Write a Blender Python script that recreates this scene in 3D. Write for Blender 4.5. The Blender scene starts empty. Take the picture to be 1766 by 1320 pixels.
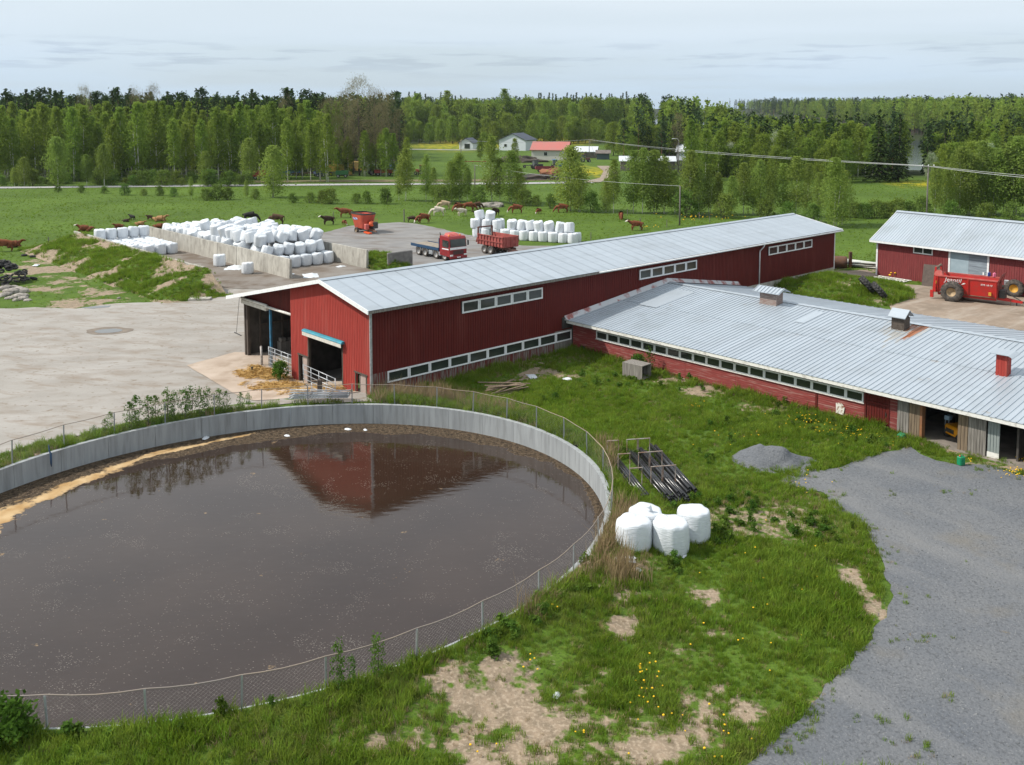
import bpy, bmesh, math, random
import numpy as np
from mathutils import Vector, Matrix, Euler
from mathutils.geometry import delaunay_2d_cdt
R=random.Random(7); NR=np.random.RandomState(5)
SC=bpy.context.scene; COL=SC.collection
# ------------------------------------------------------------------ camera
F_PX=1614.0; CXP=883.0; HOR=191.0; HC=16.8
DH=F_PX*F_PX/20000.0; CYP=HOR+DH; PITCH=math.atan(DH/F_PX)
cd=bpy.data.cameras.new('camera'); cam=bpy.data.objects.new('camera',cd); COL.objects.link(cam)
cd.sensor_fit='HORIZONTAL'; cd.sensor_width=36.0; cd.lens=F_PX/1766*36
cd.shift_x=0; cd.shift_y=-(660-CYP)/1766
cd.clip_start=0.5; cd.clip_end=9000
cam.location=(0,0,HC); cam.rotation_euler=(math.pi/2-PITCH,0,0)
SC.camera=cam
# ------------------------------------------------------------------ sky, sun, exposure
SUN_EL=math.radians(47); SUN_DIR=Vector((-math.cos(SUN_EL),-0.02,math.sin(SUN_EL))).normalized()
w=bpy.data.worlds.new('World'); SC.world=w; w.use_nodes=True
nt=w.node_tree; nt.nodes.clear(); N=nt.nodes.new; LK=nt.links.new
sky=N('ShaderNodeTexSky'); sky.sky_type='NISHITA'; sky.sun_disc=False
sky.sun_elevation=SUN_EL; sky.sun_rotation=math.radians(270); sky.air_density=1.0; sky.dust_density=1.2; sky.ozone_density=1.4
bg1=N('ShaderNodeBackground'); bg1.inputs[1].default_value=0.12; LK(sky.outputs[0],bg1.inputs[0])
tc=N('ShaderNodeTexCoord'); sep=N('ShaderNodeSeparateXYZ'); LK(tc.outputs['Generated'],sep.inputs[0])
# cloud layer seen in perspective: direction / (height + small)
mx=N('ShaderNodeMath'); mx.operation='MAXIMUM'; LK(sep.outputs[2],mx.inputs[0]); mx.inputs[1].default_value=0.0
ad=N('ShaderNodeMath'); ad.operation='ADD'; LK(mx.outputs[0],ad.inputs[0]); ad.inputs[1].default_value=0.09
dv=N('ShaderNodeVectorMath'); dv.operation='DIVIDE'; LK(tc.outputs['Generated'],dv.inputs[0])
cb=N('ShaderNodeCombineXYZ'); [LK(ad.outputs[0],cb.inputs[i]) for i in range(3)]; LK(cb.outputs[0],dv.inputs[1])
mp=N('ShaderNodeMapping'); mp.inputs['Scale'].default_value=(0.28,0.42,0.0); mp.inputs['Location'].default_value=(1.9,3.1,0); LK(dv.outputs[0],mp.inputs[0])
n1=N('ShaderNodeTexNoise'); n1.inputs['Scale'].default_value=1.0; n1.inputs['Detail'].default_value=7; n1.inputs['Roughness'].default_value=0.42; n1.inputs['Distortion'].default_value=0.5; LK(mp.outputs[0],n1.inputs['Vector'])
cr=N('ShaderNodeMapRange'); cr.inputs[1].default_value=0.36; cr.inputs[2].default_value=0.60; cr.inputs[3].default_value=0.74; cr.inputs[4].default_value=1.0; LK(n1.outputs['Fac'],cr.inputs[0])
# clouds: pale blue-grey veil low down, whiter high up
ce=N('ShaderNodeMapRange'); ce.inputs[1].default_value=0.0; ce.inputs[2].default_value=0.16; LK(mx.outputs[0],ce.inputs[0])
cm=N('ShaderNodeMix'); cm.data_type='RGBA'; LK(ce.outputs[0],cm.inputs[0]); cm.inputs[6].default_value=(0.57,0.72,0.87,1); cm.inputs[7].default_value=(0.88,0.95,1.0,1)
# few darker grey streaks
mp2=N('ShaderNodeMapping'); mp2.inputs['Scale'].default_value=(13.0,13.0,150.0); mp2.inputs['Location'].default_value=(7.3,1.2,0); LK(tc.outputs['Generated'],mp2.inputs[0])
n2=N('ShaderNodeTexNoise'); n2.inputs['Scale'].default_value=1.1; n2.inputs['Detail'].default_value=5; LK(mp2.outputs[0],n2.inputs['Vector'])
cr2=N('ShaderNodeMapRange'); cr2.inputs[1].default_value=0.51; cr2.inputs[2].default_value=0.64; cr2.inputs[3].default_value=0; cr2.inputs[4].default_value=0.5; LK(n2.outputs['Fac'],cr2.inputs[0])
# the streak clouds sit in a low belt above the horizon
b1=N('ShaderNodeMapRange'); b1.inputs[1].default_value=0.030; b1.inputs[2].default_value=0.050; LK(sep.outputs[2],b1.inputs[0])
b2=N('ShaderNodeMapRange'); b2.inputs[1].default_value=0.075; b2.inputs[2].default_value=0.060; LK(sep.outputs[2],b2.inputs[0])
b3=N('ShaderNodeMath'); b3.operation='MULTIPLY'; LK(b1.outputs[0],b3.inputs[0]); LK(b2.outputs[0],b3.inputs[1])
b4=N('ShaderNodeMath'); b4.operation='MULTIPLY'; LK(b3.outputs[0],b4.inputs[0]); LK(cr2.outputs[0],b4.inputs[1])
cm2=N('ShaderNodeMix'); cm2.data_type='RGBA'; LK(b4.outputs[0],cm2.inputs[0]); LK(cm.outputs[2],cm2.inputs[6]); cm2.inputs[7].default_value=(0.42,0.52,0.66,1)
bg2=N('ShaderNodeBackground'); LK(cm2.outputs[2],bg2.inputs[0]); bg2.inputs[1].default_value=1.0
ms=N('ShaderNodeMixShader'); LK(cr.outputs[0],ms.inputs[0]); LK(bg1.outputs[0],ms.inputs[1]); LK(bg2.outputs[0],ms.inputs[2])
wo=N('ShaderNodeOutputWorld'); LK(ms.outputs[0],wo.inputs[0])
sl=bpy.data.lights.new('sun','SUN'); sl.energy=4.6; sl.angle=math.radians(1.2); sl.color=(1.0,0.945,0.86)
so=bpy.data.objects.new('sun',sl); COL.objects.link(so); so.rotation_euler=SUN_DIR.to_track_quat('Z','Y').to_euler()
SC.view_settings.view_transform='Standard'; SC.view_settings.look='None'; SC.view_settings.gamma=1; SC.view_settings.use_curve_mapping=False
SC.view_settings.exposure=0.0
SC.cycles.max_bounces=6; SC.cycles.diffuse_bounces=3; SC.cycles.transparent_max_bounces=12; SC.cycles.caustics_reflective=False; SC.cycles.caustics_refractive=False
SC.cycles.use_denoising=True
HAZE=.00006
# ------------------------------------------------------------------ pixel -> ground helpers (photo pixels, 1766 wide)
_c,_s=math.cos(PITCH),math.sin(PITCH)
def ray(u,v):
    y=-(v-CYP)/F_PX
    return ((u-CXP)/F_PX,_c+_s*y,-_s+_c*y)
def G(u,v,z=0.0):
    d=ray(u,v); t=(z-HC)/d[2]; return (d[0]*t,d[1]*t)
TH=math.radians(47.37); C0=np.array([-8.24,53.557])
AV=np.array([math.sin(TH),math.cos(TH)]); NV=np.array([AV[1],-AV[0]])
def L(n,s): p=C0+n*NV+s*AV; return (float(p[0]),float(p[1]))
def sst(a,b,x):
    t=np.clip((x-a)/(b-a),0,1); return t*t*(3-2*t)
TC=np.array([-10.5,37.69]); TA,TB=15.36,13.18; TV=np.array([-0.815,-0.5796])
def tank_e(x,y):
    dx=x-TC[0]; dy=y-TC[1]; p=dx*TV[0]+dy*TV[1]; q=-dx*TV[1]+dy*TV[0]
    return np.sqrt((p/TA)**2+(q/TB)**2)
def tank_pt(ang,off=0.0):
    p=(TA+off)*math.cos(ang); q=(TB+off)*math.sin(ang)
    return (TC[0]+p*TV[0]-q*TV[1], TC[1]+p*TV[1]+q*TV[0])
def tank_ang(x,y):
    dx=x-TC[0]; dy=y-TC[1]; p=dx*TV[0]+dy*TV[1]; q=-dx*TV[1]+dy*TV[0]
    return math.atan2(q/TB,p/TA)
LAKE=[(330,300),(200,283),(120,282),(106,330),(104,450),(112,600),(140,900),(225,1700),(300,2300),(520,2300),(360,1300),(300,900),(268,700),(244,540),(234,470),(214,418),(280,402),(420,395)]
def inpoly(x,y,P):
    x=np.asarray(x); y=np.asarray(y); r=np.zeros(x.shape,bool); j=len(P)-1
    for i in range(len(P)):
        xi,yi=P[i]; xj,yj=P[j]
        c=((yi>y)!=(yj>y))&(x<(xj-xi)*(y-yi)/((yj-yi) if yj!=yi else 1e-9)+xi); r^=c; j=i
    return r
def hgt(x,y):
    x=np.asarray(x,float); y=np.asarray(y,float)
    dx=x-C0[0]; dy=y-C0[1]; s=dx*AV[0]+dy*AV[1]; n=dx*NV[0]+dy*NV[1]
    h=-0.8+0.8*sst(-9.0,-1.0,n)
    h=h+0.85*sst(34,46,s)*sst(-14,0,n)*(1-sst(78,110,s))
    far=sst(112,150,y); h=h*(1-far)-0.6*far
    e=tank_e(x,y); k=1-sst(1.10,1.26,e); nr=sst(2,9,TC[1]-y)*sst(1.16,1.05,e); h=h*(1-k)+np.maximum(h,0.27+.10*nr)*k
    r=np.hypot(x,y); h=h+0.0115*np.clip(r-480,0,1900)
    h=h+np.where(r>2600,0.0,0)
    lk=inpoly(x,y,LAKE); h=np.where(lk,-3.2,h)
    return h
def GT(u,v):
    z=-0.5
    for _ in range(12):
        p=G(u,v,z); z=0.5*z+0.5*float(hgt(p[0],p[1]))
    p=G(u,v,z); return Vector((p[0],p[1],z))
def W2(u,v): p=GT(u,v); return (p.x,p.y)
# ------------------------------------------------------------------ numpy value noise
def _hash(ix,iy,seed):
    n=(ix*374761393+iy*668265263+seed*974711)&0xffffffff
    n=((n^(n>>13))*1274126177)&0xffffffff
    return ((n^(n>>16))&0xffff)/65535.0
def vnoise(x,y,seed=0):
    x=np.asarray(x,float); y=np.asarray(y,float)
    ix=np.floor(x).astype(np.int64); iy=np.floor(y).astype(np.int64); fx=x-ix; fy=y-iy
    fx=fx*fx*(3-2*fx); fy=fy*fy*(3-2*fy)
    a=_hash(ix,iy,seed); b=_hash(ix+1,iy,seed); c=_hash(ix,iy+1,seed); d=_hash(ix+1,iy+1,seed)
    return (a*(1-fx)+b*fx)*(1-fy)+(c*(1-fx)+d*fx)*fy
def fbm(x,y,seed=0,o=4):
    t=0;a=0.5;f=1
    for i in range(o): t=t+a*vnoise(x*f,y*f,seed+i*17); a*=.5; f*=2.03
    return t/(1-0.5**o)
# ------------------------------------------------------------------ mesh builder
class MB:
    def __init__(s): s.v=[]; s.f=[]; s.m=[]
    def add(s,vs,fs,mi=0,M=None):
        o=len(s.v)
        if M is not None: vs=[tuple(M@Vector(p)) for p in vs]
        s.v.extend([tuple(p) for p in vs]); s.f.extend([tuple(i+o for i in f) for f in fs]); s.m.extend([mi]*len(fs)); return s
    def box(s,x0,x1,y0,y1,z0,z1,mi=0,M=None):
        v=[(x0,y0,z0),(x1,y0,z0),(x1,y1,z0),(x0,y1,z0),(x0,y0,z1),(x1,y0,z1),(x1,y1,z1),(x0,y1,z1)]
        return s.add(v,[(3,2,1,0),(4,5,6,7),(0,1,5,4),(1,2,6,5),(2,3,7,6),(3,0,4,7)],mi,M)
    def hexa(s,v,mi=0,M=None):  # 8 corners: bottom loop 0-3 ccw, top loop 4-7
        return s.add(v,[(3,2,1,0),(4,5,6,7),(0,1,5,4),(1,2,6,5),(2,3,7,6),(3,0,4,7)],mi,M)
    def bbox(s,x0,x1,y0,y1,z0,z1,b=0.03,mi=0,M=None):   # box with chamfered vertical + top edges
        def ring(d,z): return [(x0+d,y0+b,z),(x0+b,y0+d,z),(x1-b,y0+d,z),(x1-d,y0+b,z),(x1-d,y1-b,z),(x1-b,y1-d,z),(x0+b,y1-d,z),(x0+d,y1-b,z)]
        def ring2(z): return [(x0+b,y0+b,z)]*2+[(x1-b,y0+b,z)]*2+[(x1-b,y1-b,z)]*2+[(x0+b,y1-b,z)]*2
        v=ring(0,z0)+ring(0,z1-b)+[(p[0],p[1],z1) for p in ring2(z1)]
        f=[tuple(range(7,-1,-1))]
        for i in range(8):
            j=(i+1)%8; f.append((i,j,8+j,8+i))
            if i%2==0: f.append((8+i,8+j,16+i))
            else: f.append((8+i,8+j,16+j,16+i))
        f.append((16,18,20,22)); return s.add(v,f,mi,M)
    def tube(s,pts,r,n=6,mi=0,cap=True,M=None):
        P=[Vector(p) for p in pts]; k=len(P); rs=r if isinstance(r,(list,tuple)) else [r]*k
        vs=[];fs=[]; up=None
        for i,p in enumerate(P):
            t=(P[min(i+1,k-1)]-P[max(i-1,0)]); t=t.normalized() if t.length>1e-9 else Vector((0,0,1))
            if up is None: up=Vector((0,0,1)) if abs(t.z)<.9 else Vector((1,0,0))
            a=t.cross(up); a=a.normalized() if a.length>1e-6 else t.orthogonal().normalized(); b=a.cross(t).normalized(); up=b
            for j in range(n):
                q=2*math.pi*j/n; vs.append(p+a*math.cos(q)*rs[i]+b*math.sin(q)*rs[i])
        for i in range(k-1):
            for j in range(n):
                jj=(j+1)%n; fs.append((i*n+j,i*n+jj,(i+1)*n+jj,(i+1)*n+j))
        if cap: fs.append(tuple(range(n-1,-1,-1))); fs.append(tuple((k-1)*n+j for j in range(n)))
        return s.add(vs,fs,mi,M)
    def lathe(s,prof,n=16,mi=0,M=None,close=False):
        vs=[];fs=[];k=len(prof)
        for (r,z) in prof:
            for j in range(n):
                q=2*math.pi*j/n; vs.append((r*math.cos(q),r*math.sin(q),z))
        rng=range(k) if close else range(k-1)
        for i in rng:
            i2=(i+1)%k
            for j in range(n):
                jj=(j+1)%n; fs.append((i*n+j,i*n+jj,i2*n+jj,i2*n+j))
        return s.add(vs,fs,mi,M)
    def prism(s,poly,y0,y1,mi=0,M=None):   # polygon in xz extruded along y
        k=len(poly); v=[(p[0],y0,p[1]) for p in poly]+[(p[0],y1,p[1]) for p in poly]
        f=[tuple(range(k)),tuple(range(2*k-1,k-1,-1))]+[(i,k+i,k+(i+1)%k,(i+1)%k) for i in range(k)]
        return s.add(v,f,mi,M)
    def mesh(s,name,mats,smooth=False):
        me=bpy.data.meshes.new(name); me.from_pydata(s.v,[],s.f)
        if not isinstance(mats,(list,tuple)): mats=[mats]
        for m in mats: me.materials.append(m)
        if len(mats)>1: me.polygons.foreach_set('material_index',np.array(s.m,dtype=np.int32))
        if smooth: me.polygons.foreach_set('use_smooth',np.ones(len(s.f),dtype=bool))
        me.update(); return me
    def ob(s,name,mats,parent=None,smooth=False,loc=None,rz=0,**kw):
        return link(name,s.mesh(name,mats,smooth),parent,loc,rz,**kw)
def link(name,me,parent=None,loc=None,rz=0,**kw):
    o=bpy.data.objects.new(name,me); COL.objects.link(o)
    if parent is not None: o.parent=parent
    if loc is not None: o.location=loc
    if rz: o.rotation_euler=(0,0,rz)
    for k,v in kw.items():
        if v is not None: o[k]=v
    return o
def thing(name,label,cat,loc=(0,0,0),rz=0,group=None,**kw):
    o=link(name,None,None,loc,rz,label=label,category=cat,group=group,**kw); o.empty_display_size=.2; return o
def tag(o,label,cat,group=None):
    o['label']=label; o['category']=cat
    if group: o['group']=group
    return o
def kids(o): return CH.get(o.name,[])
def dup(o,loc=None,rot=None,scale=None,label=None,group=None,parent=None):
    c=o.copy(); COL.objects.link(c)
    if parent is not None: c.parent=parent
    if loc is not None: c.location=loc
    if rot is not None: c.rotation_euler=rot if isinstance(rot,(tuple,list,Euler)) else (0,0,rot)
    if scale is not None: c.scale=scale if isinstance(scale,(tuple,list)) else (scale,)*3
    if label: c['label']=label
    if group: c['group']=group
    for ch in list(o.children):
        dup(ch,parent=c)
    return c
def Mt(loc=(0,0,0),rx=0,ry=0,rz=0,sc=None):
    m=Matrix.Translation(loc)@Euler((rx,ry,rz)).to_matrix().to_4x4()
    if sc is not None: m=m@Matrix.Diagonal((*sc,1))
    return m
ORD=['leftmost','second from the left','third from the left','fourth from the left','fifth from the left','sixth from the left','seventh from the left','eighth from the left','ninth from the left','tenth from the left']+[f'{i}th from the left' if i%10 not in (1,2,3) or i in (11,12,13) else f'{i}{ {1:"st",2:"nd",3:"rd"}[i%10]} from the left' for i in range(11,120)]
# ------------------------------------------------------------------ materials
def mat(name,col,col2=None,sc=3.0,rough=.7,metal=0.0,bump=0.0,bsc=40.0,detail=5,coords='Object',stretch=None,lo=.35,hi=.65,rnd=0.0,spec=.5,col3=None,sc3=30,amt3=.5,trans=0.0,bstretch=None):
    m=bpy.data.materials.new(name); m.use_nodes=True; t=m.node_tree; b=t.nodes['Principled BSDF']; n=t.nodes.new; l=t.links.new
    b.inputs['Roughness'].default_value=rough; b.inputs['Metallic'].default_value=metal; b.inputs['Specular IOR Level'].default_value=spec
    b.inputs['Base Color'].default_value=(*col,1)
    tc=n('ShaderNodeTexCoord'); vec=tc.outputs['Object']
    if coords=='World': g=n('ShaderNodeNewGeometry'); vec=g.outputs['Position']
    out=None
    def mapped(st):
        if st is None: return vec
        mp=n('ShaderNodeMapping'); mp.inputs['Scale'].default_value=st; l(vec,mp.inputs[0]); return mp.outputs[0]
    if col2 is not None:
        no=n('ShaderNodeTexNoise'); no.inputs['Scale'].default_value=sc; no.inputs['Detail'].default_value=detail; l(mapped(stretch),no.inputs['Vector'])
        mr=n('ShaderNodeMapRange'); mr.inputs[1].default_value=lo; mr.inputs[2].default_value=hi; l(no.outputs['Fac'],mr.inputs[0])
        mi=n('ShaderNodeMix'); mi.data_type='RGBA'; l(mr.outputs[0],mi.inputs[0]); mi.inputs[6].default_value=(*col,1); mi.inputs[7].default_value=(*col2,1); out=mi.outputs[2]
    if col3 is not None:
        no=n('ShaderNodeTexNoise'); no.inputs['Scale'].default_value=sc3; no.inputs['Detail'].default_value=3; l(mapped(stretch),no.inputs['Vector'])
        mr=n('ShaderNodeMapRange'); mr.inputs[1].default_value=.5; mr.inputs[2].default_value=.68; mr.inputs[4].default_value=amt3; l(no.outputs['Fac'],mr.inputs[0])
        mi=n('ShaderNodeMix'); mi.data_type='RGBA'; l(mr.outputs[0],mi.inputs[0])
        if out is not None: l(out,mi.inputs[6])
        else: mi.inputs[6].default_value=(*col,1)
        mi.inputs[7].default_value=(*col3,1); out=mi.outputs[2]
    if rnd>0:
        oi=n('ShaderNodeObjectInfo'); hs=n('ShaderNodeHueSaturation'); mr=n('ShaderNodeMapRange'); mr.inputs[3].default_value=1-rnd; mr.inputs[4].default_value=1+rnd
        l(oi.outputs['Random'],mr.inputs[0]); l(mr.outputs[0],hs.inputs['Value'])
        if out is not None: l(out,hs.inputs['Color'])
        else: hs.inputs['Color'].default_value=(*col,1)
        out=hs.outputs[0]
    if out is not None: l(out,b.inputs['Base Color'])
    if bump>0:
        no=n('ShaderNodeTexNoise'); no.inputs['Scale'].default_value=bsc; no.inputs['Detail'].default_value=4; l(mapped(bstretch or stretch),no.inputs['Vector'])
        bp=n('ShaderNodeBump'); bp.inputs['Strength'].default_value=1.0; bp.inputs['Distance'].default_value=bump; l(no.outputs['Fac'],bp.inputs['Height']); l(bp.outputs[0],b.inputs['Normal'])
    return m
def layer(m,col,sc,lo,hi,amt,stretch=(1,1,1),rot=0,detail=5,seed=0):
    t=m.node_tree; n=t.nodes.new; l=t.links.new; b=t.nodes['Principled BSDF']; src=b.inputs['Base Color'].links[0].from_socket
    g=n('ShaderNodeNewGeometry'); r=n('ShaderNodeVectorRotate'); r.rotation_type='Z_AXIS'; r.inputs['Angle'].default_value=rot; l(g.outputs['Position'],r.inputs['Vector'])
    mp=n('ShaderNodeMapping'); mp.inputs['Scale'].default_value=stretch; mp.inputs['Location'].default_value=(seed,seed*.37,0); l(r.outputs[0],mp.inputs[0])
    no=n('ShaderNodeTexNoise'); no.inputs['Scale'].default_value=sc; no.inputs['Detail'].default_value=detail; no.inputs['Roughness'].default_value=.6; l(mp.outputs[0],no.inputs['Vector'])
    mr=n('ShaderNodeMapRange'); mr.inputs[1].default_value=lo; mr.inputs[2].default_value=hi; mr.inputs[4].default_value=amt; l(no.outputs['Fac'],mr.inputs[0])
    mi=n('ShaderNodeMix'); mi.data_type='RGBA'; l(mr.outputs[0],mi.inputs[0]); l(src,mi.inputs[6]); mi.inputs[7].default_value=(*col,1); l(mi.outputs[2],b.inputs['Base Color'])
def leafmat(name,col,col2,tr=.35,rnd=.22,hue=.02):
    m=bpy.data.materials.new(name); m.use_nodes=True; t=m.node_tree; t.nodes.clear(); n=t.nodes.new; l=t.links.new
    oi=n('ShaderNodeObjectInfo'); g=n('ShaderNodeNewGeometry')
    no=n('ShaderNodeTexNoise'); no.inputs['Scale'].default_value=.55; no.inputs['Detail'].default_value=2; l(g.outputs['Position'],no.inputs['Vector'])
    mr=n('ShaderNodeMapRange'); mr.inputs[1].default_value=.35; mr.inputs[2].default_value=.65; l(no.outputs['Fac'],mr.inputs[0])
    mi=n('ShaderNodeMix'); mi.data_type='RGBA'; l(mr.outputs[0],mi.inputs[0]); mi.inputs[6].default_value=(*col,1); mi.inputs[7].default_value=(*col2,1)
    hs=n('ShaderNodeHueSaturation'); l(mi.outputs[2],hs.inputs['Color'])
    a=n('ShaderNodeMapRange'); a.inputs[3].default_value=1-rnd; a.inputs[4].default_value=1+rnd; l(oi.outputs['Random'],a.inputs[0]); l(a.outputs[0],hs.inputs['Value'])
    wn=n('ShaderNodeTexWhiteNoise'); wn.noise_dimensions='1D'; l(oi.outputs['Random'],wn.inputs['W'])
    a2=n('ShaderNodeMapRange'); a2.inputs[3].default_value=.5-hue; a2.inputs[4].default_value=.5+hue; l(wn.outputs[0],a2.inputs[0]); l(a2.outputs[0],hs.inputs['Hue'])
    d=n('ShaderNodeBsdfDiffuse'); l(hs.outputs[0],d.inputs[0]); tr_=n('ShaderNodeBsdfTranslucent'); l(hs.outputs[0],tr_.inputs[0])
    mx=n('ShaderNodeMixShader'); mx.inputs[0].default_value=tr; l(d.outputs[0],mx.inputs[1]); l(tr_.outputs[0],mx.inputs[2])
    o=n('ShaderNodeOutputMaterial'); l(mx.outputs[0],o.inputs[0]); return m
M={}
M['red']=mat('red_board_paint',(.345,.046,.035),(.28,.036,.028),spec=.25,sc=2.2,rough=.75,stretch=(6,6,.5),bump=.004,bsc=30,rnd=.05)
M['red_shaded']=mat('red_board_paint_shaded',(.120,.014,.010),(.090,.011,.009),spec=.25,sc=2.5,rough=.7,stretch=(6,6,.5),bump=.004,bsc=30)  # same barn red, darkened: shade of the long wall put into the colour
M['red_worn']=mat('worn_red_boards',(.13,.015,.012),(.22,.19,.17),sc=1.6,rough=.85,stretch=(7,7,.55),lo=.42,hi=.60,bump=.006,bsc=40)
M['red_plank']=mat('flaking_red_planks',(.205,.034,.029),(.32,.18,.155),sc=1.5,rough=.85,stretch=(.8,.8,9),lo=.52,hi=.76,bump=.004,bsc=30,rnd=.10,col3=(.12,.022,.02),sc3=2.5,amt3=.55)
M['white']=mat('white_paint',(.78,.79,.80),(.62,.63,.63),sc=4,rough=.55,lo=.45,hi=.8)
M['white_old']=mat('old_white_paint',(.72,.71,.67),(.42,.40,.36),sc=5,rough=.7,lo=.5,hi=.75)
M['glass']=mat('window_glass',(.020,.026,.024),(.05,.06,.05),sc=.8,rough=.10,spec=.6)
M['conc']=mat('concrete',(.46,.44,.39),(.36,.34,.30),sc=1.2,rough=.9,bump=.006,bsc=25,col3=(.20,.185,.16),sc3=2.0,amt3=.45,stretch=(1.3,1.3,.6),rnd=.07)
M['conc_tank']=mat('tank_concrete',(.34,.36,.37),(.27,.285,.295),sc=1.4,rough=.9,bump=.005,bsc=25,col3=(.11,.11,.105),sc3=2.0,amt3=.35,stretch=(2.2,2.2,.25),rnd=.04)
M['galv']=mat('galvanised_steel',(.50,.53,.56),(.36,.38,.40),sc=6,rough=.45,metal=.55)
M['dark']=mat('dark_metal',(.03,.03,.032),(.06,.055,.05),sc=8,rough=.55)
M['tyre']=mat('tyre_rubber',(.018,.018,.02),(.045,.042,.04),sc=5,rough=.8,rnd=.3)
M['tyre_dusty']=mat('dusty_tyre_rubber',(.035,.033,.031),(.12,.10,.085),sc=4,rough=.9)
M['wood_grey']=mat('weathered_grey_wood',(.27,.25,.225),(.14,.125,.11),sc=2,rough=.9,stretch=(7,7,.5),bump=.004,bsc=30)
M['wood_brown']=mat('weathered_brown_wood',(.235,.175,.115),(.13,.095,.065),sc=2,rough=.9,stretch=(7,7,.5),bump=.004,bsc=30)
M['wood_dark']=mat('dark_timber',(.055,.042,.033),(.10,.08,.065),sc=3,rough=.9,stretch=(5,5,.6))
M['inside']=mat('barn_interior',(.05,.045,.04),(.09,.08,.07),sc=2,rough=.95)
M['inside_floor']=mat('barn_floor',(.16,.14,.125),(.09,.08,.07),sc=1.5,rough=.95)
M['teal']=mat('teal_canvas',(.03,.27,.36),(.03,.20,.28),sc=3,rough=.6)
M['canvas']=mat('pale_canvas',(.62,.60,.54),(.5,.48,.43),sc=5,rough=.8)
M['blue']=mat('blue_paint',(.010,.055,.13),(.02,.05,.10),sc=4,rough=.5)
M['wrap']=None

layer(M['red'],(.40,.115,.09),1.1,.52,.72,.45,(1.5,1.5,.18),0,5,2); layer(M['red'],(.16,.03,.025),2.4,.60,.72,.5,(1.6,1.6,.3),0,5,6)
layer(M['red_shaded'],(.19,.05,.04),.9,.55,.72,.4,(1.2,1.2,.2),0,5,2); layer(M['red_shaded'],(.06,.012,.010),1.6,.58,.72,.5,(1.4,1.4,.25),0,5,8)
layer(M['conc'],(.17,.155,.135),.8,.55,.7,.55,(1,1,.5),0,6,3)
# ------------------------------------------------------------------ ground masks
BARE=[(940,1235,230,75),(1060,1300,260,60),(700,1280,110,35),(1290,1255,90,35),(1180,1290,120,50),(1065,1072,24,26),(1215,1085,45,24),(1180,1122,42,26),(1330,1100,40,18),(1195,1028,32,13),(1062,1012,48,30),(1100,975,40,16),(1420,1175,60,30),
 (860,1150,70,25),(1060,1160,40,14),(1500,1040,20,60),(700,672,60,14),(905,648,70,12),(1170,655,40,9),(1230,672,50,9),(1310,700,60,8),(1640,765,60,12),(1720,800,50,12),(1000,920,22,60)]
BARE_FAR=[(95,465,55,20),(130,485,60,6),(200,505,40,7),(160,520,55,6),(60,455,50,8),(60,500,70,8),(120,527,60,5),(1480,470,40,6),(1555,478,50,5),(1450,470,25,6)]
def _ell(lst):
    out=[]
    for (u,v,a,b) in lst:
        p=GT(u,v); q=GT(u+a,v); t=GT(u,v-b); t2=GT(u,v+b)
        out.append((p.x,p.y,abs(q.x-p.x)+.01,max(.3,(abs(t.y-p.y)+abs(t2.y-p.y))/2)))
    return out
BE=_ell(BARE); BF=_ell(BARE_FAR)
def bare(x,y):
    x=np.asarray(x,float); y=np.asarray(y,float); m=np.zeros(x.shape)
    for (cx,cy,a,b) in BE+BF:
        d=np.sqrt(((x-cx)/a)**2+((y-cy)/b)**2); m=np.maximum(m,np.clip(1.25-d*.8,0,1))
    nz=fbm(x*.55,y*.55,3,5)
    nz2=fbm(x*.16+9,y*.16,11,4)
    nzf=fbm(x*1.5,y*1.5,23,4); m=np.clip(m*.64+((nz-.5)*2.3+(nzf-.5)*1.3)*(m>0.02),0,1)
    return np.maximum(m,np.clip((nz2-.66)*5,0,.55)*(y<95))
def axis(lo,hi,st,far,n):
    a=np.arange(lo,hi+1e-6,st); g=np.geomspace(st,far-(hi if far>hi else 0),n) if n else []
    return a
def mkaxis(lo,hi,st,flo,fhi,k=1.13):
    a=list(np.arange(lo,hi+1e-6,st)); s=st
    while a[-1]<fhi: s*=k; a.append(a[-1]+s)
    s=st
    while a[0]>flo: s*=k; a.insert(0,a[0]-s)
    return np.array(a)
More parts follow.
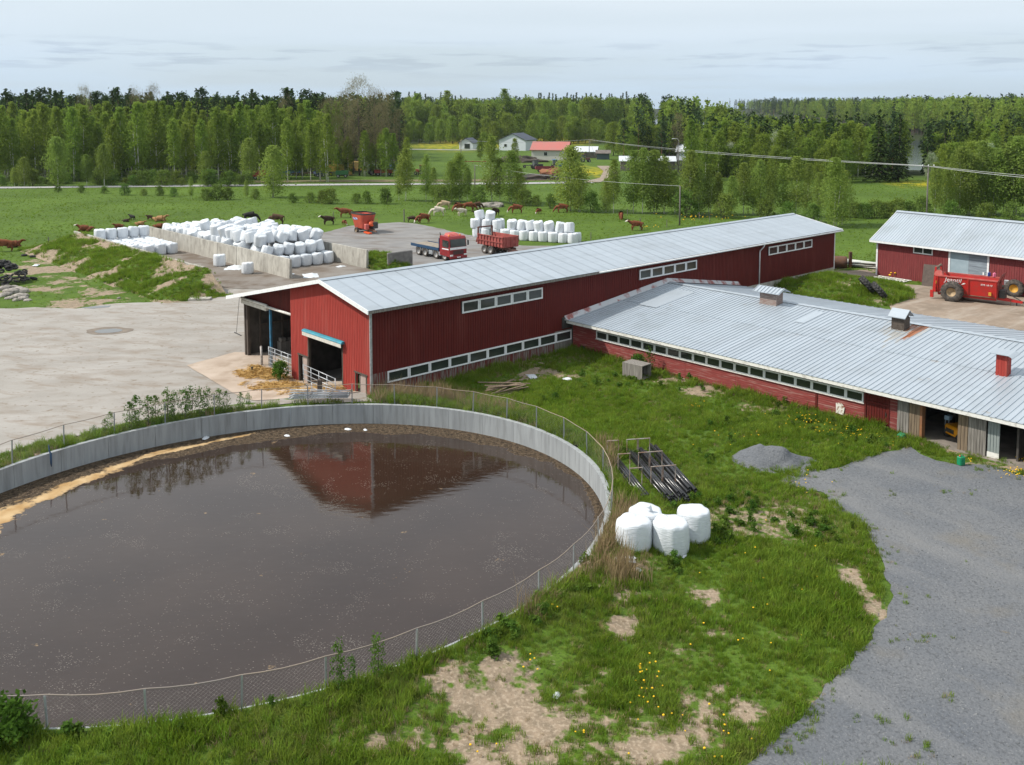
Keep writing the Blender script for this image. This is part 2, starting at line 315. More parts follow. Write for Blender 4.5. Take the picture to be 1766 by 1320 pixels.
def build_ground():
    xs=mkaxis(-46,52,.5,-2000,2000); ys=mkaxis(16,108,.5,-200,2900)
    X,Y=np.meshgrid(xs,ys); nx,ny=len(xs),len(ys)
    e=tank_e(X,Y); inside=e<1.0
    # snap vertices just inside the tank rim outwards on to it, drop cells wholly inside
    Xs,Ys=X.copy(),Y.copy()
    near=inside&(e>0.9); k=1.004/np.where(e>0,e,1)
    Xs[near]=TC[0]+(X[near]-TC[0])*k[near]; Ys[near]=TC[1]+(Y[near]-TC[1])*k[near]
    Z=hgt(Xs,Ys)
    Z=Z+((fbm(X*.35,Y*.35,5,3)-.5)*.12)*(e>1.06)*((X>-60)&(Y<100))*0.0
    idx=np.arange(nx*ny).reshape(ny,nx)
    q=np.stack([idx[:-1,:-1],idx[:-1,1:],idx[1:,1:],idx[1:,:-1]],-1).reshape(-1,4)
    allin=inside.reshape(-1)[q].all(1); q=q[~allin]
    me=bpy.data.meshes.new('ground'); me.vertices.add(nx*ny); me.vertices.foreach_set('co',np.stack([Xs,Ys,Z],-1).astype(np.float32).ravel())
    me.loops.add(len(q)*4); me.loops.foreach_set('vertex_index',q.astype(np.int32).ravel()); me.polygons.add(len(q))
    me.polygons.foreach_set('loop_start',np.arange(0,len(q)*4,4,dtype=np.int32)); me.polygons.foreach_set('loop_total',np.full(len(q),4,np.int32))
    me.polygons.foreach_set('use_smooth',np.ones(len(q),bool)); me.update(calc_edges=True)
    def attr(nm,val):
        a=me.attributes.new(nm,'FLOAT','POINT'); a.data.foreach_set('value',val.astype(np.float32).ravel())
    attr('bare',bare(Xs,Ys))
    yl=np.zeros_like(X)
    for (u,v,a,b) in [(790,252,95,7),(905,240,120,5),(960,247,60,4),(1010,295,40,10),(1660,318,120,6)]:
        p=GT(u,v); q1=GT(u+a,v); t=GT(u,v-b); t2=GT(u,v+b)
        d=np.sqrt(((Xs-p.x)/(q1.x-p.x))**2+((Ys-p.y)/(abs(t.y-t2.y)/2))**2); yl=np.maximum(yl,sst(1.15,.75,d))
    attr('yellow',yl)
    # forest floor: darker ground colour under the far woods
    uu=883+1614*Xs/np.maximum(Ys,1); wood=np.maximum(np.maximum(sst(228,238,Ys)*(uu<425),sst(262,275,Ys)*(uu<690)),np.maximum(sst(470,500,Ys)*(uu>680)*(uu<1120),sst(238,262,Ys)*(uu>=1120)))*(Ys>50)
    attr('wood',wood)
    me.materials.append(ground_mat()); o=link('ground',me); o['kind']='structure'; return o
def ground_mat():
    m=bpy.data.materials.new('meadow_ground'); m.use_nodes=True; t=m.node_tree; b=t.nodes['Principled BSDF']; n=t.nodes.new; l=t.links.new
    b.inputs['Roughness'].default_value=.95; b.inputs['Specular IOR Level'].default_value=.15
    g=n('ShaderNodeNewGeometry')
    def noise(sc,d=4,st=None):
        o=n('ShaderNodeTexNoise'); o.inputs['Scale'].default_value=sc; o.inputs['Detail'].default_value=d
        if st: mp=n('ShaderNodeMapping'); mp.inputs['Scale'].default_value=st; l(g.outputs['Position'],mp.inputs[0]); l(mp.outputs[0],o.inputs['Vector'])
        else: l(g.outputs['Position'],o.inputs['Vector'])
        return o.outputs['Fac']
    def rng(f,a,c,x=0,y=1):
        r=n('ShaderNodeMapRange'); r.inputs[1].default_value=a; r.inputs[2].default_value=c; r.inputs[3].default_value=x; r.inputs[4].default_value=y; l(f,r.inputs[0]); return r.outputs[0]
    def mix(f,a,c):
        x=n('ShaderNodeMix'); x.data_type='RGBA'; l(f,x.inputs[0])
        for i,q in ((6,a),(7,c)):
            if isinstance(q,tuple): x.inputs[i].default_value=(*q,1)
            else: l(q,x.inputs[i])
        return x.outputs[2]
    c=mix(rng(noise(.06,5),.35,.65),(.064,.115,.012),(.092,.158,.018))
    c=mix(rng(noise(.9,5),.42,.72,0,.75),c,(.042,.080,.012))
    c=mix(rng(noise(5,3),.5,.75,0,.6),c,(.105,.165,.03)); c=mix(rng(noise(13,4),.5,.68,0,.75),c,(.032,.060,.010)); c=mix(rng(noise(21,3),.58,.72,0,.6),c,(.16,.17,.06))
    c=mix(rng(noise(.022,4,(1,2.2,1)),.52,.72,0,.65),c,(.10,.165,.022))
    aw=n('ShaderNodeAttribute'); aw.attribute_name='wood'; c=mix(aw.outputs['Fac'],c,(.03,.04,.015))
    ay=n('ShaderNodeAttribute'); ay.attribute_name='yellow'
    yf=n('ShaderNodeMath'); yf.operation='MULTIPLY'; l(ay.outputs['Fac'],yf.inputs[0]); l(rng(noise(.35,4),.42,.62),yf.inputs[1]); c=mix(yf.outputs[0],c,(.42,.34,.012))
    ab=n('ShaderNodeAttribute'); ab.attribute_name='bare'
    s=n('ShaderNodeMath'); s.operation='ADD'; l(ab.outputs['Fac'],s.inputs[0]); l(rng(noise(3.2,5),.3,.7,-.28,.28),s.inputs[1])
    soil=mix(rng(noise(2.2,6),.35,.65),(.30,.23,.165),(.19,.15,.105)); soil=mix(rng(noise(9,4),.48,.7,0,.8),soil,(.40,.325,.245)); soil=mix(rng(noise(26,2),.62,.7,0,.6),soil,(.10,.075,.05))
    c=mix(rng(s.outputs[0],.42,.62),c,soil)
    l(c,b.inputs['Base Color'])
    bp=n('ShaderNodeBump'); bp.inputs['Distance'].default_value=.06; l(noise(4,6),bp.inputs['Height']); l(bp.outputs[0],b.inputs['Normal'])
    return m
def sheet(name,poly,m,dz=.03,step=1.2,jit=.25,seed=0,hf=None):
    rr=random.Random(seed); P=[]
    for i in range(len(poly)):
        a=Vector(poly[i]); c=Vector(poly[(i+1)%len(poly)]); k=max(1,int((c-a).length/(step*.6)))
        for j in range(k):
            p=a.lerp(c,j/k); nn=(c-a).orthogonal().normalized() if (c-a).length>0 else Vector((0,0))
            P.append(p+nn*((vnoise(p.x*.7,p.y*.7,seed)-.5)*2*jit+(vnoise(p.x*2.3,p.y*2.3,seed+3)-.5)*jit))
    nb=len(P); xs=[p.x for p in P]; ys=[p.y for p in P]
    gx=np.arange(min(xs),max(xs),step); gy=np.arange(min(ys),max(ys),step); GX,GY=np.meshgrid(gx,gy); GX=GX.ravel(); GY=GY.ravel()
    k=inpoly(GX,GY,[(p.x,p.y) for p in P]); pts=P+[Vector((x,y)) for x,y in zip(GX[k],GY[k])]
    vo,eo,fo,_,_,_=delaunay_2d_cdt(pts,[(i,(i+1)%nb) for i in range(nb)],[],1,1e-5)
    z=(hf or hgt)(np.array([p.x for p in vo]),np.array([p.y for p in vo]))+dz
    me=bpy.data.meshes.new(name); me.from_pydata([(p.x,p.y,float(q)) for p,q in zip(vo,z)],[],[tuple(f) for f in fo])
    me.materials.append(m); me.polygons.foreach_set('use_smooth',np.ones(len(me.polygons),bool)); me.update()
    if me.polygons and me.polygons[0].normal.z<0: me.flip_normals()
    o=link(name,me); o['kind']='structure'; return o
build_ground()
M['yard']=mat('farmyard_concrete',(.325,.305,.28),(.265,.245,.22),sc=.25,rough=.9,coords='World',bump=.02,bsc=6,col3=(.22,.185,.15),sc3=.45,amt3=.6,stretch=(1,1.6,1))
M['apron']=mat('pale_apron_concrete',(.47,.385,.315),(.38,.30,.235),sc=.5,rough=.9,coords='World',bump=.01,bsc=8,col3=(.27,.20,.14),sc3=.8,amt3=.6)
M['gravel']=mat('blue_grey_gravel',(.108,.117,.132),(.142,.147,.155),sc=.35,rough=.95,coords='World',bump=.05,bsc=11,col3=(.06,.064,.07),sc3=9,amt3=.6)
M['dirt']=mat('brown_dirt_road',(.265,.205,.155),(.20,.155,.115),sc=.4,rough=.95,coords='World',bump=.04,bsc=5,col3=(.33,.27,.215),sc3=1.2,amt3=.6)
M['asphalt']=mat('worn_asphalt',(.185,.18,.178),(.235,.228,.22),sc=.3,rough=.9,coords='World',bump=.01,bsc=12,col3=(.13,.105,.085),sc3=.25,amt3=.7,stretch=(1,1.8,1))
M['silofloor']=mat('silo_floor',(.21,.19,.17),(.14,.11,.085),sc=.35,rough=.9,coords='World',bump=.02,bsc=8,col3=(.10,.07,.045),sc3=.6,amt3=.8)
M['road']=mat('far_road_asphalt',(.30,.30,.30),(.36,.355,.35),sc=.1,rough=.9,coords='World')
M['ploughed']=mat('bare_field_soil',(.17,.12,.075),(.12,.12,.04),sc=.12,rough=.95,coords='World')
M['straw']=mat('loose_straw',(.50,.33,.13),(.36,.22,.08),sc=6,rough=.95,bump=.03,bsc=20,coords='World',stretch=(1,2.5,1))
layer(M['yard'],(.215,.17,.13),.9,.55,.68,.7,(.35,1.5,1),.35,5,3); layer(M['yard'],(.40,.38,.36),.5,.52,.7,.4,(.25,1.4,1),-.15,5,9); layer(M['yard'],(.17,.125,.085),2.2,.605,.68,.8,(1,1.3,1),0,4,21)
layer(M['gravel'],(.185,.185,.185),.33,.50,.66,.6,(.35,1.2,1),1.0,5,4); layer(M['gravel'],(.155,.14,.115),.25,.55,.7,.6,(1,1,1),0,5,8); layer(M['gravel'],(.23,.23,.235),14,.60,.70,.55,(1,1,1),0,2,2)
layer(M['dirt'],(.36,.31,.26),.5,.5,.66,.6,(.3,1.8,1),-.65,5,5); layer(M['asphalt'],(.12,.10,.085),.8,.56,.68,.7,(.4,1.5,1),.4,5,6)
yard=[G(-420,560,-.8),G(-200,540,-.8),G(0,533,-.8),G(60,531,-.8),G(130,533,-.8),G(200,524,-.8),G(300,521,-.8),G(362,510,-.8),L(-43.5,10.2),L(-42.2,18.0),L(-41.5,27.6),L(-28,28),L(-18,20),L(-10,6),L(-5,1.5)]+[tank_pt(tank_ang(*G(u,v,.3)),of) for u,v,of in [(640,704,.3),(600,701,.3),(530,703,.4),(450,708,.55),(380,716,.8),(290,731,1.1),(200,752,1.25),(110,778,1.2),(40,800,1.1),(0,812,1.1)]]+[tank_pt(tank_ang(*G(0,812,.3))-.30,1.2),(-45,44),(-60,52)]
o=sheet('farmyard',yard,M['yard'],.04,1.0,.25,1)
sheet('concrete_apron',[G(322,632,-.8),G(405,609,-.8),L(-16,2),L(-5,1.2),L(-1.3,.3),L(-1.0,-1.5),L(-5.5,-4.6),G(405,681,-.8)],M['apron'],.075,.8,.06,2)
sheet('gravel_road',[G(u,v) for u,v in [(1275,1335),(1330,1282),(1420,1195),(1488,1120),(1522,1045),(1520,965),(1497,912),(1455,880),(1415,850),(1352,838),(1400,818),(1470,800),(1530,779),(1572,772),(1600,790),(1650,802),(1700,806),(1770,822),(1900,850),(2300,950),(2300,1335)]],M['gravel'],.03,.6,.30,3)
POLY_DIRT=[G(u,v,.7) for u,v in [(1440,473),(1500,468),(1512,476),(1530,492),(1600,498),(1650,500),(1700,478),(1790,486),(1960,520),(1960,720),(1766,625),(1640,596),(1560,566),(1540,545),(1525,520),(1500,495)]]
sheet('dirt_road',POLY_DIRT,M['dirt'],.045,1.0,.35,4)
sheet('silage_yard',[G(u,v,-.8) for u,v in [(558,404),(600,393),(640,389),(690,386),(722,389),(830,412),(900,425)]]+[L(-36,60),L(-17.2,56),L(-17.2,16),L(-28,27.7),L(-41.9,28.6),L(-52.5,28.6),L(-62,29),L(-70,33)],M['asphalt'],.05,1.4,.3,5)
sheet('silo_floor',[L(-83,9.9),L(-43.6,9.9),L(-40,12),L(-34,18),L(-33,27.4),L(-42,27.9),L(-60,28),L(-84,30)],M['silofloor'],.07,1.4,.2,6)
def strip(name,pts,wd,m,dz=.05):
    v=[];f=[]
    for i,p in enumerate(pts):
        a=Vector(pts[max(i-1,0)]); c=Vector(pts[min(i+1,len(pts)-1)]); t=(c-a).normalized(); nn=Vector((-t.y,t.x))*wd/2; p=Vector(p)
        for q in (p+nn,p-nn): v.append((q.x,q.y,float(hgt(q.x,q.y))+dz))
        if i: k=2*i; f.append((k-2,k-1,k+1,k))
    me=bpy.data.meshes.new(name); me.from_pydata(v,[],f); me.materials.append(m); me.update()
    if me.polygons[0].normal.z<0: me.flip_normals()
    o=link(name,me); o['kind']='structure'; return o
def pl_px(pts,k=10):
    out=[]
    for i in range(len(pts)-1):
        a,c=W2(*pts[i]),W2(*pts[i+1])
        out+= [(a[0]+(c[0]-a[0])*j/k,a[1]+(c[1]-a[1])*j/k) for j in range(k)]
    return out+[W2(*pts[-1])]
strip('country_road',pl_px([(-160,327),(0,324.5),(240,322),(600,319),(900,317),(1020,315)],14),5.0,M['road'],.10)
strip('farm_lane',pl_px([(1020,315),(1048,308),(1053,296),(1040,287)],8),4.0,M['dirt'],.13)
strip('house_lane',pl_px([(700,258),(800,259.5),(860,258)],6),6.0,M['road'],.13)
strip('ploughed_strip',pl_px([(430,314),(600,312.5),(800,312),(1000,309)],12),7.0,M['ploughed'],.06)
# small puddle
wm=mat('puddle_water',(.10,.095,.085),None,rough=.05,spec=.8)
sheet('puddle',[tuple(Vector(G(188,572,-.8))+Vector((math.cos(a)*1.05,math.sin(a)*.75))) for a in np.linspace(0,2*math.pi,14)[:-1]],wm,.062,.5,.1,8)
M['damp']=mat('damp_yard_patch',(.15,.12,.095),(.2,.165,.13),sc=2,rough=.8,coords='World')
sheet('damp_patch',[tuple(Vector(G(188,572,-.8))+Vector((math.cos(a)*1.8,math.sin(a)*1.3))) for a in np.linspace(0,2*math.pi,18)[:-1]],M['damp'],.052,.5,.25,9)
sheet('lake',[(x,y) for x,y in LAKE],mat('lake_water',(.04,.055,.07),None,rough=.12,coords='World',bump=.006,bsc=.5,spec=.5),-1.0,40,.5,9,hf=lambda x,y:np.full(np.shape(x),-.35))
sheet('roadside_puddle',[G(140,532,-.8),G(165,529,-.8),G(192,528,-.8),G(188,531,-.8),G(160,533.5,-.8)],wm,.056,.8,.1,10)
# ------------------------------------------------------------------ slurry tank
def build_tank():
    t=thing('slurry_tank','large oval concrete slurry tank brim open on the left, full of dark brown liquid','slurry tank',(TC[0],TC[1],0))
    K=40; base=math.radians(3)
    for i in range(K):
        a0=base+2*math.pi*i/K; a1=base+2*math.pi*(i+1)/K-.0009
        mb=MB(); S=4; vs=[]
        for j in range(S+1):
            a=a0+(a1-a0)*j/S
            for off in (-.12,.12):
                x,y=tank_pt(a,off)
                for z in (-1.6,.30): vs.append((x-TC[0],y-TC[1],z))
        fs=[]
        for j in range(S):
            o=j*4; p=o+4   # inner low, inner high, outer low, outer high
            fs+=[(o,p,p+1,o+1),(o+2,o+3,p+3,p+2),(o+1,p+1,p+3,o+3)]
        fs+=[(0,1,3,2),(S*4,S*4+2,S*4+3,S*4+1)]
        mb.add(vs,fs); mb.ob('wall_panel',M['conc_tank'],t)
    # liquid surface: polar sheet with crust and foam masks
    nr,na=70,240; vs=[];fs=[];cr=[];fo=[];sp=[]
    for i in range(nr+1):
        rr=math.sqrt(i/nr)*.992
        for j in range(na):
            a=2*math.pi*j/na; p=TA*rr*math.cos(a); q=TB*rr*math.sin(a)
            x=p*TV[0]-q*TV[1]; y=p*TV[1]+q*TV[0]; vs.append((x,y,0))
            X,Y=x+TC[0],y+TC[1]
            b=math.atan2(y,x)   # world bearing: far rim is +y, far-left about 150 deg
            bd=math.degrees(b)%360
            side=max(0,1-abs(((bd-128+180)%360-180))/95)
            wd=.045+.115*side**.7 if side>0 else .0
            near=max(0,1-abs(((bd-10+180)%360-180))/45)*.05
            e=rr+ (float(vnoise(X*.6,Y*.6,4))-.5)*.05
            cr.append(min(1,max(0,(e-(1-max(wd,near)*1.05))/.03+.5)))
            fs_=0
            if 105<bd<205:
                tt=(bd-105)/100; mid=.965-.20*tt**.8 ; wd2=.014+.115*tt**1.1
                fs_=max(0,1-abs(e-mid)/wd2)
            fo.append(fs_)
            sp.append(min(1,.15+.5*max(0,1-abs(((bd-270+180)%360-180))/140)*rr+.4*float(vnoise(X*.25,Y*.25,9))))
    for i in range(nr):
        for j in range(na):
            jj=(j+1)%na; f=(i*na+j,(i+1)*na+j,(i+1)*na+jj,i*na+jj)
            fs.append(f if i else (0,(i+1)*na+j,(i+1)*na+jj)) if False else fs.append(f)
    me=bpy.data.meshes.new('slurry'); me.from_pydata(vs,[],fs)
    for nm,d in (('crust',cr),('foam',fo),('speck',sp)):
        a=me.attributes.new(nm,'FLOAT','POINT'); a.data.foreach_set('value',np.array(d,np.float32))
    me.polygons.foreach_set('use_smooth',np.ones(len(fs),bool)); me.update()
    if me.polygons[len(me.polygons)//2].normal.z<0: me.flip_normals()
    m=bpy.data.materials.new('slurry_liquid'); m.use_nodes=True; tt=m.node_tree; b=tt.nodes['Principled BSDF']; n=tt.nodes.new; l=tt.links.new
    g=n('ShaderNodeNewGeometry')
    def noise(sc,d=4,st=None,kind='n'):
        o=n('ShaderNodeTexNoise'); o.inputs['Scale'].default_value=sc; o.inputs['Detail'].default_value=d
        mp=n('ShaderNodeMapping'); mp.inputs['Scale'].default_value=st or (1,1,1); l(g.outputs['Position'],mp.inputs[0]); l(mp.outputs[0],o.inputs['Vector']); return o.outputs['Fac']
    def rng(f,a,c,x=0,y=1):
        r=n('ShaderNodeMapRange'); r.inputs[1].default_value=a; r.inputs[2].default_value=c; r.inputs[3].default_value=x; r.inputs[4].default_value=y; l(f,r.inputs[0]); return r.outputs[0]
    def mth(op,a,c):
        r=n('ShaderNodeMath'); r.operation=op
        for i,q in enumerate((a,c)):
            if isinstance(q,(int,float)): r.inputs[i].default_value=q
            else: l(q,r.inputs[i])
        return r.outputs[0]
    def mix(f,a,c):
        x=n('ShaderNodeMix'); x.data_type='RGBA'; l(f,x.inputs[0])
        for i,q in ((6,a),(7,c)):
            if isinstance(q,tuple): x.inputs[i].default_value=(*q,1)
            else: l(q,x.inputs[i])
        return x.outputs[2]
    def at(nm): a=n('ShaderNodeAttribute'); a.attribute_name=nm; return a.outputs['Fac']
    c=mix(rng(noise(.2,5),.35,.65),(.027,.0155,.010),(.038,.0235,.016))
    # drifting specks of straw and bubbles
    vo=n('ShaderNodeTexVoronoi'); vo.inputs['Scale'].default_value=5.5; mpv=n('ShaderNodeMapping'); mpv.inputs['Rotation'].default_value=(0,0,.35); mpv.inputs['Scale'].default_value=(1.0,2.2,1); l(g.outputs['Position'],mpv.inputs[0]); l(mpv.outputs[0],vo.inputs['Vector'])
    spk=mth('MULTIPLY',rng(vo.outputs['Distance'],.09,.15,1,0),rng(mth('ADD',noise(1.6,3),mth('MULTIPLY',at('speck'),.25)),.575,.65))
    vo2=n('ShaderNodeTexVoronoi'); vo2.inputs['Scale'].default_value=10; l(mpv.outputs[0],vo2.inputs['Vector'])
    cl=mth('MULTIPLY',rng(vo2.outputs['Distance'],.16,.26,1,0),rng(noise(.6,4),.585,.65))
    spk2=mth('MAXIMUM',spk,cl)
    c=mix(mth('MULTIPLY',spk2,.7),c,(.30,.28,.25))
    crm=rng(mth('ADD',at('crust'),mth('MULTIPLY',mth('SUBTRACT',noise(3.5,5),.5),.9)),.45,.6)
    crc=mix(rng(noise(5,5),.38,.66),(.030,.021,.014),(.105,.075,.048)); crc=mix(rng(noise(14,3),.6,.68),crc,(.24,.19,.13))
    c=mix(crm,c,crc)
    fom=rng(mth('ADD',at('foam'),mth('ADD',mth('MULTIPLY',mth('SUBTRACT',noise(1.0,7),.5),1.7),mth('MULTIPLY',mth('SUBTRACT',noise(6,3),.5),.7))),.40,.66)
    foc=mix(rng(noise(1.2,6),.35,.65),(.37,.23,.10),(.50,.36,.20)); c=mix(fom,c,foc)
    l(c,b.inputs['Base Color'])
    solid=mth('MAXIMUM',mth('MAXIMUM',crm,fom),mth('MULTIPLY',spk2,.8))
    l(rng(solid,0,1,.055,.85),b.inputs['Roughness']); l(rng(solid,0,1,.68,.2),b.inputs['Specular IOR Level']); b.inputs['IOR'].default_value=1.42
    bp=n('ShaderNodeBump'); bp.inputs['Distance'].default_value=.007; bp.inputs['Strength'].default_value=.8
    hh=mth('ADD',mth('MULTIPLY',noise(1.5,3,(1,2.2,1)),.75),mth('MULTIPLY',crm,mth('MULTIPLY',noise(9,4),6.0))); l(hh,bp.inputs['Height']); l(bp.outputs[0],b.inputs['Normal'])
    me.materials.append(m); link('slurry',me,t,(0,0,-.79))
build_tank()
# fence round the tank
def build_tank_fence():
    t=thing('tank_fence','low wire mesh fence with thin grey posts and tan top rope round the slurry tank','fence',(TC[0],TC[1],0))
    tops=[(23.8,761),(111.4,734.4),(197.4,712.6),(284.2,694.7),(369.8,682.9),(450.3,675),(530,667.8),(606,663.8),(679,665),(752,669),(815,676),(871,688),(920,703),(969,722),(1008,746),(1031,774),(1043,845),(1024.5,890),(983,938),(921.5,981),(830,1035.6),(715,1082.5),(560,1130),(415,1159),(255,1180),(88,1190.5)]
    an=[tank_ang(*G(u,v,1.4)) for u,v in tops]; an=[an[0]]+[a for a in an[1:]]
    # close the loop outside the frame
    un=[an[0]]
    for a in an[1:]:
        while a-un[-1]>math.pi: a-=2*math.pi
        while a-un[-1]<-math.pi: a+=2*math.pi
        un.append(a)
    sgn=-1 if un[-1]<un[0] else 1
    rest=2*math.pi-abs(un[-1]-un[0]); k=max(1,int(rest/.16))
    full=un+[un[-1]+sgn*rest*i/k for i in range(1,k)]
    mb=MB(); z0,z1=.28,1.40
    mb.add([(-.025,-.02,0),(.025,-.02,0),(.025,.02,0),(.015,.02,0),(.015,-.01,0),(-.015,-.01,0),(-.015,.02,0),(-.025,.02,0)]+[(x,y,z1-z0) for x,y in [(-.025,-.02),(.025,-.02),(.025,.02),(.015,.02),(.015,-.01),(-.015,-.01),(-.015,.02),(-.025,.02)]],
        [(i,(i+1)%8,8+(i+1)%8,8+i) for i in range(8)]+[tuple(range(8,16))])
    pm=mb.mesh('post',M['galv'])
    for a in full:
        x,y=tank_pt(a,.16); o=link('post',pm,t,(x-TC[0],y-TC[1],z0-.3),a); o.rotation_euler=(R.uniform(-.03,.03),R.uniform(-.03,.03),math.atan2(y-TC[1],x-TC[0])+math.pi/2); o.scale=(1,1,(z1-z0+.3)/(z1-z0))
    rope=mat('tan_rope',(.34,.26,.19),(.22,.20,.19),sc=.3,rough=.9)
    pts=[]
    for i in range(len(full)):
        a=full[i]; b=full[(i+1)%len(full)]
        if i==len(full)-1: b=full[0]+sgn*2*math.pi
        for j in range(4):
            q=a+(b-a)*j/4; x,y=tank_pt(q,.16); pts.append((x-TC[0],y-TC[1],z1+.01-.05*math.sin(math.pi*j/4)))
    pts.append(pts[0]); MB().tube(pts,.017,5,cap=False).ob('top_rope',rope,t,True)
    # wire net: two families of slanting wires
    mb=MB(); n=700; da=2*math.pi/n; r=.0011
    for fam in (1,-1):
        for i in range(n):
            a0=i*da; a1=a0+fam*da*9
            x0,y0=tank_pt(a0,.165+.003*fam); x1,y1=tank_pt(a1,.165+.003*fam)
            p=[(x0-TC[0],y0-TC[1],.30),(x1-TC[0],y1-TC[1],1.34)]; mb.tube(p,r,3,cap=False)
    w_=mb.ob('wire_net',mat('fence_wire',(.42,.40,.37),None,rough=.7),t); w_['kind']='stuff'
    # blue cord hanging over the rim
    x,y=tank_pt(tank_ang(*G(112,790,.3)),-.16); a=tank_ang(*G(112,790,.3))
    mb=MB(); mb.tube([(x,y,.75),(x+.02,y,.45),(x+.12,y-.06,.32),(x+.14,y-.1,-.15),(x+.15,y-.1,-.3)],[.02,.03,.05,.04,.015],6)
    tag(mb.ob('cord',M['blue'],None,True),'short blue cord hanging over the tank rim at the far left','cord')
build_tank_fence()
# ------------------------------------------------------------------ buildings
def boards(mb,p0,p1,out,z0f,z1f,pitch=.17,groove=.035,dep=.022,back=.08,holes=(),mi=0):
    p0=Vector((*p0,0)); p1=Vector((*p1,0)); d=(p1-p0); Ln=d.length; d/=Ln; o=Vector((*out,0)); n=max(1,round(Ln/pitch)); pt=Ln/n
    for i in range(n):
        a=i*pt; uc=a+pt/2; lo=z0f(uc) if callable(z0f) else z0f
        hs=sorted([(h[2],h[3]) for h in holes if h[0]<=uc<=h[1]])
        spans=[]; cur=lo
        for (ha,hb) in hs:
            if ha>cur: spans.append((cur,ha))
            cur=max(cur,hb)
        spans.append((cur,None))
        for (za,zb) in spans:
            t0=zb if zb is not None else (z1f(a) if callable(z1f) else z1f); t1=zb if zb is not None else (z1f(a+pt) if callable(z1f) else z1f)
            if max(t0,t1)<=za+.01: continue
            for (ua,ub,fr,bk) in ((a+groove/2,a+pt-groove/2,dep,-back),):
                A=p0+d*ua; B=p0+d*ub; v=[]
                for z_a,z_b in ((za,za),(t0,t1)):
                    v+=[A+o*fr+Vector((0,0,z_a)),B+o*fr+Vector((0,0,z_b)),B+o*bk+Vector((0,0,z_b)),A+o*bk+Vector((0,0,z_a))]
                mb.hexa(v,mi)
            A=p0+d*(a-groove/2); B=p0+d*(a+groove/2)
            mb.hexa([A+Vector((0,0,za)),B+Vector((0,0,za)),B-o*back*.9+Vector((0,0,za)),A-o*back*.9+Vector((0,0,za)),A+Vector((0,0,t0-.005)),B+Vector((0,0,t0-.005)),B-o*back*.9+Vector((0,0,t0-.005)),A-o*back*.9+Vector((0,0,t0-.005))],mi)
    return mb
def wframe_mesh(w,h,fr=.07,d=.07,mid=()):
    mb=MB(); mb.box(-w/2,w/2,-d,0,-h/2,-h/2+fr).box(-w/2,w/2,-d,0,h/2-fr,h/2)
    mb.box(-w/2,-w/2+fr,-d+.002,-.002,-h/2+fr,h/2-fr).box(w/2-fr,w/2,-d+.002,-.002,-h/2+fr,h/2-fr)
    for m in mid: mb.box(m-fr/2,m+fr/2,-d+.004,-.004,-h/2+fr,h/2-fr)
    return mb.mesh('window',M['white'])
def pane_mesh(w,h):
    return MB().box(-w/2,w/2,0,.012,-h/2,h/2).mesh('pane',M['glass'])
def put_window(parent,wm,pm,loc,rz,ry=0,pd=-.03):
    f=link('window',wm,parent,loc,0); f.rotation_euler=(0,ry,rz); p=link('pane',pm,f,(0,pd,0)); return f
def roofmat():
    m=mat('galvanised_roof_sheet',(.43,.48,.53),(.375,.425,.475),sc=.9,rough=.42,metal=.25,stretch=(4,.35,1),lo=.3,hi=.7,rnd=.05,col3=(.45,.49,.53),sc3=3,amt3=.5)
    return m
M['roof']=roofmat()
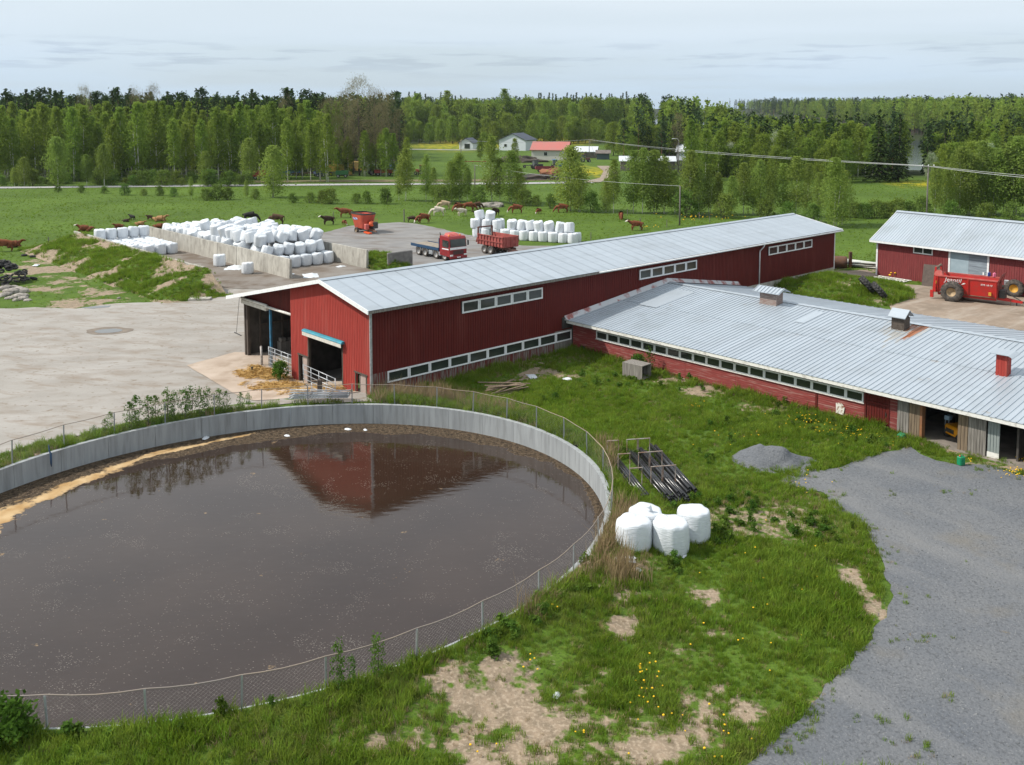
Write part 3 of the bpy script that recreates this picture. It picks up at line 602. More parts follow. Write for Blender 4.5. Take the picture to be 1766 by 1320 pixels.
def rust_roofmat(empty):
    m=M['roof'].copy(); m.name='rust_streaked_roof_sheet'; t=m.node_tree; n=t.nodes.new; l=t.links.new; b=t.nodes['Principled BSDF']
    tc=n('ShaderNodeTexCoord'); tc.object=empty
    src=b.inputs['Base Color'].links[0].from_socket
    def streak(src,cx,w,y0,y1,thr,col,amt,seed):
        sp=n('ShaderNodeSeparateXYZ'); l(tc.outputs['Object'],sp.inputs[0])
        def mth(op,a,c=None):
            r=n('ShaderNodeMath'); r.operation=op
            for i,q in enumerate((a,c)):
                if q is None: continue
                if isinstance(q,(int,float)): r.inputs[i].default_value=q
                else: l(q,r.inputs[i])
            return r.outputs[0]
        mx=mth('SUBTRACT',1.0,mth('DIVIDE',mth('ABSOLUTE',mth('SUBTRACT',sp.outputs[0],cx)),w))
        my=n('ShaderNodeMapRange'); my.inputs[1].default_value=y0; my.inputs[2].default_value=y1; l(sp.outputs[1],my.inputs[0])
        mp=n('ShaderNodeMapping'); mp.inputs['Scale'].default_value=(5,.55,1); mp.inputs['Location'].default_value=(seed,seed*.7,0); l(tc.outputs['Object'],mp.inputs[0])
        no=n('ShaderNodeTexNoise'); no.inputs['Scale'].default_value=1.2; no.inputs['Detail'].default_value=5; l(mp.outputs[0],no.inputs['Vector'])
        v=mth('MULTIPLY',mth('MAXIMUM',mx,0.0),my.outputs[0]); v=mth('ADD',v,mth('MULTIPLY',mth('SUBTRACT',no.outputs['Fac'],.5),1.3))
        r=n('ShaderNodeMapRange'); r.inputs[1].default_value=thr; r.inputs[2].default_value=thr+.12; r.inputs[4].default_value=amt; l(v,r.inputs[0])
        # only inside the box
        ins=mth('MULTIPLY',mth('GREATER_THAN',mx,0.0),mth('MULTIPLY',mth('GREATER_THAN',sp.outputs[1],y0),mth('LESS_THAN',sp.outputs[1],27.4)))
        f=mth('MULTIPLY',r.outputs[0],ins)
        mi=n('ShaderNodeMix'); mi.data_type='RGBA'; l(f,mi.inputs[0]); l(src,mi.inputs[6]); mi.inputs[7].default_value=(*col,1); return mi.outputs[2]
    o=streak(src,19.6,2.2,20.5,27.2,.40,(.44,.38,.29),.5,2.0)
    o=streak(o,20.25,.42,23.4,26.6,.30,(.36,.12,.035),.95,5.0); o=streak(o,19.72,.30,24.6,27.0,.34,(.26,.085,.03),.9,9.0); o=streak(o,9.2,.8,25.2,27.2,.52,(.34,.16,.07),.7,3.0)
    l(o,b.inputs['Base Color']); return m
# ---- the long red barn
BARN=thing('cattle_barn','long red boarded cattle barn with a pale metal gable roof and open doors','barn',(C0[0],C0[1],0),-TH)
RZ,RN=6.42,-4.85; SR,SLF=.205,.227; LEN=53.65; WID=-16.8; REC=.6
def rz_at(n): return RZ-SR*(n-RN) if n>RN else RZ+SLF*(n-RN)
def build_barn():
    b=BARN
    # near gable
    g0=-9.2
    holes=[(-g0-6.97+0,-g0-3.03,-5,2.85),(-g0-8.2,-g0-7.08,-5,1.05),(-g0-1.56,-g0-.42,-5,1.25)]
    mb=MB(); boards(mb,(g0,0),(0,0),(0,-1),-1.05,lambda u:rz_at(g0+u)-.05,pitch=.185,holes=[(h[0],h[1],h[2],h[3]) for h in holes])
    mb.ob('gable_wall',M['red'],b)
    mb=MB(); boards(mb,(WID,REC),(g0+.05,REC),(0,-1),3.3,lambda u:rz_at(WID+u)-.05,pitch=.17); mb.ob('recessed_gable',M['red_shaded'],b)
    MB().box(g0-.02,g0+.06,.02,REC+.1,-1.0,rz_at(g0)-.06).ob('return_wall',M['red_shaded'],b)
    # long wall, upper boards with three ribbons of windows
    upW=[(6.83,13.94),(24.17,31.36),(41.9,49.27)]
    hol=[(a,c,4.06,4.80) for a,c in upW]+[(1.10,16.80,.76,1.42)]
    mb=MB(); boards(mb,(0,0),(0,LEN),(1,0),lambda u:1.43 if u<17.4 else (1.2 if u<37.5 else 1.66),5.30,pitch=.20,holes=[h for h in hol if h[2]>2]); mb.ob('long_wall',M['red_shaded'],b)
    mb=MB(); boards(mb,(0,0),(0,17.4),(1,0),-.25,1.425,pitch=.20,groove=.04,holes=hol[3:]); mb.ob('worn_lower_boarding',M['red_worn'],b,label='lower boards with the red paint worn off to grey')
    MB().box(-.12,.03,37.4,LEN-.01,-.4,1.655).ob('concrete_base',M['conc'],b)
    MB().box(-.1,-.02,17.5,37.4,-.4,1.2).ob('hidden_base',M['conc'],b)
    # windows
    for (a,c) in upW:
        p=(c-a)/5; wm=wframe_mesh(p-.03,.76,.10); pm=pane_mesh(p-.2,.58)
        for i in range(5): put_window(b,wm,pm,(.065,a+p*(i+.5),4.43),math.pi/2)
    p=(16.8-1.1)/10; wm=wframe_mesh(p-.03,.69,.085); pm=pane_mesh(p-.18,.54)
    for i in range(10):
        put_window(b,wm,pm,(.065,1.1+p*(i+.5),1.09),math.pi/2)
    # corner boards
    MB().box(-.02,.05,-.055,.09,-1.0,5.28).ob('corner_board',M['galv'],b)
    MB().box(-.02,.05,LEN-.1,LEN+.03,1.5,5.28).ob('corner_board',M['white'],b)
    # far gable and hidden left wall
    mb=MB(); boards(mb,(0,LEN),(WID,LEN),(0,1),-.8,lambda u:rz_at(-u)-.05,pitch=.4); mb.ob('far_gable',M['red_shaded'],b)
    mb=MB(); boards(mb,(WID,LEN),(WID,REC),(-1,0),-1.0,3.55,pitch=.4); mb.ob('far_side_wall',M['red_shaded'],b)
    # roof sheets
    v0,v1=-.45,LEN+.55; K=50; pw=(v1-v0)/K
    def panel(run,drop,nm):
        # local: x along slope (0 ridge -> run eave), y width
        mb=MB(); e=.022; sp=.045
        ang=math.atan2(drop,run); Lr=math.hypot(run,drop)
        prof=[(0,0),(pw*.5,0),(pw-.032,0)]
        pv=[];pf=[]
        for x in (0,Lr):
            for (y,z) in prof: pv.append((x,y,z))
        k=len(prof)
        for i in range(k-1): pf.append((i,i+1,k+i+1,k+i))
        for (y,z) in prof: pass
        o=len(pv)
        for x in (0,Lr):
            for y in (0,pw-.032): pv.append((x,y,-e))
        pf+=[(o,o+2,o+3,o+1),(o+2,k,2*k-1,o+3),(0,o,o+1,k-1)]
        mb.add(pv,pf); return mb.mesh(nm,M['roof']),ang
    rm,ra=panel(.5-RN,SR*(.5-RN),'roof_sheet'); lm,la=panel(RN-(-17.5),SLF*(RN+17.5),'roof_sheet')
    for i in range(K):
        o=link('roof_sheet',rm,b,(RN,v0+i*pw,RZ+.02)); o.rotation_euler=(R.uniform(-.0015,.0015),ra+R.uniform(-.0006,.0006),0)
        o=link('roof_sheet',lm,b,(RN,v0+(i+1)*pw,RZ+.02)); o.rotation_euler=(0,la,math.pi)
    for (na_,nb_) in ((RN+.02,.46),(-17.46,RN-.02)):
        za_,zb_=rz_at(na_)-.012,rz_at(nb_)-.012; MB().hexa([(na_,v0+.05,za_-.05),(nb_,v0+.05,zb_-.05),(nb_,v1-.05,zb_-.05),(na_,v1-.05,za_-.05),(na_,v0+.05,za_),(nb_,v0+.05,zb_),(nb_,v1-.05,zb_),(na_,v1-.05,za_)]).ob('roof_deck',M['wood_dark'],b)
    MB().prism([(-.28,-.05),(0,.05),(.28,-.05),(0,.02)],v0,v1,M=Mt((RN,0,RZ+.05))).ob('ridge_cap',M['roof'],b)
    # verge boards (white)
    for yy,mm in ((v0-.05,M['white']),(v1+.0,M['white'])):
        for (n0,n1) in ((RN,.52),(-17.52,RN)):
            z0,z1=rz_at(n0),rz_at(n1); mb=MB()
            mb.hexa([(n0,yy,z0-.2),(n1,yy,z1-.2),(n1,yy+.05,z1-.2),(n0,yy+.05,z0-.2),(n0,yy,z0+.05),(n1,yy,z1+.05),(n1,yy+.05,z1+.05),(n0,yy+.05,z0+.05)]); mb.ob('verge_board',mm,b)
    # eave edge and gutter
    ez=rz_at(.5)
    MB().box(.44,.50,v0,v1,ez-.17,ez-.03).ob('eave_board',M['wood_grey'],b)
    MB().box(-.02,.44,v0+.05,v1-.05,ez-.10,ez-.06).ob('soffit',M['red_shaded'],b)
    mb=MB()
    for i in range(38):
        y=.6+i*1.4; mb.box(.05,.47,y,y+.06,ez-.2,ez-.09)
    mb.ob('rafter_tails',M['wood_grey'],b)
    mb=MB(); mb.tube([(.57,19.2,ez-.06),(.57,v1,ez-.10)],.065,8); mb.ob('gutter',M['white'],b,True)
    mb=MB(); mb.tube([(.57,40.5,ez-.1),(.5,40.5,ez-.3),(.12,40.5,ez-.72),(.10,40.5,ez-.85),(.10,40.5,1.3)],.055,8); mb.ob('downpipe',M['white'],b,True)
    MB().box(-17.55,-17.48,v0,v1,rz_at(-17.5)-.17,rz_at(-17.5)-.02).ob('eave_board',M['white'],b)
    # doorway, roller canopy
    mb=MB(); mb.box(-7.06,-6.96,-.04,.12,-1,2.86).box(-3.04,-2.94,-.04,.12,-1,2.86).box(-7.06,-2.94,-.04,.12,2.84,2.92); mb.ob('door_frame',M['wood_dark'],b)
    mb=MB()
    prof=[(-.0,.04),(-.22,.03),(-.25,.09),(-.2,.16),(-.1,.19),(0,.19)]
    vs=[(x,y-.05,z+2.72) for x in (-7.35,-2.7) for (y,z) in prof]; k=len(prof)
    mb.add(vs,[(i,i+1,k+i+1,k+i) for i in range(k-1)]+[tuple(range(k)),tuple(range(2*k-1,k-1,-1)),(k-1,0,k,2*k-1)]); mb.ob('roller_canopy',M['teal'],b)
    MB().box(-7.3,-2.75,-.29,-.26,2.54,2.76).ob('canopy_flap',M['canvas'],b)
    # small hatches
    for (a,c,zt) in ((-8.2,-7.08,1.05),(-1.56,-.42,1.25)):
        mb=MB(); mb.box(a-.05,a+.05,-.05,.1,-1,zt).box(c-.05,c+.05,-.05,.1,-1,zt).box(a-.12,c+.12,-.07,.1,zt,zt+.09); mb.ob('hatch_frame',M['wood_dark'],b)
        mb=MB(); mb.box(a+.45,c-.06,.02,.06,-.95,zt-.05); mb.ob('hatch_door',mat('pale_hatch_board',(.42,.33,.29),(.33,.26,.23),sc=2,rough=.9),b)
        mb=MB(); mb.hexa([(a+.06,.25,-.9),(a+.12,.25,-.9),(a+.12,.3,-.9),(a+.06,.3,-.9),(a+.36,.0,zt-.1),(a+.42,.0,zt-.1),(a+.42,.05,zt-.1),(a+.36,.05,zt-.1)]); mb.ob('prop',M['wood_grey'],b)
    # open bay on the left: rolled screens, posts
    mb=MB(); mb.box(WID-.05,-13.2,REC-.28,REC-.06,3.05,3.32,M=None); mb.ob('screen_box',M['canvas'],b)
    for q in ((-13.3,g0+.05,3.34),(WID-.1,-13.1,3.42)): MB().tube([(q[0],REC-.22,q[2]),(q[1],REC-.22,q[2])],.09,10).ob('screen_roller',M['white_old'],b,True)
    MB().box(WID,WID+.16,REC-.1,REC+.12,-1,3.5).ob('door_post',M['wood_dark'],b); MB().box(WID+.2,WID+.42,REC-.05,REC+.15,-1,3.3).ob('door_post',M['wood_dark'],b)
    mb=MB(); mb.box(-13.0,-12.86,REC-.14,REC+.0,-1,3.3); mb.ob('blue_post',mat('blue_post_paint',(.02,.17,.32),(.03,.12,.2),sc=4,rough=.6),b)
    mb=MB(); mb.tube([(WID-.45,REC-.2,3.4),(WID-.75,REC-.35,.75)],.015,5).tube([(WID-.95,REC-.4,.78),(WID-.1,REC-.3,.68)],.04,6); mb.ob('crank_rod',M['dark'],b)
    MB().box(WID+.09,WID+.12,REC+.1,13.9,-.78,3.5).ob('dark_inner_sheet',M['inside'],b)  # added dark sheet: shade of the open bay put into its colour
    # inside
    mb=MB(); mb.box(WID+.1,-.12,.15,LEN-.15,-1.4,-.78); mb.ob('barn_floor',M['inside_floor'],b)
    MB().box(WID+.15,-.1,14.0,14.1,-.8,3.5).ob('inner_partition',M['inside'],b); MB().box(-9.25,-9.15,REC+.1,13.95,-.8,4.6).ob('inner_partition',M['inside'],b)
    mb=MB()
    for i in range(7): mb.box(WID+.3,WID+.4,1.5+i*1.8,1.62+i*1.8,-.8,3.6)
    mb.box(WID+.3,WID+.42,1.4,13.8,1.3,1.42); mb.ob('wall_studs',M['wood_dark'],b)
build_barn()
def vent_roof(n,s): return 2.2+(s-16.3)*.1106
# things by the barn
def put(ob,n,s,z,rz=0): ob.location=(*L(n,s),z); ob.rotation_euler=(0,0,-TH+rz); return ob
def tube_gate(label,length,h,rails,ups,loc,group=None,mesh_end=False,rz=0):
    t=thing('tube_gate',label,'gate',(0,0,0),0,group); put(t,*loc,rz)
    for i in range(rails):
        z=h*i/(rails-1); MB().tube([(0,0,z),(length,0,z)],.024,6).ob('rail',M['galv'],t,True)
    mb=MB()
    for i in range(ups): x=length*i/(ups-1); mb.tube([(x,.02,-.02),(x,.02,h+.02)],.03,6)
    mb.ob('upright_frame',M['galv'],t,True)
    if mesh_end:
        mb=MB()
        for i in range(9): x=.08+i*.07; mb.tube([(x,0,0),(x,0,h)],.012,4)
        mb.ob('bar_panel',M['galv'],t)
    return t
tube_gate('galvanised tube gate closing the open left bay of the barn beside the blue post',3.55,1.35,6,5,(-12.8,.25,-.70),'galvanised tube gates',True)
tube_gate('galvanised tube gate across the doorway under the teal canopy',4.1,1.5,6,5,(-6.95,-.45,-.78),'galvanised tube gates',rz=-.05)
for i in range(4):
    g=tube_gate(['lowest','second','third','topmost'][i]+' of the galvanised hurdles stacked by the tank fence under the doorway',3.3,.95,5,4,(0,0,0),'hurdles stacked by the tank fence')
    x,y=G(503+2*i,694,.15); g.location=(x,y,max(float(hgt(x,y)),float(hgt(x+3.2,y)))+.22+.13*i); g.rotation_euler=(math.radians(80-2*i),0,.06-.03*i)
t=tube_gate('tube barrier running from the dark post past the second hatch by the tank',2.7,.95,4,3,(-3.3,-2.0,-.30),'galvanised tube gates',rz=.12)
p=tag(MB().bbox(-.13,.13,-.13,.13,-.9,1.25,.03).ob('timber_post',M['wood_dark']),'thick dark timber post standing by the stacked hurdles','post'); p.location=(*G(552,698,-.25),.0)
p=MB(); p.tube([(0,0,-.3),(.03,.01,.6),(.02,-.02,1.35)],[.10,.085,.08],8); p=tag(p.ob('birch_post',mat('birch_bark_post',(.6,.56,.52),(.25,.22,.2),sc=9,rough=.9),None,True),'short pale birch log post beside the blue post in the open bay','post'); put(p,-13.45,.05,-.75)
p=MB(); p.tube([(0,0,0),(0,0,.34)],.06,8).tube([(0,0,.34),(0,0,.40)],.085,8); p=tag(p.ob('iron_stub',M['dark']),'short dark iron stub standing in the straw','stub'); put(p,-12.2,-1.3,-.75)
# odds and ends inside the open bay
def inside_item(name,label,cat,mb,m,n,s,z,rz=0,smooth=False): o=tag(mb.ob(name,m,None,smooth),label,cat); put(o,n,s,z,rz); return o
inside_item('notice_board','pale board hung on the inner partition of the open bay','board',MB().bbox(-.04,.04,-.35,.35,0,1.1,.01),M['white_old'],-9.34,3.2,1.15)
mb=MB(); mb.lathe([(.16,.0),(.30,.03),(.30,.10),(.16,.13)],16,0,Mt(ry=math.pi/2)); inside_item('hose_reel','small red reel hung on the far wall of the open bay','reel',mb,mat('reel_red',(.35,.05,.07),None,rough=.5),WID+.45,5.0,1.0)
mb=MB(); mb.lathe([(0,0),(.22,0),(.30,.3),(.31,.33),(.27,.33),(.2,.05),(0,.05)],14); inside_item('bucket','orange bucket on the floor of the open bay','bucket',mb,mat('bucket_orange',(.65,.20,.03),None,rough=.5),WID+1.4,4.2,-.78,0,True)
mb=MB(); mb.bbox(0,.5,0,1.4,0,.75,.03).bbox(.02,.48,.1,.5,.75,1.0,.02).bbox(.05,.4,.8,1.2,.75,.9,.02); inside_item('workbench','cluttered grey bench along the far wall of the open bay','bench',mb,M['wood_grey'],WID+.5,2.8,-.78)
tube_gate('curved rail barrier inside the open bay',3.0,1.1,3,4,(-12.4,2.3,-.78),'galvanised tube gates')
# barrel vent near the ridge
def hit(u,v,fn):
    # intersect pixel ray with a barn-local surface z=fn(n,s)
    lo,hi=5.0,400.0; d=ray(u,v)
    for _ in range(60):
        m=(lo+hi)/2; x,y,z=d[0]*m,d[1]*m,HC+d[2]*m; r=np.array([x,y])-C0; 
        if z>fn(float(r@NV),float(r@AV)): lo=m
        else: hi=m
    r=np.array([d[0]*lo,d[1]*lo])-C0; return float(r@NV),float(r@AV),HC+d[2]*lo
n_,s_,z_=hit(820,444,lambda n,s:rz_at(n))
t=thing('roof_vent','round grey metal vent drum standing at the ridge of the long barn roof','roof vent'); put(t,n_,s_,z_)
MB().lathe([(0,-.1),(.62,-.1),(.66,-.02),(.45,.06),(.42,.1)],18).ob('flashing',M['dark'],t)
MB().lathe([(.40,0),(.40,1.0),(.46,1.02),(.46,1.12),(.36,1.14),(.33,1.1),(.33,.7),(0,.7)],18).ob('drum',M['galv'],t,True)
mb=MB()
for i in range(5): a=i*1.256; mb.tube([(.42*math.cos(a),.42*math.sin(a),1.0),(.44*math.cos(a),.44*math.sin(a),1.42)],.018,5)
mb.ob('cap_rods',M['galv'],t)
# ---- low wing
WING=thing('cow_shed_wing','long low red cow shed wing with a ribbed roof and many small windows','barn',(C0[0],C0[1],0),-TH)
M['roof_rust']=rust_roofmat(WING)
WE=46.0; WS=16.9; RS=27.6; WZ=2.2
def build_wing():
    b=WING; n0=.16
    # horizontal plank wall up to the wooden part
    mb=MB(); ph=.118; wx0,wx1=2.41,21.66
    for i in range(18):
        z=-.10+i*ph
        if z+ph>2.06: break
        def seg(a,c): mb.hexa([(a,WS-.028,z),(c,WS-.028,z),(c,WS+.05,z),(a,WS+.05,z),(a,WS-.006,z+ph-.004),(c,WS-.006,z+ph-.004),(c,WS+.05,z+ph-.004),(a,WS+.05,z+ph-.004)])
        cuts=[n0,5.3,9.9,13.6,17.2,18.9,21.8] if not (1.17<z+ph/2<1.80) else None
        if cuts:
            for a,c in zip(cuts[:-1],cuts[1:]): seg(a+.006,c-.006)
        else: seg(n0,wx0); seg(wx1,21.8)
    mb.ob('plank_wall',M['red_plank'],b)
    mb=MB()
    for i in range(17):
        z=-.10+i*ph; mb.hexa([(23.05,WS-.028,z),(23.5,WS-.028,z),(23.5,WS+.05,z),(23.05,WS+.05,z),(23.05,WS-.006,z+ph-.004),(23.5,WS-.006,z+ph-.004),(23.5,WS+.05,z+ph-.004),(23.05,WS+.05,z+ph-.004)])
    mb.ob('plank_wall',M['red_plank'],b)
    MB().box(n0,23.4,WS+.06,WS+.12,-.2,1.18).ob('dark_inner_sheet',M['inside'],b)
    for q in ((18.85,18.97,WS-.06,WS-.02,-.05,1.17),(21.72,21.82,WS-.06,WS-.02,-.05,2.05),(23.0,23.08,WS-.06,WS-.02,-.05,2.05),(21.82,23.0,WS-.07,WS-.03,1.28,1.40)): MB().box(*q).ob('batten',M['red_shaded'],b)
    mb=MB(); boards(mb,(21.82,WS),(23.0,WS),(0,-1),.0,1.27,pitch=.15); d=mb.ob('board_door',M['red_shaded'],b)
    mb=MB(); mb.tube([(22.9,WS-.05,.75),(22.9,WS-.05,.95)],.02,5); mb.ob('handle',M['dark'],d)
    mb=MB(); boards(mb,(21.82,WS),(23.0,WS),(0,-1),1.41,2.05,pitch=.15); mb.ob('upper_boarding',M['red_shaded'],b)
    p=(wx1-wx0)/19; wm=wframe_mesh(p-.01,.56,.075,.06); pm=pane_mesh(p-.15,.42)
    for i in range(19): put_window(b,wm,pm,(wx0+p*(i+.5),WS-.025,1.485),0)
    MB().box(wx0-.05,wx1+.05,WS-.12,WS-.092,1.16,1.20).ob('window_sill',M['white_old'],b)
    # timber sliding doors and openings
    def door(nm,a,c,m,z0=-.05,z1=2.02,off=.10,lab=None):
        mb=MB(); boards(mb,(a,WS-off),(c,WS-off),(0,-1),z0,z1,pitch=.15,groove=.02,back=.04); o=mb.ob(nm,m,b); 
        if lab: o['label']=lab
        return o
    door('sliding_door',23.55,24.15,M['wood_grey'],lab='greyer left half of the timber doors'); door('sliding_door',24.17,24.72,M['wood_brown'],lab='brown timber door leaf left of the open bay')
    MB().box(24.72,24.84,WS-.12,WS+.25,0,2.02).ob('door_jamb',mat('orange_brown_board',(.30,.13,.05),(.22,.10,.05),sc=2,rough=.9),b)
    door('sliding_door',26.62,27.1,M['wood_brown']); door('sliding_door',27.12,27.95,M['wood_grey'])
    o=door('hinged_door',28.0,28.55,mat('faded_blue_door',(.27,.30,.29),(.20,.23,.23),sc=2,rough=.9,stretch=(6,6,.5)),off=.02); MB().box(28.0,28.55,WS-.07,WS-.05,-.0,.28).ob('kick_plate',M['white_old'],o)
    door('sliding_door',29.95,31.6,M['wood_brown'])
    door('sliding_door',33.6,WE-.2,M['red_shaded'])
    MB().box(23.5,WE-.2,WS-.05,WS+.05,2.02,2.16).ob('lintel',M['wood_dark'],b)
    # inside
    MB().box(23.5,WE-.3,WS-.4,36.8,-.3,.02).ob('bay_floor',mat('bay_concrete',(.27,.235,.20),(.17,.15,.13),sc=1.5,rough=.9),b)
    MB().box(n0,WE-.2,36.9,37.0,-.2,1.95).ob('back_wall',M['red_shaded'],b)
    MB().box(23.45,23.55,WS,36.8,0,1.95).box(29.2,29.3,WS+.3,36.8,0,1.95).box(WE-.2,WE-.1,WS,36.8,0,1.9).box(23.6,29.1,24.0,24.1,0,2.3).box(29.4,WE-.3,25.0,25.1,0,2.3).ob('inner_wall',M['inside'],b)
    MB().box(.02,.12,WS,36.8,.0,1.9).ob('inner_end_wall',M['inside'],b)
    # roof sheets with ribs
    pw=.62; K=int((WE+.3-.3)/pw); Ls=math.hypot(11.35,1.2552)
    def ribbed(Lr,wd,nribs,nm,m,hgt_=.035):
        mb=MB(); prof=[]
        rp=wd/nribs
        for i in range(nribs):
            a=i*rp; prof+=[(a,0),(a+.012,hgt_),(a+.045,hgt_),(a+.057,0)]
        prof.append((wd-.003,0)); k=len(prof)
        v=[(y,x,z) for x in (0,Lr) for (y,z) in prof]; f=[(i,k+i,k+i+1,i+1) for i in range(k-1)]
        o=len(v); v+=[(0,0,-.02),(wd-.003,0,-.02),(0,Lr,-.02),(wd-.003,Lr,-.02)]; f+=[(o,o+1,o+3,o+2),(o,0,k-1,o+1)]
        f=[tuple(reversed(q)) for q in f]
        mb.add(v,f); return mb.mesh(nm,m)
    ang=math.atan2(1.2552,11.35)
    lo=ribbed(5.9,pw,2,'roof_sheet',M['roof_rust']); up=ribbed(Ls-5.8,pw,2,'roof_sheet',M['roof_rust']); bk=ribbed(math.hypot(9.75,1.5),pw,1,'roof_sheet',M['roof'])
    for i in range(K):
        x=.30+i*pw
        o=link('roof_sheet',lo,b,(x,16.25,WZ)); o.rotation_euler=(ang+R.uniform(-.0012,.0012),0,0)
        dy=5.8*math.cos(ang); o=link('roof_sheet',up,b,(x,16.25+dy,WZ+5.8*math.sin(ang)+.022)); o.rotation_euler=(ang+R.uniform(-.001,.001),0,0)
        o=link('roof_sheet',bk,b,(x+pw,RS+9.75,WZ+1.2552-1.50)); o.rotation_euler=(math.atan2(1.50,9.75),0,math.pi)
    MB().prism([(-.25,-.03),(0,.04),(.25,-.03),(0,0)],.25,WE+.3,M=Mt((0,RS,WZ+1.31),rz=-math.pi/2)).ob('ridge_cap',M['roof'],b) if False else None
    mb=MB(); z=WZ+1.2552+.07; mb.add([(.2,RS-.28,z-.035),(WE+.3,RS-.28,z-.035),(WE+.3,RS,z+.01),(.2,RS,z+.01),(.2,RS+.28,z-.035),(WE+.3,RS+.28,z-.035)],[(0,1,2,3),(3,2,5,4)]); mb.ob('ridge_cap',M['roof'],b)
    # repair sheets lying on the roof
    for (x,y,w_,l_) in ((2.1,21.7,1.6,4.6),(13.3,24.0,.62,2.7)):
        mb=MB(); mb.box(0,w_,0,l_,.05,.058); o=mb.ob('repair_sheet',M['roof'],b,loc=(x,y,WZ+(y-16.25)*.1106)); o.rotation_euler=(ang,0,0)
    # fascia, wall flashing
    MB().box(.1,WE+.3,16.27,16.32,WZ-.22,WZ-.02).ob('fascia_board',M['white_old'],b)
    MB().box(.15,WE,16.32,WS+.05,WZ-.14,WZ-.11).ob('soffit',M['white_old'],b)
    pf=mat('worn_flashing',(.52,.53,.55),(.30,.10,.09),sc=1.4,rough=.6,lo=.52,hi=.66)
    mb=MB()
    zf=lambda s:WZ+(s-16.25)*.1106 if s<RS else WZ+1.2552-(s-RS)*.154
    for (a,c) in ((16.1,RS),(RS,37.3)):
        mb.hexa([(.06,a,zf(a)+.0),(.36,a,zf(a)+.06),(.36,c,zf(c)+.06),(.06,c,zf(c)+.0),(.06,a,zf(a)+.33),(.10,a,zf(a)+.33),(.10,c,zf(c)+.33),(.06,c,zf(c)+.33)])
    mb.ob('wall_flashing',pf,b)
    # weathered boards between barn and wing
    mb=MB(); boards(mb,(.06,15.2),(.06,16.85),(1,0),-.1,1.5,pitch=.16,groove=.02); mb.ob('grey_boarding',M['wood_grey'],b)
    mb=MB(); mb.box(.02,.10,15.9,16.8,1.62,2.4); mb.ob('dark_opening',M['dark'],b)
    mb=MB(); mb.box(.9,1.35,WS-.05,WS-.02,.1,.45); mb.ob('vent_hatch',M['dark'],b)
build_wing()
wroof=lambda n,s:WZ+(s-16.25)*.1106 if s<RS else WZ+1.2552-(s-RS)*.1106
def wing_vent(label,u,v,kind):
    n,s,z=hit(u,v,wroof); t=thing('roof_vent',label,'roof vent'); put(t,n,s,z); return t
t=wing_vent('wide wooden vent box with a broad low metal roof on the wing ridge',1330,524,0)
mb=MB()
for i in range(9): mb.box(-.65,.65,-.42,.42,-.15+i*.11,-.15+i*.11+.10)
mb.ob('box',mat('faded_vent_boards',(.24,.15,.13),(.34,.29,.26),sc=3,rough=.9,stretch=(1,1,6)),t)
mb=MB(); z=.84
mb.hexa([(-1.05,-.75,z),(1.05,-.75,z),(1.05,0,z+.30),(-1.05,0,z+.30),(-1.05,-.75,z+.05),(1.05,-.75,z+.05),(1.05,0,z+.35),(-1.05,0,z+.35)])
mb.hexa([(-1.05,0,z+.30),(1.05,0,z+.30),(1.05,.75,z),(-1.05,.75,z),(-1.05,0,z+.35),(1.05,0,z+.35),(1.05,.75,z+.05),(-1.05,.75,z+.05)])
for i in range(8):
    x=-1.0+i*.28; mb.hexa([(x,-.76,z+.05),(x+.04,-.76,z+.05),(x+.04,0,z+.36),(x,0,z+.36),(x,-.76,z+.09),(x+.04,-.76,z+.09),(x+.04,0,z+.40),(x,0,z+.40)])
mb.ob('roof',M['roof'],t)
t=wing_vent('dark little vent house with a steep roof on the wing ridge above rust streaks',1553,567,0)
mb=MB()
for i in range(6): mb.box(-.40,.40,-.40,.40,-.2+i*.155,-.2+i*.155+.145)
mb.ob('box',M['wood_dark'],t)
mb=MB(); z=.78
mb.hexa([(-.62,-.55,z-.02),(-.0,-.55,z+.42),(0,.55,z+.42),(-.62,.55,z-.02),(-.62,-.55,z+.03),(0,-.55,z+.47),(0,.55,z+.47),(-.62,.55,z+.03)])
mb.hexa([(0,-.55,z+.42),(.62,-.55,z-.02),(.62,.55,z-.02),(0,.55,z+.42),(0,-.55,z+.47),(.62,-.55,z+.03),(.62,.55,z+.03),(0,.55,z+.47)])
o=mb.ob('roof',M['roof'],t); o.rotation_euler=(0,0,math.pi/2); 
mb=MB(); mb.prism([(-.38,.72),(.38,.72),(0,1.10)],-.36,-.33); mb.prism([(-.38,.72),(.38,.72),(0,1.10)],.33,.36); o=mb.ob('gable_boards',M['wood_dark'],t); o.rotation_euler=(0,0,math.pi/2)
MB().box(-.7,.7,-.75,.6,-.07,-.045).ob('flashing',M['roof'],t)
t=wing_vent('red boarded chimney with a bent metal cap on the near slope of the wing roof',1730,646,0)
mb=MB()
for i in range(4):
    a=-.27+i*.135; mb.box(a+.004,a+.131,-.29,-.27,-.2,1.12); mb.box(a+.004,a+.131,.27,.29,-.2,1.12); mb.box(-.29,-.27,a+.004,a+.131,-.2,1.12); mb.box(.27,.29,a+.004,a+.131,-.2,1.12)
mb.box(-.27,.27,-.27,.27,-.2,1.11); mb.ob('shaft',M['red'],t)
mb=MB(); mb.hexa([(-.55,-.52,1.14),(.40,-.52,1.14),(.40,.52,1.22),(-.55,.52,1.22),(-.55,-.52,1.17),(.40,-.52,1.17),(.40,.52,1.25),(-.55,.52,1.25)])
mb.hexa([(.40,-.52,1.14),(.62,-.52,1.04),(.62,.52,1.12),(.40,.52,1.22),(.40,-.52,1.17),(.62,-.52,1.07),(.62,.52,1.15),(.40,.52,1.25)]); mb.ob('cap',M['roof'],t)
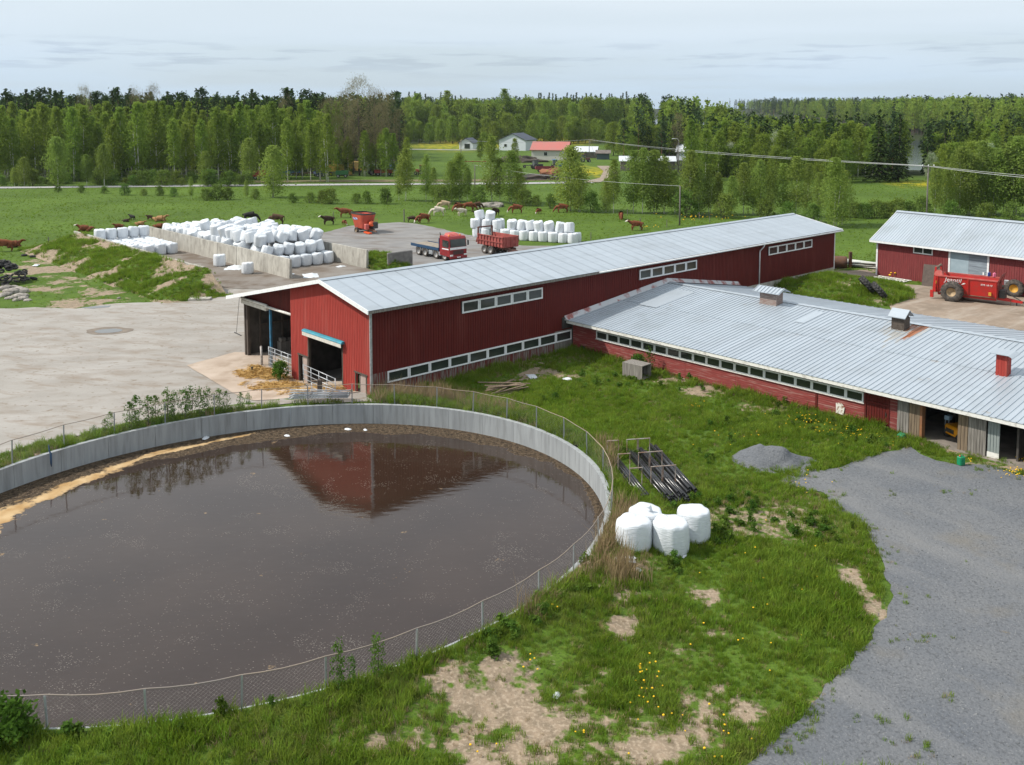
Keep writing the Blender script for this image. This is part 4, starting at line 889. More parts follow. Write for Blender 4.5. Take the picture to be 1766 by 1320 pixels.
# ---- machine shed
SE=Vector((.62,-.785)).normalized(); SB=Vector((-SE.y,SE.x)); SP=Vector(G(1511,476,.8)); SRZ=math.atan2(SE.y,SE.x)
def planehit(u,v,p0,nn):
    d=ray(u,v); t=((p0[0])*nn[0]+(p0[1])*nn[1])/(d[0]*nn[0]+d[1]*nn[1]); return (d[0]*t,d[1]*t,HC+d[2]*t)
def sloc(u,v): p=planehit(u,v,SP,SB); return (Vector(p[:2])-SP)@SE if False else ((p[0]-SP.x)*SE.x+(p[1]-SP.y)*SE.y),p[2]
def build_shed():
    b=thing('machine_shed','dark red machine shed with a ribbed metal roof and a pale blue double door','shed',(SP.x,SP.y,0),SRZ)
    Lx=32.0; ez=4.55; D=8.7; rz=6.75
    w0,wz0=sloc(1576,436); w1,wz1=sloc(1609,425); d0,dz0=sloc(1640,426); d1,dz1=sloc(1704,432)
    hz=[(w0,w1,wz0-.02,wz0+.68),(d0,d1,-1,4.12)]
    mb=MB(); boards(mb,(0,0),(Lx,0),(0,-1),.4,ez-.05,pitch=.21,holes=hz); mb.ob('front_wall',M['red_shed'],b)
    mb=MB(); boards(mb,(0,D),(0,0),(-1,0),.4,lambda u:ez-.1+(rz-ez)*(1-abs(u-D/2)/(D/2)),pitch=.3); mb.ob('gable_wall',M['red_shed'],b)
    MB().box(.1,Lx,D-.1,D,.4,ez-.1).box(Lx-.1,Lx,0,D-.12,.4,ez-.1).ob('back_wall',M['red_shed'],b)
    MB().box(-.04,.12,-.06,.0,.4,ez-.1).ob('corner_board',M['white'],b)
    wm=wframe_mesh(w1-w0+.06,.72,.09,.07,(0,)); pm=pane_mesh(w1-w0-.1,.56); put_window(b,wm,pm,((w0+w1)/2,-.02,wz0+.33),0)
    mb=MB(); mb.box(d0-.16,d0,-.07,.05,.5,4.15).box(d1,d1+.16,-.07,.05,.5,4.15).box(d0-.16,d1+.16,-.07,.05,4.15,4.28); mb.ob('door_frame',M['white'],b)
    dm=(d0+d1)/2; bl=mat('pale_blue_door',(.30,.38,.43),(.25,.33,.38),sc=1.5,rough=.7); gr=mat('grey_board_door',(.25,.30,.345),(.17,.20,.235),sc=1.4,rough=.8,stretch=(.7,1,7))
    d=MB().box(d0,dm,-.03,.03,.55,4.14).ob('door_leaf',bl,b,label='plain pale blue door leaf with a small wicket'); MB().box(d0+.35,d0+1.5,-.06,-.032,.75,1.7).ob('wicket',bl,d)
    mb=MB()
    for i in range(9): mb.box(dm+.01,d1,-.05+(i%2)*.015,.02,.55+i*.40,.55+i*.40+.385)
    d=mb.ob('door_leaf',gr,b,label='grey door leaf of wide horizontal boards'); MB().box(d1-.35,d1-.22,-.09,-.052,2.3,2.55).ob('handle',M['white'],d)
    MB().box(d0-.5,d0+3.2,-.22,-.12,4.30,4.38).ob('door_track',M['galv'],b)
    # roof
    pw=1.12; run=D/2+.55; dr=(rz-ez)/(D/2)*run; Ls=math.hypot(run,dr); ang=math.atan2(dr,run); K=int((Lx+.9)/pw)
    mb=MB(); prof=[]
    for i in range(4):
        a=i*.28; prof+=[(a,0),(a+.015,.035),(a+.05,.035),(a+.065,0)]
    prof.append((pw-.003,0)); k=len(prof); v=[(y,x,z) for x in (0,Ls) for (y,z) in prof]; f=[(i+1,k+i+1,k+i,i) for i in range(k-1)]; o=len(v); v+=[(0,0,-.02),(pw-.003,0,-.02),(0,Ls,-.02),(pw-.003,Ls,-.02)]; f+=[(o+2,o+3,o+1,o),(o+1,k-1,0,o)]
    rm=mb.add(v,f).mesh('roof_sheet',M['roof']); y0=-.55; z0=rz-dr+.05
    for i in range(K):
        o=link('roof_sheet',rm,b,(-.45+i*pw,y0,z0)); o.rotation_euler=(ang+R.uniform(-.001,.001),0,0)
        o=link('roof_sheet',rm,b,(-.45+(i+1)*pw,D+.55,z0)); o.rotation_euler=(ang,0,math.pi)
    mb=MB(); z=rz+.1; mb.add([(-.5,D/2-.3,z-.11),(Lx+.4,D/2-.3,z-.11),(Lx+.4,D/2,z+.03),(-.5,D/2,z+.03),(-.5,D/2+.3,z-.11),(Lx+.4,D/2+.3,z-.11)],[(0,1,2,3),(3,2,5,4)]); mb.ob('ridge_cap',M['roof'],b)
    MB().box(-.45,Lx+.4,y0-.02,y0+.03,z0-.2,z0-.02).ob('fascia_board',M['white'],b)
    for (ya,za,yb,zb) in ((y0,z0,D/2,rz+.05),(D/2,rz+.05,D+.55,z0)):
        MB().hexa([(-.5,ya,za-.2),(-.46,ya,za-.2),(-.46,yb,zb-.2),(-.5,yb,zb-.2),(-.5,ya,za+.02),(-.46,ya,za+.02),(-.46,yb,zb+.02),(-.5,yb,zb+.02)]).ob('verge_board',M['white'],b)
    return b
M['red_shed']=mat('oxblood_board_paint',(.205,.028,.030),(.16,.023,.025),sc=2.0,rough=.75,stretch=(6,6,.5),bump=.004,bsc=30,col3=(.27,.07,.06),sc3=3,amt3=.4)
build_shed()
layer(M['roof'],(.30,.33,.35),.45,.52,.70,.45,(1,1,1),0,6,3); layer(M['roof_rust'],(.30,.33,.35),.45,.52,.70,.45,(1,1,1),0,6,3); layer(M['roof_rust'],(.33,.27,.21),1.3,.66,.74,.5,(1,1,1),0,5,12)
# ---- bunker silo walls
def silo_wall(label,n0,n1,s,z0,z1,th=.28,pl=2.4,z1b=None):
    t=thing('silo_wall',label,'concrete wall',(C0[0],C0[1],0),-TH); k=max(1,round((n1-n0)/pl)); p=(n1-n0)/k
    for i in range(k):
        a,c=n0+i*p+.012,n0+(i+1)*p-.012; j=R.uniform(-.025,.025); jz=R.uniform(-.03,.03); s0=s+j
        zz=z1
        MB().hexa([(a,s0-th*.7,z0),(c,s0-th*.7,z0),(c,s0+th*.7,z0),(a,s0+th*.7,z0),(a,s0-th*.4,zz+jz),(c,s0-th*.4,zz+jz),(c,s0+th*.4,zz+jz),(a,s0+th*.4,zz+jz)]).ob('wall_panel',M['conc'],t)
    return t
silo_wall('leaning left concrete silo wall backed by the grassy earth bank',-82.5,-43.8,9.75,-1.0,1.22)
silo_wall('middle concrete silo wall between the two stacks of white bales',-80.5,-42.0,18.4,-1.0,1.32)
silo_wall('right concrete silo wall ending in front of the grassy hump',-62,-42.2,28.1,-1.0,1.3)
t=thing('silo_wall','short dark concrete wall end seen over the long barn roof','concrete wall',(C0[0],C0[1],0),-TH)
MB().bbox(29.1-.0,32.5,-.15,.15,-1.0,1.1,.08,M=Mt((-39.8,0,0),rz=math.pi/2)).ob('wall_panel',mat('dark_concrete',(.22,.21,.20),(.14,.135,.13),sc=2,rough=.9,bump=.005),t)
# ---- earth banks (grass over soil)
GM=bpy.data.materials['meadow_ground']
BANKS=[]
def bank(name,n0,n1,s0,s1,zf,step=.5,barefn=None,seed=0):
    ns=np.arange(n0,n1+.01,step); ss=np.arange(s0,s1+.01,step); NN,SS=np.meshgrid(ns,ss); X=C0[0]+NN*NV[0]+SS*AV[0]; Y=C0[1]+NN*NV[1]+SS*AV[1]
    top=zf(NN,SS); rough=(fbm(X*.9,Y*.9,seed,5)-.5)*.75; base=hgt(X,Y); Z=base+np.where(top>0.02,np.maximum(top+rough*np.minimum(1,top*1.6),-.02),top-.05)
    nx,ny=len(ns),len(ss); idx=np.arange(nx*ny).reshape(ny,nx); q=np.stack([idx[:-1,:-1],idx[:-1,1:],idx[1:,1:],idx[1:,:-1]],-1).reshape(-1,4)
    me=bpy.data.meshes.new(name); me.from_pydata([tuple(p) for p in np.stack([X,Y,Z],-1).reshape(-1,3)],[],[tuple(int(i) for i in r) for r in q])
    bb=np.clip((fbm(X*.5,Y*.5,seed+5,4)-.47)*5,0,1) if barefn is None else barefn(NN,SS,X,Y)
    for nm,val in (('bare',bb),('yellow',bb*0),('wood',bb*0)):
        a=me.attributes.new(nm,'FLOAT','POINT'); a.data.foreach_set('value',val.astype(np.float32).ravel())
    me.materials.append(GM); me.polygons.foreach_set('use_smooth',np.ones(len(q),bool)); me.update()
    if me.polygons[0].normal.z<0: me.flip_normals()
    o=link(name,me); o['kind']='structure'; BANKS.append((X.ravel(),Y.ravel(),Z.ravel(),bb.ravel(),top.ravel())); return o
def zb1(n,s):
    d=9.55-s; prof=np.clip(1-(d-.3)/6.2,0,1); prof=prof**.85*1.95
    ends=sst(-37.5,-42.5,n)*sst(-86,-79,n); return np.where(d<-.05,-.3,prof*ends)
def bare1(n,s,X,Y):
    return np.clip((fbm(X*.45,Y*.45,31,4)-.44)*4.5+.5*sst(-50,-42,n)*0+.55*sst(8.0,9.3,s),0,1)
bank('earth_bank',-88,-37,1.5,9.6,zb1,.5,bare1,3)
bank('earth_mound',-3,14,38,56,lambda n,s:1.35*np.clip(1-np.sqrt(((n-4.2)/6.2)**2+((s-46.0)/7.0)**2),0,1)**.7*(n>.15),.5,lambda n,s,X,Y:np.clip((fbm(X*.5,Y*.5,77,4)-.56)*4,0,1),7)
bank('earth_hump',-47,-38,28.4,33,lambda n,s:1.5*np.clip(1-np.sqrt(((n+42.5)/4.2)**2+((s-30.3)/2.0)**2),0,1)**.6,.4,lambda n,s,X,Y:0*X,11)
# ------------------------------------------------------------------ wrapped bales
def wrapmat():
    m=mat('white_bale_wrap',(.67,.70,.735),(.60,.635,.675),sc=2.6,rough=.36,bump=.022,bsc=5.0,spec=.45,lo=.3,hi=.7,bstretch=(.8,.8,4.5)); return m
M['wrap']=wrapmat()
def bale_mesh(seed,r=.68,h=1.32,ns=40,tail=False):
    rr=random.Random(seed); mb=MB(); vs=[];fs=[]
    prof=[(0,0),(.35,0),(.66,.0),(.88,.012),(.96,.05),(.985,.14),(1.0,.26),(1.01,.42),(1.005,.6),(.99,.76),(.975,.88),(.945,.945),(.875,.982),(.70,.998),(.4,1.0),(.15,.992)]
    prof=prof[1:]; lob=[(rr.uniform(0,6.28),rr.uniform(.01,.03),k) for k in (2,3,5,9)]
    lean=(rr.uniform(-.04,.04),rr.uniform(-.04,.04)); k=len(prof)
    for i,(a,z) in enumerate(prof):
        for j in range(ns):
            q=2*math.pi*j/ns; d=1+sum(am*math.sin(n_*q+ph+z*1.3) for ph,am,n_ in lob)+(rr.random()-.5)*.012
            zz=z+ (vnoise(math.cos(q)*2.2+seed,math.sin(q)*2.2+z*2,seed)-.5)*.07*(1 if z>.5 else .0)*(1 if a>.2 else .6)
            zz-=.03*max(0,math.cos(q*1+lob[0][0]))*z
            vs.append((a*r*d*math.cos(q)+lean[0]*z*h,a*r*d*math.sin(q)+lean[1]*z*h,max(0,float(zz))*h))
    for i in range(k-1):
        for j in range(ns): jj=(j+1)%ns; fs.append((i*ns+j,i*ns+jj,(i+1)*ns+jj,(i+1)*ns+j))
    fs.append(tuple(range(ns-1,-1,-1))); fs.append(tuple((k-1)*ns+j for j in range(ns)))
    mb.add(vs,fs)
    if tail: mb.tube([(.1,-.2,h*.95),(.12,-.22,h*1.06),(.04,-.3,h*1.14),(-.08,-.3,h*1.15)],[.12,.05,.09,.06],7)
    return mb.mesh('wrapped_bale',M['wrap'],True)
BMESH=[bale_mesh(i) for i in range(5)]; BTAIL=bale_mesh(3,tail=True)
def bale(x,y,z,label,group=None,rot=None,me=None,sc=1.0):
    o=link('wrapped_bale',me or R.choice(BMESH),None,(x,y,z)); o.rotation_euler=rot or (0,0,R.uniform(0,6.28)); o.scale=(sc,)*3
    tag(o,label,'bale',group); return o
for (u,v,tz,lab,me,sc) in [(1092,966,0,'nearest left of four upright white wrapped bales beside the tank fence',BMESH[0],1.0),(1114,864,1.30,'white wrapped bale with a knotted tail, rearmost of the four by the pipe rack',BTAIL,.96),
    (1157,966,0,'front right of the four upright white wrapped bales, facing the bare patch',BMESH[1],.98),(1195,943,0,'rightmost of four upright white wrapped bales, nearest the gravel drive',BMESH[2],.95)]:
    x,y=G(u,v,tz); k=(y+(.66 if tz==0 else -.62))/y; bale(x*k,y*k,0.0,lab,'bales standing by the tank',me=me,sc=sc)
def lbale(n,s,z,lab,grp,rot=None,sc=1.0):
    x,y=L(n,s); return bale(x,y,z,lab,grp,rot,sc=sc)
YZ=-.74
# left bay: rows on the floor, a second tier at the back
g='bales in the left silo bay'
cols=[10.75,12.15,13.55,14.95,16.35]
for r_ in range(8):
    for c_,s in enumerate(cols):
        if r_<2 and c_<1: continue
        if r_==0 and c_<2: continue
        z=YZ
        lbale(-67.6-r_*1.36+R.uniform(-.08,.08),s+R.uniform(-.08,.08),z,f'white bale on the left bay floor, {["front","second","third","fourth","fifth","sixth","seventh","rear"][r_]} row, {ORD[c_]}',g)
for c_,s in enumerate(cols+[17.7][:0]):
    lbale(-76.4+R.uniform(-.1,.1),s+.1,YZ+1.31,f'white bale on the raised back tier of the left bay, {ORD[c_]}',g,(R.uniform(-.06,.06),R.uniform(-.06,.06),R.uniform(0,6)))
p=W2(379,459); bale(*G(379,459,-.74),-.74,'lone squat white bale against the middle silo wall, farther one','two loose bales by the middle wall',sc=1.02)
bale(*G(427,472,-.74),-.74,'lone white bale near the open end of the middle silo wall','two loose bales by the middle wall',sc=.92)
# big heap in the middle bay
g='bales in the big heap'
def tiers(i,c):
    if i==0: return 1
    if i==1: return 2
    if i<9: return 3 if not (c==5 and i>5) else 2
    if i<15: return 3 if (i*7+c*3)%5<2 else 2
    return 2
TN=['bottom','middle','upper','top']; RN_=['front','second','third','fourth','fifth','sixth','seventh','eighth','ninth','tenth','eleventh','twelfth','thirteenth','fourteenth','fifteenth','sixteenth','seventeenth','eighteenth','nineteenth','twentieth','twenty-first','rearmost']
for i in range(22):
    for c in range(6):
        n_=-48.4-i*1.36; s=19.6+c*1.42
        t_=tiers(i,c)
        if i>3 and R.random()<.07: t_=max(1,t_-1)
        for k in range(t_):
            front=(k>=tiers(i-1,c) if i>0 else True)
            if k<t_-1 and not front and not (c==0 and k>0) and c!=5: continue
            tl=R.uniform(.10,.30) if (k==t_-1 and i>0) else R.uniform(-.04,.06)
            lab=f'white bale in the {RN_[i]} row of the big heap, {TN[k]} tier, {ORD[c]}'
            o=lbale(n_-.10*k+R.uniform(-.14,.14),s+R.uniform(-.2,.2),YZ+k*1.22+(R.uniform(-.02,.08) if k else 0),lab,g,sc=R.uniform(.96,1.04))
            o.rotation_mode='XYZ'
            o.rotation_euler=(Euler((R.uniform(-.32,.32)*(k>0),R.uniform(-.34,.38)*(k>0),R.uniform(0,6.28))).to_matrix()).to_euler()
# long stack behind the barn: row of upright bales with a second layer
g='bales stacked in the pasture behind the barn'
A_=Vector(G(872,411,-.6)); B_=Vector(G(1003,419,-.6)); dv_=(B_-A_); ln=dv_.length; dv_/=ln; pv=Vector((-dv_.y,dv_.x)); k=int(ln/1.4)
for j in range(k+1):
    for r_ in range(2):
        p=A_+dv_*(j*1.4)+pv*(r_*1.4); z=float(hgt(p.x,p.y))
        bale(p.x,p.y,z,f'bottom white bale of the pasture stack, {"front" if r_==0 else "rear"} row, {ORD[j]}',g,sc=R.uniform(.97,1.06))
    if j>0:
        p=A_+dv_*(j*1.4-.7+R.uniform(-.1,.1))+pv*(.6+R.uniform(-.1,.1)); bale(p.x,p.y,float(hgt(p.x,p.y))+1.30,f'second layer white bale of the pasture stack, {ORD[j-1]}',g,(R.uniform(-.2,.25),R.uniform(-.25,.25),R.uniform(0,6)),sc=1.04)
for j in range(6):
    p=A_+dv_*(-4.5+(j%3)*1.4)+pv*(.3+1.4*(j//3)+R.uniform(-.15,.15)); z=float(hgt(p.x,p.y))
    bale(p.x,p.y,z,f'bottom bale of the tall block at the left end of the pasture stack, number {j+1} from the front left' if False else f'bottom bale in the taller block of the pasture stack, {"front" if j<3 else "rear"} row, {ORD[j%3]}',g)
    bale(p.x+R.uniform(-.25,.25),p.y+R.uniform(-.15,.15),z+1.22,f'middle bale in the taller block of the pasture stack, {"front" if j<3 else "rear"} row, {ORD[j%3]}',g)
    if j in (3,4): bale(p.x+R.uniform(-.1,.1),p.y-.6+R.uniform(-.2,.2),z+2.35,f'topmost bale of the taller block in the pasture stack, {ORD[j-3]}',g,(R.uniform(-.3,.3),R.uniform(-.3,.3),0))
# scraps of wrap lying about
def scrap(u,v,w,label,z=None,seed=0):
    p=GT(u,v); rr=random.Random(seed); mb=MB(); n=9; vs=[];fs=[]
    for i in range(n):
        for j in range(n):
            a=(i/(n-1)-.5)*w; b=(j/(n-1)-.5)*w*.6; f=max(0,1-((i/(n-1)-.5)**2+(j/(n-1)-.5)**2)*4)
            vs.append((a*(1+.3*rr.random()),b*(1+.3*rr.random()),.02+.12*w*rr.random()*f+.05*f))
    for i in range(n-1):
        for j in range(n-1): fs.append((i*n+j,(i+1)*n+j,(i+1)*n+j+1,i*n+j+1))
    o=tag(mb.add(vs,fs).ob('plastic_scrap',M['wrap'],None,True),label,'plastic scrap','scraps of white wrap'); o.location=(p.x,p.y,p.z+(.06 if v<500 else .01) if z is None else z); o.rotation_euler=(0,0,rr.uniform(0,3)); return o
for i,(u,v,w_,lab) in enumerate([(405,463,2.6,'flat sheet of white wrap on the silo floor between the two loose bales'),(536,477,2.2,'crumpled heap of white wrap at the barn roof corner in front of the big heap'),(588,461,1.0,'small strip of white wrap near the right silo wall'),(1076,966,.75,'torn white wrap at the foot of the nearest left bale'),(1100,984,.28,'little white scrap on the bare patch before the bales'),
    (1178,960,.3,'white shred by the foot of the front right bale'),(918,650,.8,'crumpled white sheet lying in shade along the long barn wall'),(980,655,.6,'thin white strip in the grass by the long barn wall'),(62,459,.9,'white strip lying by the tyre heap'),(40,778,.5,'white wad of wrap on the bank by the far left fence'),(960,1201,.28,'white scrap on the bare ground in the foreground'),(500,474,.8,'small wad of white wrap at the end of the middle silo wall')]):
    scrap(u,v,w_,lab,seed=i)
for i,(u,v,w_) in enumerate([(355,756,.5),(495,752,.35),(600,741,.4),(630,742,.3)]):
    x,y=G(u,v,-.8); o=scrap(u,700,w_,['grey lump of wrap floating on the crust at the far rim','tiny white wad on the crust below the stacked hurdles','white flake on the crust under the barn corner','pale flake on the crust right of the barn corner'][i],-.82,40+i); o.location=(x,y,-.82)
# ------------------------------------------------------------------ tyres, wheels
def tyre_profile(Ro,w,Ri): return [(Ri,-w*.42),(Ri+.3*(Ro-Ri),-w*.5),(Ro-.12*(Ro-Ri),-w*.5),(Ro,-w*.38),(Ro,w*.38),(Ro-.12*(Ro-Ri),w*.5),(Ri+.3*(Ro-Ri),w*.5),(Ri,w*.42)]
AX=Mt(rx=math.pi/2)
def tyre_mb(Ro,w,Ri,n=28,lugs=0,Mx=AX):
    mb=MB(); mb.lathe(tyre_profile(Ro,w,Ri),n,0,Mx,close=True)
    for i in range(lugs):
        for sd in (-1,1):
            a=2*math.pi*(i+.5*(sd>0))/lugs; m=Mx@Mt(rz=a)@Mt((Ro-.01,0,sd*w*.22),rx=sd*.6); mb.box(-.02,.045,-.055,.055,-w*.26,w*.26,0,m)
    return mb
def rim_mb(Ri,w,n=20,Mx=AX,disc=.12):
    mb=MB(); mb.lathe([(Ri+.01,-w*.44),(Ri*.93,-w*.40),(Ri*.88,-disc*w),(Ri*.55,-disc*w*.4),(Ri*.42,-disc*w*1.6),(Ri*.18,-disc*w*1.9),(0,-disc*w*1.9)],n,0,Mx); mb.lathe([(0,disc*w),(Ri*.85,disc*w),(Ri*.93,w*.40),(Ri+.01,w*.44)],n,0,Mx); return mb
def wheel(parent,loc,Ro,w,Ri,rimM,tyM=None,lugs=0,n=28,flip=False):
    o=tyre_mb(Ro,w,Ri,n,lugs).ob('wheel',tyM or M['tyre_dusty'],parent,True,loc,math.pi if flip else 0); rim_mb(Ri,w).ob('rim',rimM,o,True); return o
# heap of old tyres
tm=tyre_mb(.34,.20,.20,20,0,Mt()).mesh('old_tyre',M['tyre'],True)
cx,cy=G(-8,487,-.8); cnt=0
for i in range(170):
    a=R.uniform(0,6.283); rr=3.5*math.sqrt(R.random()); x=cx+rr*math.cos(a)*1.05; y=cy+rr*math.sin(a)*.8
    hh=2.0*max(0,1-(rr/3.6)**1.7)
    if y>cy+1.2 and hh<1.2: continue
    z=-.8+hh+R.uniform(-.08,.12)+.1; o=link('old_tyre',tm,None,(x,y,z)); tl=R.uniform(.1,.9); o.rotation_euler=(R.uniform(-tl,tl),R.uniform(-tl,tl),R.uniform(0,6)); s=R.uniform(.85,1.15); o.scale=(s,s,s)
    where='top' if hh>1.4 else ('flank' if hh>.6 else 'foot'); tag(o,f'old black tyre on the {where} of the tyre heap at the left edge','tyre','old tyres heaped at the left edge'); cnt+=1
for (u,v,lab) in [(42,442,'lone black tyre in the grass beyond the tyre heap, nearest the heap'),(56,444,'mossy half sunk tyre beyond the tyre heap'),(64,441,'farthest right loose tyre beyond the tyre heap')]:
    p=GT(u,v); o=link('old_tyre',tm,None,(p.x,p.y,p.z+.12)); tag(o,lab,'tyre','loose tyres beyond the heap')
# stones
def rock_mesh(seed):
    bm=bmesh.new(); bmesh.ops.create_icosphere(bm,subdivisions=2,radius=1); rr=random.Random(seed); sx=[rr.uniform(.7,1.2),rr.uniform(.6,1),rr.uniform(.4,.65)]
    for v in bm.verts:
        c=v.co.copy(); d=1+.35*(vnoise(c.x*1.6+seed*3,c.y*1.6+c.z,seed)-.5)+.2*(vnoise(c.z*2+seed,c.x*2,seed+2)-.5); v.co=Vector((c.x*sx[0],c.y*sx[1],c.z*sx[2]))*d
    me=bpy.data.meshes.new('boulder'); bm.to_mesh(me); bm.free(); me.materials.append(M['stone']); return me
M['stone']=mat('field_stone',(.33,.30,.265),(.20,.18,.165),sc=2.5,rough=.9,bump=.01,bsc=9,rnd=.25,col3=(.12,.12,.07),sc3=3,amt3=.4)
RM=[rock_mesh(i) for i in range(4)]
for i,(u,v,s) in enumerate([(4,500,.65),(14,498,.55),(24,496,.45),(32,500,.55),(38,504,.75),(22,506,.75),(10,509,.6),(2,512,.5),(34,513,.7),(40,517,.5),(17,515,.45),(28,519,.4),(12,503,.45),(44,511,.4),(47,519,.35)]):
    p=GT(u,v); o=link('boulder',RM[i%4],None,(p.x,p.y,p.z+.12*s),R.uniform(0,6)); o.scale=(s,)*3; tag(o,f'rough field boulder in the stone heap below the tyres, {ORD[i]}' if False else f'grey brown boulder in the stone heap below the tyres, {["big","middling","small"][0 if s>.6 else (1 if s>.45 else 2)]} one','boulder','boulders below the tyre heap')
for i,(u,v,s) in enumerate([(240,492,.32),(250,498,.28),(225,488,.25),(292,512,.22),(205,515,.2)]):
    p=GT(u,v); o=link('boulder',RM[i%4],None,(p.x,p.y,p.z+.05),R.uniform(0,6)); o.scale=(s,)*3; tag(o,'small stone lying on the earth bank by the left silo wall','boulder','stones on the earth bank')
o=tag(MB().bbox(-1.0,1.0,-.45,.45,0,.18,.03).ob('concrete_slab',M['conc']),'flat pale concrete slab lying at the end of the earth bank','slab'); o.location=(*G(345,517,-.75),-.76); o.rotation_euler=(0,0,.1)
# ------------------------------------------------------------------ text helper
def text_mesh(s,size,depth=.012,shear=0.0):
    c=bpy.data.curves.new('lettering','FONT'); c.body=s; c.size=size; c.extrude=depth; c.align_x='CENTER'; c.align_y='CENTER'; c.shear=shear; c.space_character=1.02
    o=bpy.data.objects.new('lettering_tmp',c); COL.objects.link(o); bpy.context.view_layer.update(); me=bpy.data.meshes.new_from_object(o.evaluated_get(bpy.context.evaluated_depsgraph_get())); bpy.data.objects.remove(o); bpy.data.curves.remove(c); return me
def lettering(s,size,m,parent,loc,rot,shear=0): me=text_mesh(s,size,.008,shear); me.materials.clear(); me.materials.append(m); o=link('lettering',me,parent,loc); o.rotation_euler=rot; return o
# ------------------------------------------------------------------ manure spreader
M['machine_red']=mat('machine_red_paint',(.50,.022,.018),(.40,.02,.018),sc=1.5,rough=.42,col3=(.25,.06,.04),sc3=3,amt3=.35)
M['machine_faded']=mat('sun_faded_red',(.52,.13,.11),(.42,.07,.06),sc=2,rough=.6)
M['rust']=mat('rusty_iron',(.16,.075,.04),(.10,.06,.045),sc=4,rough=.9)
M['rust_brown']=mat('brown_rusty_plate',(.13,.10,.085),(.09,.07,.06),sc=3,rough=.9)
M['rim_tan']=mat('muddy_cream_rim',(.45,.33,.19),(.25,.18,.11),sc=4,rough=.7)
M['rim_yellow']=mat('yellow_rim',(.62,.33,.03),(.45,.25,.04),sc=5,rough=.6)
M['rim_grey']=mat('grey_rim',(.42,.42,.42),(.28,.27,.26),sc=5,rough=.6)
M['mud']=mat('dried_mud',(.19,.14,.095),(.11,.08,.055),sc=4,rough=.95)
def spreader():
    hx,hy=.786,-.618; wx,wy=G(1641,520.5,.85)
    t=thing('manure_spreader','bright red manure spreader with huge tyres and white lettering by the machine shed','spreader')
    px,py=.618,.786   # far side
    t.location=(wx+px*1.20,wy+py*1.20,.86); t.rotation_euler=(0,0,math.atan2(hy,hx))
    W=.98; x0,x1=-1.35,3.35; zt,zb=2.0,.62
    def side(sg,nm):
        mb=MB(); a=.0
        v=[]
        for (x,w_) in ((x0,0),(x1,0)):
            v+=[(x,sg*(W-.22),zb),(x,sg*(W-.27),zb),(x,sg*(W-.05),zt),(x,sg*W,zt)]
        mb.add(v,[(0,3,2,1),(4,5,6,7),(0,4,7,3),(1,2,6,5),(2,3,7,6),(0,1,5,4)]); 
        return mb.ob(nm,M['machine_red'],t)
    side(-1,'side_panel'); side(1,'side_panel')
    for sg in (-1,1):
        MB().box(x0-.05,x1+.05,sg*(W+.0)-.06,sg*(W+.0)+.06,zt,zt+.10).ob('top_rail',M['machine_faded'],t)
        for x in (x0+.12,1.15,x1-.10):
            mb=MB(); v=[]
            for xx in (x-.05,x+.05): v+=[(xx,sg*(W-.24),zb-.03),(xx,sg*(W-.15),zb-.03),(xx,sg*(W+.07),zt-.002),(xx,sg*(W-.02),zt-.002)]
            mb.add(v,[(0,3,2,1),(4,5,6,7),(0,4,7,3),(1,2,6,5),(2,3,7,6),(0,1,5,4)]); mb.ob('rib',M['machine_red'],t)
    MB().box(x0,x1,-W+.2,W-.2,zb-.04,zb+.02).ob('floor',M['mud'],t)
    MB().box(x0+.1,x1-.1,-W+.35,-W+.5,zb-.25,zb-.05).ob('chassis_beam',M['machine_red'],t); MB().box(x0+.1,x1-.1,W-.5,W-.35,zb-.25,zb-.05).ob('chassis_beam',M['machine_red'],t)
    # headboard, leaning and slatted
    mb=MB(); mb.box(x1-.03,x1+.03,-W+.2,W-.2,zb,zt)
    for i in range(5): z=zt+.02+i*.12; mb.box(x1+.02+i*.05,x1+.06+i*.05,-W,W,z,z+.05)
    for y in (-W+.03,0,W-.03): mb.hexa([(x1,y-.03,zt-.3),(x1+.05,y-.03,zt-.3),(x1+.05,y+.03,zt-.3),(x1,y+.03,zt-.3),(x1+.26,y-.03,zt+.62),(x1+.31,y-.03,zt+.62),(x1+.31,y+.03,zt+.62),(x1+.26,y+.03,zt+.62)])
    mb.ob('headboard',mat('dark_red_mesh',(.20,.03,.025),(.12,.03,.025),sc=3,rough=.7),t)
    # rear beaters and frame
    for y in (-W+.08,W-.08): 
        MB().hexa([(x0-.25,y-.07,zb),(x0+.02,y-.07,zb),(x0+.02,y+.07,zb),(x0-.25,y+.07,zb),(x0-.1,y-.07,zt+.75),(x0+.02,y-.07,zt+.75),(x0+.02,y+.07,zt+.75),(x0-.1,y+.07,zt+.75)]).ob('rear_post',M['machine_red'],t)
    for y in (-.42,.42):
        mb=MB(); mb.tube([(x0-.12,y,.75),(x0-.05,y,zt+.35)],.14,10)
        for i in range(9):
            z=.85+i*.17; a=i*.8
            for q in (0,math.pi): mb.box(.0,.36,-.03,.03,-.012,.012,0,Mt((x0-.1,y,z),rz=a+q,ry=.15))
        mb.ob('beater',M['mud'],t)
    MB().hexa([(x0-.15,-W-.02,zt+.08),(x0+.55,-W-.02,zt+.08),(x0+.55,-W+.35,zt+.12),(x0-.15,-W+.35,zt+.12),(x0-.02,-W+.02,zt+.50),(x0+.42,-W+.02,zt+.42),(x0+.42,-W+.3,zt+.42),(x0-.02,-W+.3,zt+.50)]).ob('rear_guard',M['machine_faded'],t)
    mb=MB(); mb.tube([(x0-.05,-W+.2,zt+.62),(x0-.05,W-.2,zt+.72)],.10,8); mb.ob('cross_shaft',M['mud'],t)
    MB().box(x0-.42,x0-.16,-W-.02,-W+.16,.15,.75).ob('tail_lamp_bracket',M['machine_red'],t)
